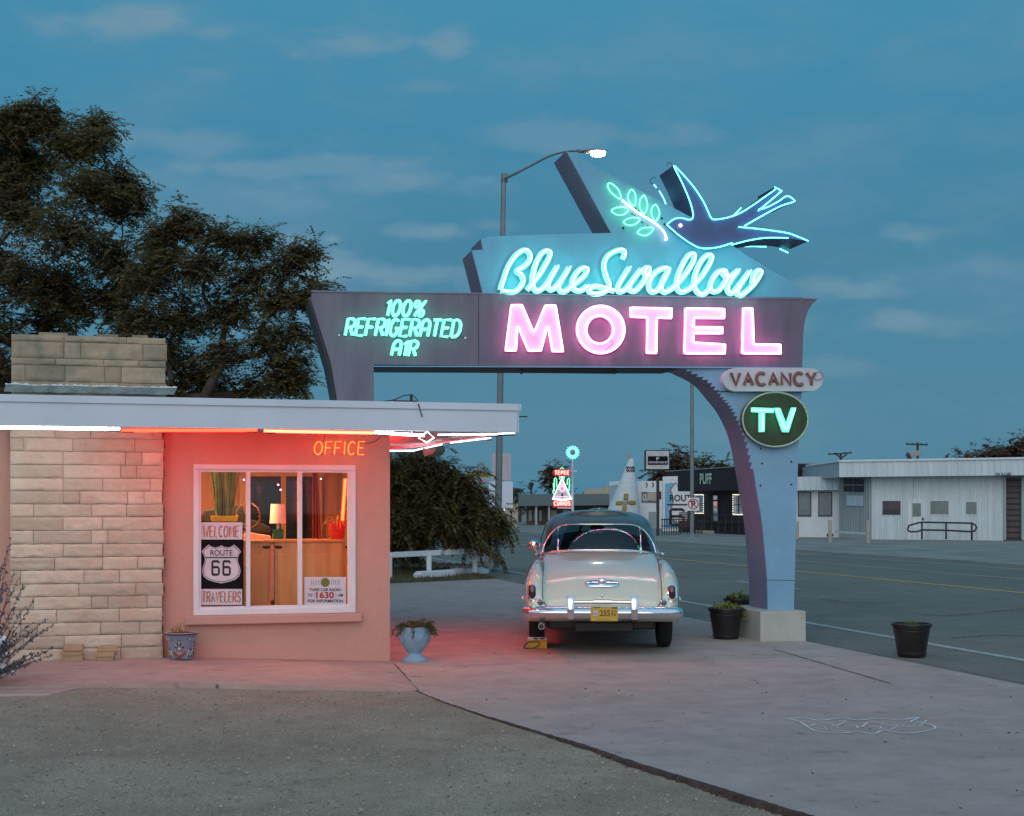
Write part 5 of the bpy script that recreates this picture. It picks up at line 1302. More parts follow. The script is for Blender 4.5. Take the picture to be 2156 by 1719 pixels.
# blue urn
M['urn'] = mat('blue_urn_paint', (.24, .40, .52), .55, var=.08, vs=6, bump=.15, bs=40)
up_ = on_ground(871, 1395)+V(0, .13, 0); urn = thing('garden_urn', 'pale blue footed urn with trailing plant at the office corner', 'urn', up_)
g = MB(); uz = [(.136, 0), (.140, .012), (.136, .024), (.10, .045), (.078, .065), (.070, .082), (.078, .095), (.115, .135), (.148, .185), (.163, .235), (.166, .262), (.160, .285), (.158, .34), (.166, .350), (.166, .358), (.145, .358), (.138, .33)]
g.lathe([(r, z*1.03) for r, z in uz], 44, tuple(up_)); obj('bowl', g, M['urn'], urn, smooth=True)
g = MB()
def ucyl(a, z, r=.1605): return (up_.x+r*math.sin(a), up_.y-r*math.cos(a), up_.z+z)
for c in range(6):
    a0 = c*math.pi/3+.25
    g.tube([ucyl(a0-.45, .335), ucyl(a0+.35, .335), ucyl(a0+.35, .305), ucyl(a0-.45, .305)], .0035, 5, closed=True)
    for k in range(4): b = a0-.38+k*.18; g.tube([ucyl(b, .312), ucyl(b, .328), ucyl(b+.1, .328), ucyl(b+.1, .318), ucyl(b+.05, .318)], .0025, 4)
    g.tube([ucyl(a0-.5, .285, .163), ucyl(a0-.25, .245, .170), ucyl(a0, .20, .158), ucyl(a0+.2, .245, .170), ucyl(a0+.4, .285, .163)], .007, 5)
    g.tube([ucyl(a0+.47, .345, .160), ucyl(a0+.47, .27, .166)], .008, 5)
obj('relief', g, M['urn'], urn, smooth='all')
g = MB(); rnd = random.Random(9); c = (up_.x, up_.y, up_.z+.35)
leafs(g, c, 420, .15, .09, .022, rnd, 1)
for k in range(34):
    a = rnd.uniform(-1.2, 2.2) if k % 3 else rnd.uniform(0, 6.28); p = V(c[0]+.12*math.sin(a), c[1]-.12*math.cos(a), c[2]+.03); v = V(math.sin(a)*.8, -math.cos(a)*.8, .35)
    L = rnd.uniform(.08, .20) if a > .2 else rnd.uniform(.05, .12); n = int(L/.010)
    for i in range(n):
        p = p+v.normalized()*.010; v = v+V(0, 0, -.16)
        for j in range(3): leafs(g, tuple(p), 1, .008, .012, .022, rnd, 1)
leafs(g, (up_.x+.11, up_.y-.05, up_.z+.37), 260, .10, .10, .022, rnd, 1)
obj('plant', g, M['sedum'], urn, recalc=False)
# glazed pot with painted decoration
tz = .114; tp = V((382-CX)/F*14.34, 14.34, .114); tal = thing('glazed_pot', 'small blue and white painted pot with dead twigs beside the stone pier', 'planter', tp)
M['tal'] = mat('blue_grey_glaze', (.22, .27, .36), .3, var=.15, vs=12); M['tal_white'] = mat('cream_glaze', (.55, .53, .50), .3); M['tal_navy'] = mat('navy_glaze', (.02, .015, .07), .3)
M['tal_red'] = mat('red_glaze_paint', (.35, .03, .012), .3); M['tal_orange'] = mat('orange_glaze_paint', (.50, .15, .015), .3); M['tal_green'] = mat('green_glaze_paint', (.03, .09, .05), .3)
prof = [(.108, 0), (.112, .006), (.128, .14), (.136, .20), (.146, .215), (.155, .245)]
g = MB(); g.lathe(prof, 36, tuple(tp)); obj('pot', g, M['tal'], tal, smooth=True)
g = MB(); g.lathe([(.150, .240), (.166, .252), (.169, .258), (.160, .266), (.145, .262), (.138, .22)], 36, tuple(tp)); rim = obj('rim', g, M['tal_white'], tal, smooth=True)
g = MB(); g.lathe([(.160, .246), (.1695, .252), (.1705, .259), (.164, .262)], 36, tuple(tp)); obj('rim_band', g, M['tal_navy'], tal, smooth=True)
def tal_pt(a, z, d=.003):
    r = interp(z, [(p[1], p[0]) for p in prof])+d; return (tp.x+r*math.sin(a), tp.y-r*math.cos(a), tp.z+z)
def tstroke(mb, pts, w, d=.002): mb.tube([tal_pt(a, z, d) for a, z in pts], w, 5)
gw, gn, go, ggn = MB(), MB(), MB(), MB()
for base in (-1.9, 0.05, 2.0):
    gr_ = MB()
    for k in range(7):
        t = math.radians(-75+25*k); tstroke(gn if k % 2 == 0 else gw, [(base+.12*math.sin(t)*1.4, .115+.025*math.cos(t)), (base+.30*math.sin(t)*1.3, .115+.06*math.cos(t))], .006 if k % 2 == 0 else .004)
    gw.ball(tal_pt(base, .112), .013, 10, 6); gn.ball(tal_pt(base, .112, .008), .007, 8, 6)
    for s_ in (-1, 1):
        go.ball(tal_pt(base+s_*.19, .095), .012, 8, 6); tstroke(gr_, [(base+s_*.5, .078), (base+s_*.3, .055), (base+s_*.05, .03), (base, .008)], .014, -.004)
        tstroke(gw, [(base+s_*.16, .08), (base+s_*.1, .062), (base, .055)], .005); gw.ball(tal_pt(base+s_*.78, .088), .009, 8, 6)
        for k in range(3): tstroke(gw if k != 1 else gn, [(base+s_*.78, .08), (base+s_*(.62+.16*k), .015+.008*k)], .005); 
        tstroke(gn, [(base+s_*.82, .095), (base+s_*1.0, .105)], .005)
    obj('red_motif', gr_, M['tal_red'], tal, smooth='all'); tstroke(ggn, [(base-.35, .012), (base+.35, .012)], .013, -.007); tstroke(ggn, [(base-.7, .20), (base, .193), (base+.7, .20)], .0045)
    for s_ in (-1, 1): gw.ball(tal_pt(base+s_*.82, .205), .011, 8, 6); gn.ball(tal_pt(base+s_*.82, .205, .008), .006, 8, 6)
for nm, q, m in (('white_motif', gw, 'tal_white'), ('navy_motif', gn, 'tal_navy'), ('orange_motif', go, 'tal_orange'), ('green_motif', ggn, 'tal_green')): obj(nm, q, M[m], tal, smooth='all')
M['deadleaf'] = mat('dead_stems', (.26, .14, .045), .8, island=.4)
g = MB(); rnd = random.Random(12)
for k in range(26):
    p = V(tp.x+rnd.uniform(-.09, .07), tp.y+rnd.uniform(-.06, .06), tp.z+.235); q = p+V(rnd.uniform(-.05, .05), 0, rnd.uniform(.04, .12)); g.tube([p, p.lerp(q, .5)+V(rnd.uniform(-.02, .02), 0, 0), q], .005, 4, taper=.002)
obj('dead_stems', g, M['deadleaf'], tal)
# loose paving bricks
M['brick'] = mat('buff_brick', (.50, .34, .19), .9, var=.12, vs=9, bump=.3, bs=45, island=.1)
bw_ = [('left', 132, 174, 1381, 1393), ('left', 131, 173, 1370, 1381), ('left', 135, 176, 1356.5, 1369.5), ('right', 203, 239, 1385, 1393), ('right', 200, 241, 1373.5, 1385), ('right', 206, 248, 1361, 1373)]
nm = {0: 'bottom buff brick of the left stack by the pier', 1: 'middle buff brick of the left stack by the pier', 2: 'top buff brick of the left stack by the pier', 3: 'thin bottom brick of the right stack by the pier', 4: 'middle buff brick of the right stack by the pier', 5: 'top buff brick of the right stack by the pier'}
zc_b = {}
for i, (sd, x0, x1, y0, y1) in enumerate(bw_):
    a, b = fh(x0, 1390, .24), fh(x1, 1390, .24); h = (y1-y0)/F*14.0; zb_0 = zc_b.get(sd, .114); zc_b[sd] = zb_0+h-.001
    g = MB(); ang_ = (.0, .03, -.05, .04, -.02, .05)[i]; d = (b-a); d.z = 0; d = Matrix.Rotation(ang_, 3, 'Z') @ d
    g.obox((a.x, a.y-.01*(i % 3), zb_0), d, Matrix.Rotation(ang_, 3, 'Z') @ (B_*.098), (0, 0, h-.002))
    tag(obj('paving_brick', g, M['brick'], bevel=.005), nm[i], 'brick', 'loose bricks stacked by the stone pier')

# ================================================================ PLANTS
M['bark'] = mat('tree_bark', (.075, .056, .044), .95, var=.3, vs=9, bump=.6, bs=20)
M['leaf_olive'] = mat('olive_foliage', (.105, .098, .036), .75, vs=.9, col2=(.125, .090, .045), t=(.35, .65), island=.45, spec=.2)
M['leaf_bush'] = mat('bush_foliage', (.098, .090, .032), .7, vs=1.3, col2=(.12, .075, .04), t=(.35, .65), island=.5, spec=.25)
M['leaf_far'] = mat('far_foliage', (.075, .060, .035), .85, var=.25, island=.4, spec=.2)
def leafmat(name, a, b, sc, isl):
    m = mat(name, a, .75, vs=sc, col2=b, t=(.35, .65), island=isl, spec=.2); n, l = m.node_tree.nodes, m.node_tree.links; p = n['Principled BSDF']
    o = [q for q in n if q.type == 'OUTPUT_MATERIAL'][0]; t = n.new('ShaderNodeBsdfTranslucent'); x = n.new('ShaderNodeMixShader'); x.inputs[0].default_value = .5
    l.new(p.inputs['Base Color'].links[0].from_socket, t.inputs[0]); l.new(p.outputs[0], x.inputs[1]); l.new(t.outputs[0], x.inputs[2]); l.new(x.outputs[0], o.inputs[0]); return m
M['leaf_olive'] = leafmat('olive_foliage', (.25, .215, .09), (.235, .175, .095), .9, .45)
M['leaf_bush'] = leafmat('bush_foliage', (.190, .170, .062), (.185, .122, .066), 1.3, .5)
M['leaf_far'] = leafmat('far_foliage', (.26, .175, .115), (.26, .155, .11), .5, .4)
def frond(mb, p, d, L, npair, ll, lw, droop, rnd):
    """compound leaf: a bending rib with leaflets on both sides"""
    p = V(*p); v = V(*d).normalized(); st = L/npair
    for i in range(npair):
        v = (v+V(0, 0, -droop/npair)).normalized(); p = p+v*st
        s = v.cross(V(0, 0, 1))
        if s.length < .05: s = V(1, 0, 0)
        s.normalize(); k = ll*(1-.35*abs(i/npair-.45))
        for sg in (-1, 1):
            dv = (s*sg+v*.55+V(0, 0, rnd.uniform(-.45, .1))).normalized(); w = dv.cross(V(rnd.uniform(-.3, .3), rnd.uniform(-.3, .3), 1)).normalized()*lw
            mb.quad(p, p+dv*k*.5+w, p+dv*k, p+dv*k*.5-w)
def limb(mb, pts, r0, r1, n=7): mb.tube(cr([tuple(p) for p in pts], 4), r0, n, taper=r1)
def tree(name, label, base, clumps, trunk_r, fork_z, leaf_kw, group, seed, density=1.0, mater='leaf_olive', fork=None):
    """clumps: (centre, rx, rz) ellipsoids that carry foliage, each fed by its own limb"""
    rnd = random.Random(seed); t = thing(name, label, 'tree', base, group)
    gt, gc = MB(), MB(); fk = fork or V(base.x, base.y, fork_z)
    limb(gt, [base+V(0, 0, -.1), base.lerp(fk, .5)+V(.05, 0, 0), fk], trunk_r, trunk_r*.75, 9)
    nodes = [(fk, trunk_r*.7)]
    for c, rx, rz in sorted(clumps, key=lambda q: (q[0]-fk).length):
        src, sr = min(nodes, key=lambda q: (q[0]-c).length+.35*(q[0]-fk).length+(.6 if q[0].z > c.z+.2 else 0))
        mid = src.lerp(c, .5)+V(rnd.uniform(-.2, .2), rnd.uniform(-.2, .2), -.10*(c-src).length*rnd.random())
        r1 = max(.014, sr*.62); limb(gt, [src, mid, c-V(0, 0, rz*.2)], sr*.8, r1); nodes.append((c-V(0, 0, rz*.2), r1))
        nb = int(26*density*max(.5, rx/.6))
        for k in range(nb):
            th = rnd.uniform(0, 6.283); u = rnd.uniform(-.8, 1); r = rnd.random()**.45; q = math.sqrt(max(0, 1-u*u))
            e_ = c+V(rx*r*q*math.cos(th), rx*r*q*math.sin(th), rz*r*u)
            s0 = c.lerp(mid, rnd.uniform(0, .35)); m2 = s0.lerp(e_, .55)+V(rnd.uniform(-.1, .1), rnd.uniform(-.1, .1), rnd.uniform(-.02, .14))*rx
            limb(gt, [s0, m2, e_], .009, .003, 4)
            nf = int(rnd.uniform(*leaf_kw['n']))
            for j in range(nf):
                f = .35+.65*rnd.random()**.7; p = s0.lerp(m2, f*2) if f < .5 else m2.lerp(e_, f*2-1)
                p = p+V(rnd.gauss(0, 1), rnd.gauss(0, 1), rnd.gauss(0, .7))*leaf_kw['spread']
                d = V(rnd.gauss(0, 1), rnd.gauss(0, 1), rnd.gauss(leaf_kw.get('up', .35), .6))
                frond(gc, p, d, leaf_kw['L']*rnd.uniform(.6, 1.25), leaf_kw['np'], leaf_kw['ll'], leaf_kw['lw'], leaf_kw['droop'], rnd)
    obj('trunk', gt, M['bark'], t, smooth='all', recalc=False); obj('crown', gc, M[mater], t, recalc=False)
    return t
rnd = random.Random(21)
def cl(px, py, rp, Y, k=.8):
    return (at(px, py, Y), rp/F*Y, rp/F*Y*k)
Y1 = 26.0
cA = [cl(-60, 300, 75, Y1), cl(20, 290, 55, Y1), cl(-100, 420, 120, Y1+1), cl(95, 262, 42, Y1), cl(150, 310, 60, Y1), cl(70, 350, 85, Y1+.8), cl(195, 300, 40, Y1-.5), cl(180, 400, 80, Y1-.6), cl(40, 450, 110, Y1), cl(255, 440, 55, Y1), cl(140, 500, 95, Y1-1), cl(-40, 560, 120, Y1), cl(60, 600, 100, Y1-.5), cl(230, 545, 75, Y1-.5), cl(285, 415, 35, Y1), cl(-20, 700, 90, Y1), cl(95, 690, 70, Y1+.6), cl(85, 235, 26, Y1), cl(205, 268, 20, Y1), cl(25, 250, 28, Y1), cl(235, 640, 60, Y1), cl(290, 600, 50, Y1), cl(160, 640, 60, Y1), cl(330, 530, 45, Y1+.5), cl(20, 380, 70, Y1), cl(240, 380, 45, Y1), cl(-5, 790, 60, Y1), cl(130, 600, 70, Y1+.5), cl(280, 690, 55, Y1+.3)]
LK = dict(n=(7, 13), spread=.13, L=.30, np=6, ll=.10, lw=.022, droop=.9, up=.5)
tree('shade_tree', 'tallest dark olive tree behind the chimney at the left edge', at(40, 1068, Y1)*1+V(0, 0, -1.64), cA, .24, 3.6, LK, 'trees behind the office', 41, 1.35)
Y2 = 24.5
cB = [cl(390, 465, 36, Y2), cl(345, 490, 50, Y2), cl(445, 500, 40, Y2), cl(330, 580, 75, Y2), cl(430, 575, 75, Y2), cl(510, 520, 36, Y2), cl(545, 510, 32, Y2), cl(520, 590, 55, Y2), cl(605, 565, 45, Y2), cl(640, 530, 26, Y2), cl(585, 640, 60, Y2), cl(640, 625, 38, Y2), cl(480, 660, 75, Y2+.5), cl(390, 670, 75, Y2+.5), cl(310, 680, 70, Y2), cl(635, 705, 38, Y2), cl(560, 720, 60, Y2), cl(470, 750, 60, Y2), cl(590, 800, 50, Y2), cl(400, 790, 60, Y2+1), cl(540, 820, 40, Y2+.6), cl(670, 618, 18, Y2), cl(620, 812, 24, Y2), cl(365, 825, 45, Y2+.5), cl(455, 822, 45, Y2+.8), cl(610, 770, 45, Y2), cl(350, 745, 55, Y2+.5)]
tree('shade_tree', 'lower spreading tree between the chimney and the sign', at(430, 1068, Y2)*1+V(0, 0, -1.64), cB, .17, 3.1, LK, 'trees behind the office', 42, 1.15, fork=at(430, 840, Y2))
# drooping shrub by the white rail
Y3 = 34.6
cC = [cl(840, 985, 45, Y3), cl(880, 972, 40, Y3), cl(905, 1000, 38, Y3), cl(950, 1015, 24, Y3+.5), cl(850, 1045, 55, Y3-.3), cl(900, 1055, 50, Y3-.3), cl(955, 1055, 38, Y3), cl(1000, 1068, 30, Y3), cl(935, 1090, 45, Y3-.5), cl(1010, 1095, 34, Y3-.3), cl(850, 1100, 50, Y3-.6), cl(890, 1112, 42, Y3-.8), cl(1035, 1105, 20, Y3-.3), cl(985, 1115, 26, Y3-.5), cl(800, 1010, 60, Y3), cl(800, 1110, 60, Y3), cl(835, 1125, 34, Y3-.6), cl(968, 1008, 20, Y3), cl(928, 985, 18, Y3), cl(985, 1030, 18, Y3), cl(1040, 1085, 16, Y3)]
LB = dict(n=(3, 5), spread=.14, L=.62, np=12, ll=.17, lw=.024, droop=1.9, up=.25)
tree('sumac_shrub', 'dark drooping shrub over the white rail beside the office', at(870, 1068, Y3)*1+V(0, 0, -1.6), cC, .12, 1.0, LB, None, 43, 1.7, 'leaf_bush')['category'] = 'shrub'
g = MB(); rnd = random.Random(77)
for (x0, y0, x1, y1) in ((1012, 1130, 1058, 1180), (1000, 1115, 1030, 1150), (1035, 1145, 1072, 1198)):
    for k in range(4):
        f = k/6; p = at(x0+(x1-x0)*f, y0+(y1-y0)*f, Y3-1.4); frond(g, p, (rnd.uniform(.1, .6), -.2, -.5), .4, 8, .15, .03, 1.2, rnd)
shr = [o for o in bpy.data.objects if o.name.startswith('sumac_shrub')][0]
obj('low_sprays', g, M['leaf_bush'], shr, recalc=False)
# sage bush at the left edge
M['sage'] = mat('grey_violet_leaf', (.135, .14, .15), .8, island=.45); M['sage_stem'] = mat('grey_stem', (.14, .11, .10), .9)
sb0 = on_ground(-62, 1450, .08); sage = thing('sage_bush', 'grey violet sage bush reaching in at the left edge', 'shrub', sb0)
gs_, gl_ = MB(), MB(); rnd = random.Random(55)
for k in range(105):
    a = rnd.uniform(-1.0, 1.35); tilt = rnd.uniform(.05, 1.15); L = rnd.uniform(.45, 1.2)*(1.28-.58*tilt)
    p = sb0+V(rnd.uniform(-.10, .06), rnd.uniform(-.25, .25), 0); v = V(math.cos(a)*math.sin(tilt), math.sin(a)*.6*math.sin(tilt), math.cos(tilt)); P = [p]; n = 12
    if rnd.random() < .3: v.x = -abs(v.x)
    for i in range(n): p = p+v.normalized()*(L/n); v = v+V(rnd.uniform(-.06, .06), rnd.uniform(-.06, .06), -.02 if tilt > .7 else .03); P.append(p)
    gs_.tube(P, .004, 4, taper=.0015)
    for i in range(4, n):
        for j in range(7):
            q = P[i].lerp(P[i+1], rnd.random()); d = ((P[i+1]-P[i]).normalized()*.8+V(rnd.gauss(0, .7), rnd.gauss(0, .7), rnd.gauss(0, .7))).normalized(); s = d.cross(V(rnd.gauss(0, 1), rnd.gauss(0, 1), 1)).normalized(); l = rnd.uniform(.018, .042)
            gl_.quad(q, q+d*l*.5+s*l*.26, q+d*l, q+d*l*.5-s*l*.26)
obj('stems', gs_, M['sage_stem'], sage, recalc=False); obj('leaves', gl_, M['sage'], sage, recalc=False)
wr = on_ground(-12, 1418, .1)
for k in range(9):
    g = MB(); g.ball((wr.x+rnd.uniform(-.12, .16), wr.y+rnd.uniform(-.1, .1), .12+.035*k), rnd.uniform(.05, .09), 9, 6, (1.2, 1, .8))
    tag(obj('white_rock', g, M['white'], smooth='all'), 'white painted rock heaped behind the sage bush', 'rock', 'white rocks heaped behind the sage bush')
# grassy mound with white rail and kerb log
mound = MB()
def md(u, v):
    t = -7+14.95*v; s_ = 29.2+.55*max(0, t-3.5)+11*u; p = road(s_, t); sl_ = 32.7+1.2*max(0, t-6.2)
    k = min(1, max(0, (s_-sl_)/1.2)); k = k*k*(3-2*k); e_ = min(1, (1-u)/.2, (1-v)/.05)
    p.z = .004+.02*min(1, u/.05)*min(1, (1-v)/.05)+.20*k*max(0, e_)*(.85+.3*noise.noise(V(s_*.6, t*.6, 0))); return p
mound.grid(md, 44, 30); mo = struct('verge', mound, M['grass'], smooth='all', recalc=False)
g = MB(); rnd = random.Random(14)
for k in range(14000):
    u, v = rnd.random()**1.3, 1-rnd.random()**1.4; p = md(u, v); h = rnd.uniform(.03, .10); a = rnd.uniform(0, 6.28); s = V(math.cos(a), math.sin(a), 0)*.010
    g.add([p-s, p+s, p+V(rnd.uniform(-.04, .04), rnd.uniform(-.04, .04), h)], [(0, 1, 2)])
M['blade'] = mat('grass_blade', (.085, .095, .035), .9, vs=1.5, col2=(.15, .11, .05), t=(.4, .6), island=.4)
tag(obj('grass', g, M['blade'], recalc=False), kind='stuff')
rail = thing('rail_fence', 'low white wooden rail fence under the drooping shrub', 'fence', at(905, 1068, 32.5)+V(0, 0, -1.6))
ra0, rb0 = at(760, 1172, 31.8), at(1009, 1160, 34.2)
g = MB(); g.bar(ra0, rb0, .05, .125); obj('rail', g, M['white'], rail, bevel=.008)
for px, py0, py1, Y in ((903, 1165, 1207, 33.1), (1000, 1160, 1192, 34.1), (820, 1168, 1212, 32.3)):
    a = at(px, py0, Y); b = at(px, py1, Y); g = MB(); g.bar((a.x, a.y+.06, a.z), (b.x, b.y+.06, b.z-.15), .11, .11); obj('post', g, M['white'], rail)
g = MB(); a = at(936, 1140, 37); g.bar(a, (a.x, a.y, .0), .1, .1); obj('post', g, M['white'], rail)
g = MB(); a = at(905, 1135, 35.5); b = at(1005, 1143, 38); g.bar(at(790, 1138, 35), b, .05, .10); obj('rail', g, M['white'], rail)
for k, (x0, y0, x1, y1, lab) in enumerate(((876, 1214, 951, 1208, 'left white kerb log below the rail fence'), (953, 1208, 1022, 1200, 'right white kerb log below the rail fence'))):
    a = on_ground(x0, y0+5); b = on_ground(x1, y1+7); a.z = b.z = .07; d = (b-a); g = MB(); q = V(-d.y, d.x, 0).normalized()
    P = [a+d*f for f in (.0, .06, .97, 1.0)] if k == 0 else [a+d*f for f in (0, .03, .8, 1.0)]
    W_ = (.03, .085, .09, .08) if k == 0 else (.08, .09, .085, .02); o = len(g.v)
    for p, w in zip(P, W_):
        for s_, zz_ in ((-1, -.08), (-1, w*.9), (-.7, w*1.15), (.7, w*1.15), (1, w*.9), (1, -.08)): g.v.append(tuple(p+q*s_*.10+V(0, 0, zz_)))
    for i in range(3):
        for j in range(6): l = (j+1) % 6; g.f.append((i*6+j, i*6+l, (i+1)*6+l, (i+1)*6+j))
    g.f += [tuple(range(6)), tuple(range(18, 24))]
    tag(obj('kerb_log', g, M['white'], bevel=.01), lab, 'kerb', 'white kerb logs by the verge')
M['pale_rock'] = mat('pale_rock', (.30, .28, .26), .9, var=.2, island=.3)
for k in range(26):
    g = MB(); p = at(830+k*8+rnd.uniform(-3, 3), 1180+rnd.uniform(-4, 4)+k*.1, 34.5); g.ball((p.x, p.y, .20+rnd.uniform(0, .08)), rnd.uniform(.05, .10), 8, 6, (1.2, 1, .8))
    tag(obj('edging_rock', g, M['pale_rock'], smooth='all'), 'pale edging rock under the drooping shrub', 'rock', 'pale rocks edging the verge')

# ================================================================ ACROSS THE ROAD
M['pole'] = mat('galvanised_pole', (.20, .235, .245), .6, .2, var=.1, vs=3)
# street lamp
pb = on_ground(1047, 1203); sl = thing('street_lamp', 'tall grey street lamp with a lit head on a curved arm behind the sign', 'street lamp', pb)
ptop = at(1060.5, 369, pb.y)
g = MB(); g.tube([pb, ptop], .095, 12, taper=.062); g.lathe([(.16, 0), (.16, .06), (.11, .12)], 14, tuple(pb)); obj('pole', g, M['pole'], sl, smooth=True)
g = MB(); g.tube([at(*p, pb.y-.1*i) for i, p in enumerate(cr([(1061, 377), (1085, 366), (1120, 348), (1155, 330), (1185, 321), (1215, 318), (1238, 320)], 3))], .035, 8, taper=.022); g.bar(at(1062, 366, pb.y), at(1062, 384, pb.y), .17, .12); obj('arm', g, M['pole'], sl, smooth='all')
hd = at(1252, 321, pb.y-1.9); g = MB(); g.ball(hd+V(0, 0, .03), .33, 16, 8, (1, .45, .16)); g.bar(at(1216, 318, pb.y-1.7), at(1240, 321, pb.y-1.8), .09, .07); head = obj('lamp_head', g, M['steel'], sl, smooth='all')
M['lamp_glow'] = emit('street_lamp_glow', (.92, .95, 1.0), 60.0)
g = MB(); g.ball(hd+V(.08, -.02, -.045), .18, 16, 8, (1, .7, .38)); obj('lens', g, M['lamp_glow'], head, smooth='all')
# no parking sign on a pole
np_b = V(*on_ground(1457, 1132)); npp = thing('sign_pole', 'tall thin grey pole with a no parking plate near the dark shop', 'sign post', np_b)
g = MB(); g.tube([np_b, at(1457, 560, np_b.y)], .11, 10, taper=.085); g.lathe([(.24, 0), (.24, .12), (.14, .2)], 12, tuple(np_b)); obj('pole', g, M['pole'], npp, smooth=True)
yq = np_b.y-.16
g = MB(); g.prism([at(x, y, yq) for x, y in ((1447, 1049), (1472, 1048), (1472, 1075.5), (1447, 1076))], (0, .02, 0)); np_ = obj('plate', g, M['white'], npp)
ma = lambda x, y, o=0: at(x, y, yq-.01-o)
g = MB(); g.ring([ma(1459.6+11.4*math.cos(t), 1061.6+11.4*math.sin(t)) for t in [k*.2094 for k in range(30)]], [ma(1459.6+9.4*math.cos(t), 1061.6+9.4*math.sin(t)) for t in [k*.2094 for k in range(30)]], (0, -.006, 0)); ribbon(g, [(1452.5, 1054.5), (1467, 1069)], ma, .028, 0, .012); obj('ban_ring', g, M['letter_red'], np_)
g = flat_text('P', 1455.5, 1464.5, 1054.5, 1069, ma, .004, .03); obj('lettering', g, M['letter_black'], np_)
# helper for long low buildings that follow the road
def slab(mb, P0, P1, depth, z0, z1, nrm=None):
    P0 = V(P0.x, P0.y, 0); P1 = V(P1.x, P1.y, 0); d = P1-P0; n = nrm or V(d.y, -d.x, 0).normalized()
    if n.y < 0: n = -n
    mb.obox(P0+V(0, 0, z0), d, n*depth, V(0, 0, z1-z0))
def corr(mb, P0, P1, z0, z1, pitch=.26, dp=.06, out=None):
    P0 = V(P0.x, P0.y, 0); P1 = V(P1.x, P1.y, 0); d = P1-P0; L = d.length; t = d/L; n = V(t.y, -t.x, 0)
    if n.y > 0: n = -n
    k = int(L/pitch); pr = []
    for i in range(k+1):
        s = i*pitch
        pr += [(s, 0), (s+pitch*.52, 0), (s+pitch*.60, dp), (s+pitch*.92, dp)]
    pr = [(min(s, L), h) for s, h in pr]
    for (s0, h0), (s1, h1) in zip(pr, pr[1:]):
        if s1-s0 > 1e-4: mb.quad(P0+t*s0+n*h0+V(0, 0, z0), P0+t*s1+n*h1+V(0, 0, z0), P0+t*s1+n*h1+V(0, 0, z1), P0+t*s0+n*h0+V(0, 0, z1))
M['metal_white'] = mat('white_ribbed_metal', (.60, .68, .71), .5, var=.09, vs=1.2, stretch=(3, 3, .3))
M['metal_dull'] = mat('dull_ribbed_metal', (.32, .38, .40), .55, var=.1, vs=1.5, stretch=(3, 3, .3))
M['blind'] = mat('window_blind', (.20, .235, .22), .25, var=.1, coat=.6)
M['darkwin'] = mat('dark_window', (.05, .035, .035), .15, var=.3, coat=.8)
M['shop_black'] = mat('black_cladding', (.022, .012, .013), .7, var=.2, vs=2)
M['door_red'] = mat('dull_maroon_door', (.095, .07, .078), .6, var=.1)
M['bollard'] = mat('cream_bollard', (.42, .38, .30), .8, var=.1)
# ribbed metal garage at the right edge
KM = -.55; YM0 = 81.1
def mh(px, py, off=0.0): u = (px-CX)/F; return at(px, py, (YM0-off)/(1-KM*u))
def zof(px, py, off=0.0): return mh(px, py, off).z
gar = thing('metal_garage', 'white ribbed metal garage with a flat awning at the right edge', 'building', mh(1990, 1137)*1)
gar.location.z = 0
c0, c1 = mh(1835, 1137), mh(2330, 1137); zr = zof(1835, 1003)
side0 = rh(1768, 1134, 36.2) if False else V(c0.x-.0, c0.y, 0)+V(-1.1, 4.2, 0)
g = MB(); corr(g, c0, mh(2112, 1137), 0, zr); corr(g, mh(2155, 1137)+V(.0, 0, 0), c1, 0, zr)
obj('wall', g, M['metal_white'], gar, recalc=False)
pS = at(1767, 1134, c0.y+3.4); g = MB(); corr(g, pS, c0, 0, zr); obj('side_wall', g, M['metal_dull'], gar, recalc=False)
g = MB(); 
A0, A1 = mh(1767, 973, 1.1), mh(2330, 958, 1.1); zf0 = zof(1767, 1005, 1.1); zf1 = zof(1767, 972, 1.1)
corr(g, A0, A1, zf0, zf1, .28, .025); fo = obj('fascia', g, M['metal_white'], gar, recalc=False)
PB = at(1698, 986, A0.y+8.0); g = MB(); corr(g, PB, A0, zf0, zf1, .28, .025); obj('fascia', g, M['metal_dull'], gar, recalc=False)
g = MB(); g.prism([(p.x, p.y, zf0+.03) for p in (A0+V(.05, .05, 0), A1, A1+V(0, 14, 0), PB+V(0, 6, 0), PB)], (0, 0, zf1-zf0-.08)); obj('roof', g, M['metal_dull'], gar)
g = MB(); g.bar(A0+V(0, -.06, 0)+V(0, 0, zf1-A0.z+.02), A1+V(0, -.06, 0)+V(0, 0, zf1-A1.z+.02), .1, .09); g.bar(V(PB.x, PB.y, zf1+.02), V(A0.x, A0.y, zf1+.02), .1, .09); obj('rim', g, M['white'], fo)
def mwin(x0, x1, y0, y1, m, name='window', fr=1.6):
    g = MB(); g.prism([mh(x, y, .05) for x, y in ((x0-fr, y0-fr), (x1+fr, y0-fr), (x1+fr, y1+fr), (x0-fr, y1+fr))], (0, .06, 0)); w = obj(name, g, M['white'], gar)
    g = MB(); g.prism([mh(x, y, .07) for x, y in ((x0, y0), (x1, y0), (x1, y1), (x0, y1))], (0, .03, 0)); obj('pane', g, m, w); return w
w1 = mwin(1858, 1896, 1055, 1084.5, M['darkwin']); mwin(1959, 1997, 1055, 1083, M['blind']); mwin(2034, 2056, 1057, 1083, M['blind'])
g = MB(); g.prism([mh(x, y, .09) for x, y in ((1859, 1056), (1895, 1056), (1895, 1072), (1859, 1073))], (0, .02, 0)); obj('blind', g, M['door_red'], w1)
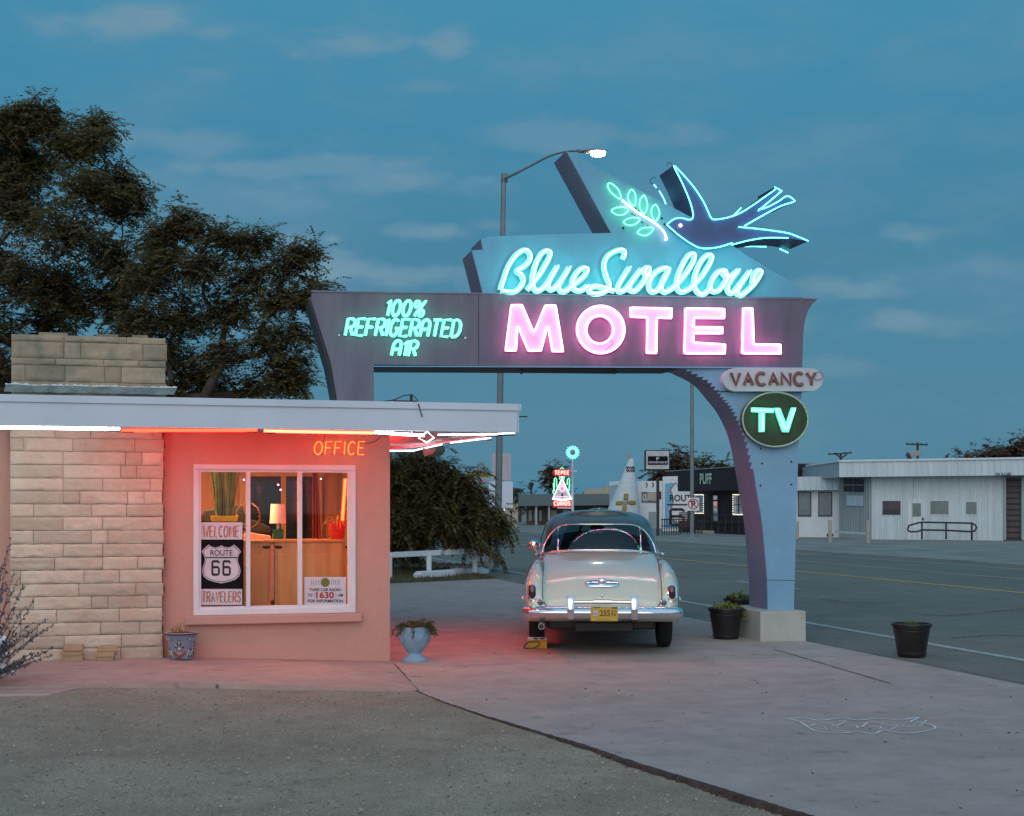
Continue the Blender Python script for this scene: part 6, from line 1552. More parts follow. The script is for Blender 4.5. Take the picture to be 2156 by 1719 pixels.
g = MB(); g.prism([mh(x, y, .05) for x, y in ((1912, 1051), (1947, 1051), (1947, 1137), (1912, 1137))], (0, .06, 0)); dr = obj('door', g, M['white'], gar, bevel=.01)
g = MB(); g.prism([mh(x, y, .07) for x, y in ((1921, 1060), (1939, 1060), (1939, 1088), (1921, 1088))], (0, .03, 0)); obj('pane', g, M['blind'], dr); g = MB(); g.ball(mh(1943, 1093, .1), .06, 8, 6); obj('handle', g, M['dark'], dr)
g = MB(); g.prism([mh(x, y, -.15) for x, y in ((2117, 1006), (2152, 1006), (2152, 1137), (2117, 1137))], (0, .05, 0)); rd = obj('roller_door', g, M['door_red'], gar)
g = MB()
for k in range(11): g.bar(mh(2117, 1013+k*12, -.12), mh(2152, 1013+k*12, -.12), .04, .04)
obj('slat', g, M['black'], rd)
g = MB(); g.bar(mh(2115, 1004, .02), mh(2115, 1137, .02), .12, .1); g.bar(mh(2153, 1004, .02), mh(2153, 1137, .02), .12, .1); obj('door_frame', g, M['metal_dull'], gar)
def sideh(px, py): 
    d = c0-pS; n = V(d.y, -d.x, 0).normalized(); u = (px-CX)/F; Y = (V(c0.x, c0.y, 0).dot(n)+(-.06 if n.y > 0 else .06))/(n.x*u+n.y); return at(px, py, Y)
g = MB(); g.prism([sideh(x, y) for x, y in ((1777, 1008), (1819, 1010), (1819, 1036), (1777, 1035))], (-.03, -.03, 0)); vt = obj('vent', g, M['black'], gar)
g = MB(); g.bar(sideh(1777, 1021), sideh(1819, 1022), .1, .06); g.bar(sideh(1798, 1008), sideh(1798, 1036), .1, .06); obj('bar', g, M['steel'], vt)
g = MB(); g.prism([sideh(x, y) for x, y in ((1783, 1043), (1818, 1044), (1818, 1066), (1783, 1065))], (-.03, -.05, 0)); obj('notice', g, M['metal_white'], gar)
g = flat_text('OIL & LUBE', 2096, 2129, 995.5, 1001.5, lambda x, y, o: mh(x, y, 1.19), 0, .02); obj('lettering', g, M['letter_black'], gar)
# white annex between pillar and garage
an = thing('white_annex', 'low white brick annex with two blinds beside the metal garage', 'building', at(1725, 1132, 77))
YA = 77.0
q = [V(at(x, 1131, YA-(x-1640)*.004*10*.35).x, YA-(x-1640)*.014, 0) for x in (1640, 1775)]
def ah(px, py, off=0.0):
    d = q[1]-q[0]; n = V(d.y, -d.x, 0).normalized(); n = n if n.y > 0 else -n; u = (px-CX)/F; return at(px, py, (q[0].dot(n)-off)/(n.x*u+n.y))
g = MB(); slab(g, ah(1640, 1131), ah(1768, 1133), 6, 0, ah(1700, 1034).z); obj('wall', g, M['white'], an)
g = MB(); corr(g, ah(1640, 1034, .5), ah(1768, 1034, .5), ah(1700, 1033, .5).z, ah(1700, 1004, .5).z, .3, .03); obj('fascia', g, M['metal_white'], an, recalc=False)
g = MB(); slab(g, ah(1640, 1034, .45), ah(1768, 1034, .45), 7, ah(1700, 1032, .45).z, ah(1700, 1005, .45).z); obj('roof', g, M['metal_dull'], an)
for x0, x1 in ((1682, 1706), (1725, 1750)):
    g = MB(); g.prism([ah(x, y, .04) for x, y in ((x0-2, 1036), (x1+2, 1036), (x1+2, 1088), (x0-2, 1088))], (0, .05, 0)); w = obj('window', g, M['door_red'], an)
    g = MB(); g.prism([ah(x, y, .07) for x, y in ((x0, 1038), (x1, 1038), (x1, 1085), (x0, 1085))], (0, .04, 0)); obj('pane', g, M['blind'], w)
g = MB(); g.prism([ah(x, y, .03) for x, y in ((1741, 1124), (1754, 1124), (1754, 1130), (1741, 1130))], (0, .05, 0)); obj('vent', g, M['dark'], an)
g = MB(); g.bar(at(1758, 1120, 71), at(1830, 1124, 70), .06, .12); tag(obj('low_kerb', g, M['metal_dull']), 'low pale kerb bar between two cream bollards', 'kerb')
for i, (px, y0, y1, Y, lab) in enumerate(((1747.5, 1095, 1143, 66, 'cream bollard in front of the white annex windows'), (1827.5, 1096, 1146, 64, 'cream bollard at the corner of the metal garage'), (1678.5, 1098, 1136, 72, 'cream bollard close beside the sign pillar'))):
    b = at(px, y1, Y); b.z = 0.03; h = at(px, y0, Y).z-.03
    g = MB(); g.lathe([(.085, 0), (.085, h-.03), (.06, h), (.0, h+.01)], 12, tuple(b)); tag(obj('bollard', g, M['bollard'], smooth=True), lab, 'bollard', 'cream bollards across the road')
hr = thing('hand_rail', 'grey tube hand rail with rounded ends before the metal garage', 'rail', mh(1985, 1137, 1.6))
g = MB(); O = 1.6
top_ = [(1912, 1112), (1914, 1107), (1934, 1101), (1945, 1100), (2046, 1102), (2054, 1106), (2056, 1112), (2053, 1118), (2046, 1120)]
bot_ = [(2046, 1120), (1992, 1117), (1942, 1116), (1930, 1120), (1916, 1120), (1911, 1116), (1912, 1112)]
g.tube([mh(x, y, O) for x, y in top_+bot_[1:]], .045, 6); obj('hand_rail', g, M['dark'], hr, smooth='all')
for x, yb in ((1941, 1136), (1992, 1136), (2046, 1138)): g = MB(); g.tube([mh(x, 1101, O), mh(x, yb, O)], .045, 6); obj('post', g, M['dark'], hr, smooth='all')
fp_ = mh(1925, 966, -3); ff = thing('roof_floodlight', 'dark floodlight standing on the metal garage roof', 'floodlight', fp_)
g = MB(); g.bar(fp_+V(-.2, 0, -.1), fp_+V(-.35, 0, .25), .18, .15); obj('bracket', g, M['dark'], ff); g = MB(); g.obox(fp_+V(-.3, 0, .08), (.65, 0, .08), (0, .3, 0), (-.03, 0, .28)); obj('housing', g, M['steel'], ff, bevel=.02)
# utility poles and trees beyond
def upole(px, ytop, ybot, Y, arms, lab):
    t = thing('utility_pole', lab, 'utility pole', V(at(px, 1068, Y).x, Y, 0), 'wooden utility poles beyond the garage'); a = at(px, ytop, Y)
    g = MB(); g.tube([(a.x, a.y, 0), a], .14, 8, taper=.10); obj('pole', g, M['bark'], t)
    for x0, y0, x1, y1 in arms: g = MB(); g.bar(at(x0, y0, Y-.15), at(x1, y1, Y-.15), .11, .13); obj('crossarm', g, M['bark'], t)
    g = MB()
    for x0, y0, x1, y1 in arms[:1]:
        for f in (.04, .3, .7, .96): g.ball(at(x0+(x1-x0)*f, y0+(y1-y0)*f-1.6, Y-.15), .07, 6, 4)
    obj('insulator', g, M['dark'], t)
upole(1770, 954, 1068, 130, [(1744, 957, 1793, 954), (1757, 954, 1772, 966), (1783, 957, 1770, 966)], 'utility pole with a braced crossarm just left of the garage awning')
upole(1932, 932, 1068, 120, [(1908, 935.5, 1953, 937)], 'utility pole with a plain crossarm behind the garage roof')
LF = dict(n=(2, 4), spread=.55, L=.9, np=5, ll=.42, lw=.13, droop=.8, up=.4)
def far_tree(label, Y, cls, seed, den=.8, m='leaf_far', name='far_tree', grp='trees beyond the shops'):
    c = [cl(*q, Y, .8) for q in cls]; px = sum(q[0] for q in cls)/len(cls)
    return tree(name, label, V(at(px, 1068, Y).x, Y, 0), c, .22, max(1.5, min(k[0].z-k[2] for k in c)-.3), LF, grp, seed, den, m)
far_tree('reddish tree just left of the roof end at the far right', 120, [(2090, 958, 18), (2070, 962, 12), (2108, 962, 12)], 61)
far_tree('reddish tree at the right edge behind the garage roof', 115, [(2140, 948, 20), (2160, 940, 22), (2122, 958, 16), (2185, 945, 30)], 62)
far_tree('thin tree tops over the garage roof', 140, [(2030, 968, 9), (2045, 966, 8), (2018, 970, 6)], 63, .6)
far_tree('bare brown tree behind the square shop sign', 125, [(1425, 965, 22), (1442, 985, 22), (1405, 995, 20), (1420, 1005, 26), (1398, 1008, 18), (1450, 1000, 18)], 64)
far_tree('green low tree above the black shop roof', 122, [(1480, 985, 14), (1500, 988, 10), (1520, 988, 9), (1540, 990, 10)], 65, .8, 'leaf_olive')
far_tree('dark palm like tree left of the tepee neon', 150, [(1163, 1000, 13), (1172, 990, 9), (1170, 1015, 11), (1158, 1012, 8), (1175, 1028, 8)], 66, 1.0)
far_tree('low brown trees right of the white sign boards', 150, [(1092, 1045, 14), (1086, 1060, 12), (1102, 1058, 10)], 67, .8)
far_tree('reddish shrub behind the oval pink sign', 160, [(988, 1030, 12), (1005, 1040, 12), (975, 1040, 8)], 68, .7)
# black shop PUFF
TP = 36.2
def ph(px, py, off=0.0): return rh(px, py, TP-off)
shop = thing('black_shop', 'black clad corner shop with string lit windows across the road', 'building', V(ph(1500, 1100).x, ph(1500, 1100).y, 0))
zT_ = ph(1500, 987, 1.0).z; zM = ph(1500, 1034, 1.0).z
def pbox(mb, x0, x1, z0, z1, o0, o1):
    a, b = ph(x0, 1068, 0), ph(x1, 1068, 0); a.z = b.z = 0; mb.obox(a+V(0, 0, z0)-A_*o1, b-a, A_*(o1-o0), V(0, 0, z1-z0))
g = MB(); pbox(g, 1452, 1690, 0, zM+.1, -7, 0); obj('wall', g, M['shop_black'], shop)
g = MB(); pbox(g, 1428, 1690, zM, zT_, -6, .9); obj('parapet', g, M['shop_black'], shop)
g = MB(); pbox(g, 1428, 1690, zT_, zT_+.06, -6, .95); obj('coping', g, M['steel'], shop)
g = MB(); pbox(g, 1480, 1690, 0, .75, .02, 2.2); obj('platform', g, M['shop_black'], shop)
for x0, x1, y0, y1 in ((1458, 1481, 1042, 1081), (1543, 1566, 1042, 1084)):
    g = MB(); g.prism([ph(x, y, .04) for x, y in ((x0, y0), (x1, y0), (x1, y1), (x0, y1))], A_*.03); M['shopglass'] = M.get('shopglass') or mat('pale_shop_window', (.38, .46, .46), .12, var=.4, vs=1.2, coat=1)
    w = obj('window', g, M['shopglass'], shop)
    g = MB(); g.bar(ph((x0+x1)/2, y0, .07), ph((x0+x1)/2, y1, .07), .04); g.bar(ph(x0, (y0+y1)/2, .07), ph(x1, (y0+y1)/2, .07), .04); obj('frame', g, M['black'], w)
    M['fairy'] = M.get('fairy') or emit('string_light_glow', (1, .95, .75), 1.6); g = MB(); n = 34
    for k in range(n):
        f = k/n*4; c = [(x0, y0), (x1, y0), (x1, y1), (x0, y1), (x0, y0)]; i = int(f); t = f-i; x = c[i][0]+(c[i+1][0]-c[i][0])*t; y = c[i][1]+(c[i+1][1]-c[i][1])*t; g.ball(ph(x, y, .12), .035, 6, 4)
    obj('string_light', g, M['fairy'], w)
g = MB(); g.prism([ph(x, y, .05) for x, y in ((1500, 1044), (1512, 1044), (1512, 1103), (1500, 1103))], A_*.03); dd = obj('door', g, M['dark'], shop)
g = MB(); g.prism([ph(x, y, .08) for x, y in ((1502, 1056), (1510, 1056), (1510, 1101), (1502, 1101))], A_*.02); obj('pane', g, M['shopglass'], dd); g = MB(); g.prism([ph(x, y, .08) for x, y in ((1502, 1044), (1510, 1044), (1510, 1052), (1502, 1052))], A_*.02); obj('pane', g, M['shopglass'], dd)
g = flat_text('PUFF', 1473.5, 1498.5, 997, 1020, lambda x, y, o: ph(x, y, .95), 0, .03)
M['pale_green_letter'] = mat('pale_green_letter', (.50, .62, .52), .5); obj('lettering', g, M['pale_green_letter'], shop)
for k, (x0, x1, yt, yb, o, lab) in enumerate(((1440, 1478, 1094, 1120, 3.6, 'black ramp rail nearest the tall thin pole'), (1484, 1556, 1086, 1120, 2.3, 'black porch rail before the black shop door'))):
    t = thing('porch_rail', lab, 'rail', V(ph((x0+x1)/2, 1100, o).x, ph((x0+x1)/2, 1100, o).y, 0), 'black rails before the black shop')
    g = MB()
    for yy in (yt, (yt+yb)/2): g.bar(ph(x0, yy-3*k, o), ph(x1, yy+(6 if k == 0 else 0), o), .05)
    obj('top_rail', g, M['black'], t)
    for j in range(6): x = x0+(x1-x0)*j/5; a = ph(x, yt, o); g = MB(); g.bar((a.x, a.y, 0), (a.x, a.y, a.z), .06); obj('post', g, M['black'], t)
g = MB(); g.obox(ph(1478, 1118, 3)*1-V(0, 0, .9), A_*1.2, B_*1.6, V(0, 0, .9)); o = obj('planter_box', g, M['bollard'], bevel=.03); tag(o, 'low cream planter box by the black shop steps', 'planter')
# maroon slatted bench by the ramp
M['maroon'] = mat('maroon_slats', (.060, .022, .026), .6); bc = at(1449, 1120, 86); bc.z = .03
bn = thing('slatted_bench', 'dark maroon slatted bench beside the ramp rails, half hidden by the thin pole', 'bench', bc)
g = MB()
for k in range(9): g.box(bc.x-.48, bc.x+.48, bc.y+.5+.02*k, bc.y+.54+.02*k, .45+.10*k, .52+.10*k)
obj('backrest', g, M['maroon'], bn); g = MB()
for k in range(5): g.box(bc.x-.48, bc.x+.48, bc.y+.1*k, bc.y+.07+.1*k, .42, .46)
obj('seat', g, M['maroon'], bn)
for x in (-.45, .41):
    for y in (.02, .45): g = MB(); g.box(bc.x+x, bc.x+x+.05, bc.y+y, bc.y+y+.05, 0, .42); obj('leg', g, M['maroon'], bn)
# mural wall ROUTE 66
YW = 92.5
mw = thing('mural_wall', 'white and sky blue wall painted with a route 66 shield', 'wall', V(at(1430, 1100, YW).x, YW, 0))
M['mural_sky'] = mat('mural_blue', (.18, .45, .66), .8, var=.3, vs=.6, col2=(.50, .62, .68), t=(.52, .7))
mo_ = lambda x, y, o=0: at(x, y, YW-o)
g = MB(); g.prism([mo_(x, y) for x, y in ((1396, 1004), (1427, 1003), (1427, 1035), (1457, 1035), (1457, 1119), (1396, 1119))], (0, .4, 0)); obj('wall', g, M['white'], mw)
g = MB(); g.prism([mo_(x, y, .02) for x, y in ((1400, 1019), (1412, 1017), (1426.5, 1019), (1426.5, 1035.5), (1456.5, 1035.5), (1456.5, 1113), (1400, 1113))], (0, .015, 0)); obj('painted_sky', g, M['mural_sky'], mw)
def clipm(P):
    q = []
    for x, y in P:
        if x > 1427: y = max(y, 1036)
        q.append((min(x, 1456), y))
    return [p for i, p in enumerate(q) if p != q[i-1]]
sh_ = shield(1446, 1016, 72, 92); M['mural_white'] = mat('mural_white', (.80, .82, .84), .8, var=.04)
lft_ = [p for p in sh_[:18]]; body_ = clipm(lft_+[(1456, 1107), (1456, 1018)])
g = MB(); g.prism([mo_(x, y, .04) for x, y in body_], (0, .015, 0)); ms = obj('painted_shield', g, M['mural_white'], mw)
g = MB(); ribbon(g, [(x+1, y) for x, y in lft_ if not (x > 1427 and y < 1036)], lambda a, b, o: mo_(a, b, o), .045, .04, .055); M['mural_edge'] = mat('mural_tan', (.24, .22, .17), .8); obj('painted_edge', g, M['mural_edge'], ms)  # tan line painted along the shield edge
g = flat_text('ROUT', 1410, 1455, 1042, 1056, lambda x, y, o: mo_(x, y, .06), 0, .02); g.prism([mo_(x, y, .06) for x, y in ((1405, 1061.5), (1456, 1061.5), (1456, 1064.5), (1405, 1064.5))], (0, .01, 0))
for st in layout('6', 1411, 1440, 1073, 1106)[0]: ribbon(g, st, lambda a, b, o: mo_(a, b, o), .085, .04, .06)
ribbon(g, [(1456, 1073), (1452, 1073), (1450, 1076), (1450, 1103), (1452, 1106), (1456, 1106)], lambda a, b, o: mo_(a, b, o), .085, .04, .06)
obj('painted_lettering', g, M['letter_black'], ms)
# curio shop with concrete tepee
YT = 108.0
tp_ = thing('tepee_shop', 'white curio shop with a tall white tepee front', 'building', V(at(1335, 1110, YT).x, YT, 0))
to = lambda x, y, o=0: at(x, y, YT-o)
g = MB(); g.prism([to(x, y) for x, y in ((1300, 1014), (1399, 1013), (1399, 1116), (1300, 1116))], (0, 9, 0)); obj('wall', g, M['white'], tp_)
M['tepee'] = mat('white_tepee_plaster', (.58, .63, .66), .8, var=.06)
tb = to(1307, 1118, 1.4); g = MB(); ax_ = to(1329, 966, 1.4); zt_ = ax_.z; n = 40; rows = 12
for i in range(rows+1):
    f = i/rows; cxx = tb.x+(to(1329.5, 966, 1.4).x-tb.x)*f; r = 1.62*(1-f)+.17*f
    for k in range(n): t = 2*math.pi*k/n; g.v.append((cxx+r*math.cos(t), tb.y+r*math.sin(t), zt_*f))
for i in range(rows):
    for k in range(n): l = (k+1) % n; g.f.append((i*n+k, i*n+l, (i+1)*n+l, (i+1)*n+k))
g.f.append(tuple(rows*n+k for k in range(n)))
tpe = obj('tepee', g, M['tepee'], tp_, smooth='all')
def cone(px, py, d=.02):                                  # point on the tepee skin
    z = to(px, py, 1.4).z
    f = max(0, min(1, z/zt_)); cxx = tb.x+(to(1329.5, 966, 1.4).x-tb.x)*f; r = 1.62*(1-f)+.17*f+d; x = (px-CX)/F*(tb.y-r*.8); dx = max(-r*.97, min(r*.97, x-cxx)); return V(cxx+dx, tb.y-math.sqrt(max(0, r*r-dx*dx)), z)
g = MB()
for yo in (0, 6.2): g.tube([cone(1319.3+2.1*k, 983.5+yo+(4.2 if k % 2 else 0)) for k in range(9)], .06, 5)
obj('zigzag', g, M['shop_black'], tpe)
M['ochre'] = mat('ochre_paint', (.36, .24, .04), .7)
g = MB()
for a, b in (((1318.3, 1041), (1316.8, 1053)), ((1315, 1066), (1313, 1077)), ((1298, 1060.5), (1309, 1060)), ((1323, 1059.5), (1336.5, 1059))): g.tube([cone(*a, .0), cone((a[0]+b[0])/2, (a[1]+b[1])/2, .0), cone(*b, .0)], .17, 6)
obj('sun_symbol', g, M['ochre'], tpe)
g = MB(); g.ball(cone(1315.8, 1059.5, .0), .24, 14, 8, (1, .3, 1)); obj('disc', g, M['steel'], tpe, smooth='all')
g = MB()
for dx in (-11, -8, -5, -1): g.tube([to(1329.5, 968, 1.4), to(1328+dx, 955+abs(dx+6)*.3, 1.4+dx*.02)], .035, 4)
obj('pole', g, M['bollard'], tpe)
g = MB(); g.prism([to(x, y, .05) for x, y in ((1351, 1036), (1385, 1037), (1385, 1059), (1351, 1058))], (0, .05, 0)); M['brown_board'] = mat('brown_board', (.17, .12, .10), .7); cb = obj('name_board', g, M['brown_board'], tp_)
g = MB()
for st in layout('CURIOS', 1354, 1382, 1041, 1054, 0, .25):
    for s_ in st: ribbon(g, s_, lambda a, b, o: to(a, b, .06+o), .045, 0, .01)
obj('lettering', g, M['board_white'], cb)
g = MB(); g.prism([to(x, y, .04) for x, y in ((1366, 1078), (1381, 1078), (1381, 1115), (1366, 1115))], (0, .04, 0)); obj('door', g, M['metal_dull'], tp_)
g = MB()
for x in (1361, 1374, 1384): g.tube([to(x, 1016, .05), to(x+1.5, 1021, .05), to(x, 1026, .05)], .05, 5)
obj('ornament', g, M['brown_board'], tp_)
g = MB(); g.bar(to(1285, 1019, -1), to(1312, 1017, 0), .25, .3); obj('eave', g, M['white'], tp_)
# square shop sign on a black post
YP = 80.0; po = lambda x, y, o=0: at(x, y, YP-o)
ps_ = thing('shop_sign', 'square white sign with a black panel on a tall black post', 'sign', V(po(1385, 1130).x, YP, 0))
a = po(1385, 1010); g = MB(); g.bar((a.x, a.y, 0), a, .16, .16); obj('post', g, M['black'], ps_)
g = MB(); g.prism([po(x, y) for x, y in ((1358, 948), (1410, 948), (1410, 990), (1358, 990))], (0, .5, 0)); cs_ = obj('case', g, M['black'], ps_, bevel=.03)
M['sign_face'] = mat('greyish_sign_face', (.50, .52, .54), .5); g = MB(); g.prism([po(x, y, .02) for x, y in ((1360.5, 950), (1408.5, 950), (1408.5, 988), (1360.5, 988))], (0, .015, 0)); obj('face', g, M['sign_face'], cs_)
g = MB(); g.prism([po(x, y, .05) for x, y in ((1364, 961), (1406, 961), (1406, 979), (1364, 979))], (0, .015, 0)); obj('panel', g, M['board_black'], cs_)
g = flat_text('PROHIBITION 87', 1366, 1405, 972, 976, lambda x, y, o: po(x, y, .07), 0, .02); flat_text('P', 1382, 1388, 963, 970, lambda x, y, o: po(x, y, .07), 0, .01, g); obj('lettering', g, M['board_white'], cs_)
g = MB(); a = po(1376, 1047); g.obox(po(1363, 1053), (.58, 0, 0), (0, .5, 0), (0, 0, .42)); obj('meter_box', g, M['bollard'], ps_, bevel=.02); g = MB(); g.obox(po(1385, 1052, .1), (.2, 0, 0), (0, .4, 0), (0, 0, .45)); obj('bracket', g, M['black'], ps_)
fnc = thing('iron_fence', 'dark iron picket fence before the mural wall', 'fence', V(at(1412, 1100, 82).x, 82, 0)); g = MB()
for yy in (1094, 1108): g.bar(at(1392, yy, 82), at(1432, yy, 82), .05)
obj('rail', g, M['black'], fnc)
for k in range(8): a = at(1394+k*5, 1092, 82); g = MB(); g.bar((a.x, a.y, .0), (a.x, a.y, a.z), .05); obj('picket', g, M['black'], fnc)
# neon curio sign and its neon flower
YN = 104.0; no = lambda x, y, o=0: at(x, y, YN-o)
nsx = lambda x, y: (1250/1.1596+x/9.55/1.1596, 1080/1.1596+y/9.55/1.1596)
ns = lambda p, o=0: no(*nsx(*p), o)
cs = thing('curios_sign', 'small red neon curios sign with a glowing tepee and cactus', 'neon sign', V(no(1188, 1100).x, YN, 0))
M['sign_red'] = mat('bright_red_enamel', (.62, .03, .02), .5); M['cactus'] = mat('cactus_green', (.01, .10, .03), .5)
M['far_red'] = emit('far_red_neon', (1, .42, .40), 2.2); M['far_cyan'] = emit('far_aqua_neon', (.28, 1.0, .92), 1.5); M['far_green'] = emit('far_green_neon', (.30, 1, .62), 1.5); M['far_white'] = emit('far_white_neon', (.80, 1, 1), 1.9); M['far_pink'] = emit('far_pink_neon', (1, .55, .72), 1.5)
g = MB(); g.prism([ns(p, .35) for p in stad(945, 1375, 630, 795)], (0, .3, 0)); t1 = obj('name_board', g, M['sign_red'], cs)
g = MB(); g.prism([ns(p) for p in ((955, 1345), (1390, 1345), (1395, 1520), (950, 1525))], (0, .3, 0)); t2 = obj('name_board', g, M['sign_red'], cs)
for txt, x0, x1, y0, y1, par in (('TEPEE', 1000, 1330, 672, 752, t1), ('CURIOS', 985, 1355, 1385, 1475, t2)):
    g = MB()
    for st in layout(txt, x0, x1, y0, y1, .03, .42):
        for s_ in st: g.tube([ns(p, .08 if par is t2 else .42) for p in s_], .046, 5)
    obj('neon_lettering', g, M['far_red'], par)
g = MB(); g.prism([ns(p) for p in ((1165, 850), (1390, 1330), (940, 1330))], (0, .22, 0)); tpn = obj('tepee_panel', g, M['board_white'], cs)
g = MB(); g.tube([ns(p, .08) for p in ((1185, 800), (945, 1325), (1385, 1325), (1145, 800))], .05, 5); g.tube([ns(p, .08) for p in ((945, 1325), (1100, 1350), (1240, 1352), (1385, 1325))], .05, 5); obj('neon_outline', g, M['far_white'], tpn)
g = MB(); g.tube([ns((1170+55*math.cos(t), 1090+60*math.sin(t)), .08) for t in [k*.45 for k in range(14)]], .04, 5, closed=True); g.tube([ns(p, .08) for p in ((1110, 1000), (1235, 1000))], .03, 5); g.tube([ns(p, .08) for p in ((1030, 1275), (1310, 1275))], .035, 5); obj('neon_symbol', g, M['far_pink'], tpn)
g = MB(); g.ball(ns((1172, 1255), .06), .11, 8, 6, (.6, .3, 2.0)); obj('doorway', g, M['letter_black'], tpn)
cg, gg = MB(), MB()
for pts in ([(985, 1150), (985, 860), (1010, 825), (1040, 860), (1045, 1050)], [(1285, 1000), (1290, 870), (1320, 840), (1345, 870), (1330, 1140)], [(1110, 870), (1110, 640), (1165, 585), (1218, 640), (1218, 870)]):
    gg.tube([ns(p, .06) for p in pts], .045, 5)
    cg.prism([ns(p, .02) for p in pts], (0, .18, 0))
gg.tube([ns(p, .06) for p in ((960, 960), (975, 1080), (950, 1170), (980, 1210))], .04, 5)
cc = obj('cactus', cg, M['cactus'], cs); obj('neon_outline', gg, M['far_green'], cc)
a = ns((1420, 1540)); b = ns((1410, 420)); g = MB(); g.tube([(a.x, a.y, 0), b], .11, 8, taper=.06); g.bar(ns((1370, 680)), ns((1515, 670)), .10); g.bar(ns((1060, 1530)), ns((1400, 1540)), .10); obj('post', g, M['metal_white'], cs)
g = MB(); g.tube([ns((1160, 585)), ns((1160, 510))], .07, 6, taper=.02); obj('finial', g, M['cactus'], cs)
fl2 = thing('neon_flower', 'small aqua neon flower wheel on the mast over the curios sign', 'neon sign', ns((1415, 240)))
g = MB()
for k in range(16):
    t = k*math.pi/8; t2 = t+math.pi/16*1.0; d = lambda r, q: ns((1415+r*math.cos(q), 240+r*math.sin(q)), .1)
    g.tube([d(62, t), d(140, t-.10), d(165, t), d(140, t+.10), d(62, t)], .030, 5)
obj('petal', g, M['far_cyan'], fl2)
g = MB(); g.tube([ns((1415+50*math.cos(t), 240+50*math.sin(t)), .1) for t in [q*.4 for q in range(16)]], .025, 5, closed=True); obj('ring', g, M['far_cyan'], fl2)
g = MB(); g.ball(ns((1415, 235), .1), .22, 10, 6, (1, .4, 1)); obj('hub', g, M['steel'], fl2)
# low grey building behind
YG = 125.0; go_ = lambda x, y, o=0: at(x, y, YG-o)
lg = thing('grey_shop', 'long low grey roofed shop behind the car', 'building', V(go_(1195, 1100).x, YG, 0))
M['grey_roof'] = mat('grey_green_fascia', (.115, .15, .16), .7, var=.06)
g = MB(); g.prism([go_(x, y) for x, y in ((1092, 1041), (1295, 1040), (1295, 1064), (1092, 1066))], (0, 10, 0)); obj('roof', g, M['grey_roof'], lg)
g = MB(); g.prism([go_(x, y, -2) for x, y in ((1110, 1062), (1295, 1062), (1295, 1107), (1110, 1107))], (0, 8, 0)); M['brown_wall'] = mat('dark_brown_wall', (.10, .075, .05), .8); obj('wall', g, M['brown_wall'], lg)  # one even dark brown over the whole wall
for x0, x1 in ((1113, 1120), (1124, 1131), (1135, 1141), (1160, 1172), (1185, 1200), (1215, 1235)): g = MB(); g.prism([go_(x, y, -1.9) for x, y in ((x0, 1075), (x1, 1075), (x1, 1097), (x0, 1097))], (0, .05, 0)); obj('window', g, M['blind'], lg)
for x in (1129, 1156): g = MB(); a, b = go_(x, 1065, -.4), go_(x, 1108, -.4); g.bar(a, (b.x, b.y, 0), .18); obj('post', g, M['metal_dull'], lg)
g = MB(); g.prism([go_(x, y, -6) for x, y in ((1230, 1036), (1238, 1029), (1270, 1029), (1274, 1024), (1292, 1024), (1292, 1042), (1230, 1042))], (0, 3, 0)); obj('rooftop_box', g, M['bollard'], lg)
gate = thing('white_gate_post', 'tall cream utility cabinet beside the street lamp', 'cabinet', V(at(1075, 1109, 112).x, 112, 0))
g = MB(); a = at(1062, 1109, 112); g.box(a.x, at(1091, 1100, 112).x, 112, 113.5, 0, at(1075, 1061, 112).z); obj('case', g, M['bollard'], gate, bevel=.03); g = MB(); g.box(a.x+.55, a.x+.60, 111.96, 112, .1, 1.4); g.box(a.x, a.x+1.05, 111.97, 112, 1.45, 1.49); obj('seam', g, M['dark'], gate)
g = MB(); a = at(1053, 1075, 110); g.tube([at(*p, 110) for p in ((1048, 1076), (1061, 1074), (1062, 1058), (1057, 1055), (1054, 1059))], .07, 6); t = tag(obj('bent_tube', g, M['far_white'], smooth='all'), 'bent white neon tube below the white sign boards', 'neon tube')
M['tail_glow'] = emit('vehicle_light_glow', (1.0, .42, .16), 5.0)
for x, y, lab in ((1022, 1077, 'small orange vehicle light left of the lamp pole'), (1047.5, 1080, 'small orange vehicle light right of the lamp pole')):
    g = MB(); g.ball(at(x, y, 108), .12, 10, 6); tag(obj('vehicle_light', g, M['tail_glow'], smooth='all'), lab, 'light', 'orange lights far down the road')
# white boards and pink oval sign far down the road
YB = 95.0; bo = lambda x, y, o=0: at(x, y, YB-o)
wbd = thing('roadside_sign', 'pair of blank pale sign boards on one post behind the lamp pole', 'sign', V(bo(1055, 1110).x, YB, 0))
def rrect(x0, x1, y0, y1, r=3): return [(cx_+r*math.cos(t), cy_+r*math.sin(t)) for cx_, cy_, t0 in ((x1-r, y1-r, 0), (x0+r, y1-r, .5), (x0+r, y0+r, 1), (x1-r, y0+r, 1.5)) for t in [math.pi*(t0+k/8) for k in range(5)]]
M['board_grey'] = mat('pale_grey_board', (.46, .42, .44), .6, var=.12, vs=.6); M['board_lilac'] = mat('pale_lilac_board', (.62, .66, .76), .6, var=.04)
for (x0, x1, y0, y1, m) in ((1035.5, 1076, 955, 1012, 'board_grey'), (1029, 1080, 1014, 1070, 'board_lilac')): g = MB(); g.prism([bo(*p) for p in rrect(x0, x1, y0, y1)], (0, .35, 0)); obj('board', g, M[m], wbd)
g = MB(); a = bo(1056, 960, -.4); g.bar((a.x, a.y, 0), a, .3); obj('post', g, M['steel'], wbd)
YO = 100.0; oo = lambda x, y, o=0: at(x, y, YO-o)
ov = thing('oval_sign', 'pink boomerang roadside sign with a yellow top panel', 'sign', V(oo(1005, 1110).x, YO, 0))
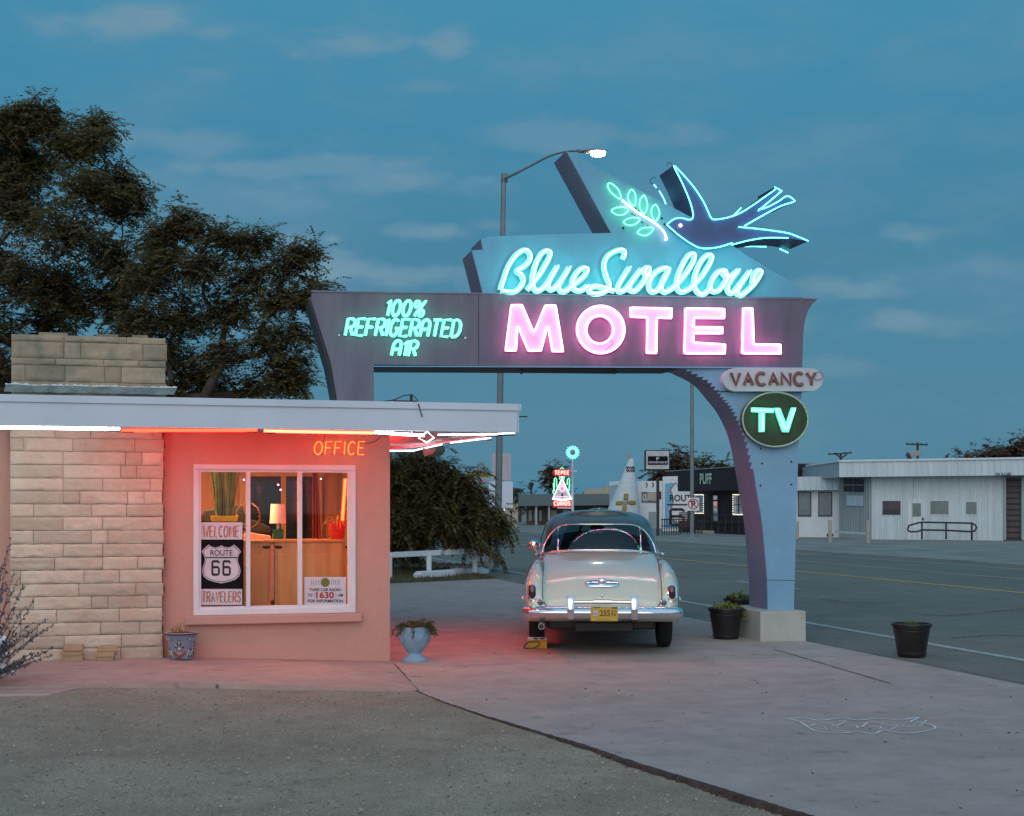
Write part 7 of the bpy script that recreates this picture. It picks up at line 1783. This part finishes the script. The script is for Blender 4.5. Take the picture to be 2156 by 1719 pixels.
M['pink_sign'] = mat('faded_pink_enamel', (.46, .32, .36), .6, var=.1)
g = MB(); n = 26; th_ = [math.pi*(.42+1.16*k/n) for k in range(n+1)]
P = [(1022+34*math.cos(t), 1049-15.5*math.sin(t)) for t in th_]; I = [(1026+29*math.cos(t), 1049-11.0*math.sin(t)) for t in th_]
for i in range(n): g.prism([oo(*P[i]), oo(*P[i+1]), oo(*I[i+1]), oo(*I[i])], (0, .4, 0))
obj('hoop', g, M['pink_sign'], ov)
g = MB(); g.prism([oo(x, y) for x, y in ((979, 1009), (1029, 1009), (1026, 1018), (981, 1017))], (0, .4, 0)); obj('arm', g, M['pink_sign'], ov)
M['sign_yellow'] = mat('faded_yellow_enamel', (.46, .34, .03), .6, var=.1); g = MB(); g.prism([oo(x, y, .05) for x, y in ((978.5, 997), (1035, 998), (1035, 1006), (982, 1005.5))], (0, .4, 0)); yb_ = obj('panel', g, M['sign_yellow'], ov)
g = flat_text('CAR WASH', 984, 1032, 999.5, 1004, lambda x, y, o: oo(x, y, .08), 0, .02); obj('lettering', g, M['letter_black'], yb_)
g = MB(); g.prism([oo(1014.5+5*math.cos(t), 1026+5.4*math.sin(t)) for t in [k*.39 for k in range(16)]], (0, .3, 0)); obj('disc', g, M['sign_yellow'], ov)
g = MB(); pts = [(1013+7*math.cos(t), 984+8*math.sin(t)) for t in [math.pi*(.8+1.5*k/12) for k in range(13)]]; g.tube([oo(*p, .1) for p in pts], .09, 6); g.tube([oo(1000, 993, .1), oo(1016, 992, .1), oo(1021, 988, .1)], .12, 6); M['tan_sign'] = mat('faded_tan_letter', (.30, .27, .20), .7); obj('emblem', g, M['tan_sign'], ov)
for x in (998, 1002): g = MB(); a = oo(x, 1015, -.3); g.bar((a.x, a.y, 0), a, .22); obj('post', g, M['metal_white'], ov)
tw = thing('water_tower', 'tiny dark water tower on the horizon left of the tepee neon', 'tower', V(at(1118.5, 1068, 400).x, 400, 0))
g = MB(); a = at(1118.5, 1022, 400); g.tube([(a.x, a.y, 0), a], .22, 8); obj('stem', g, M['dark'], tw); g = MB(); g.lathe([(.22, -1.0), (.75, .2), (.75, .6), (.1, .9)], 14, tuple(a)); obj('tank', g, M['dark'], tw, smooth=True)
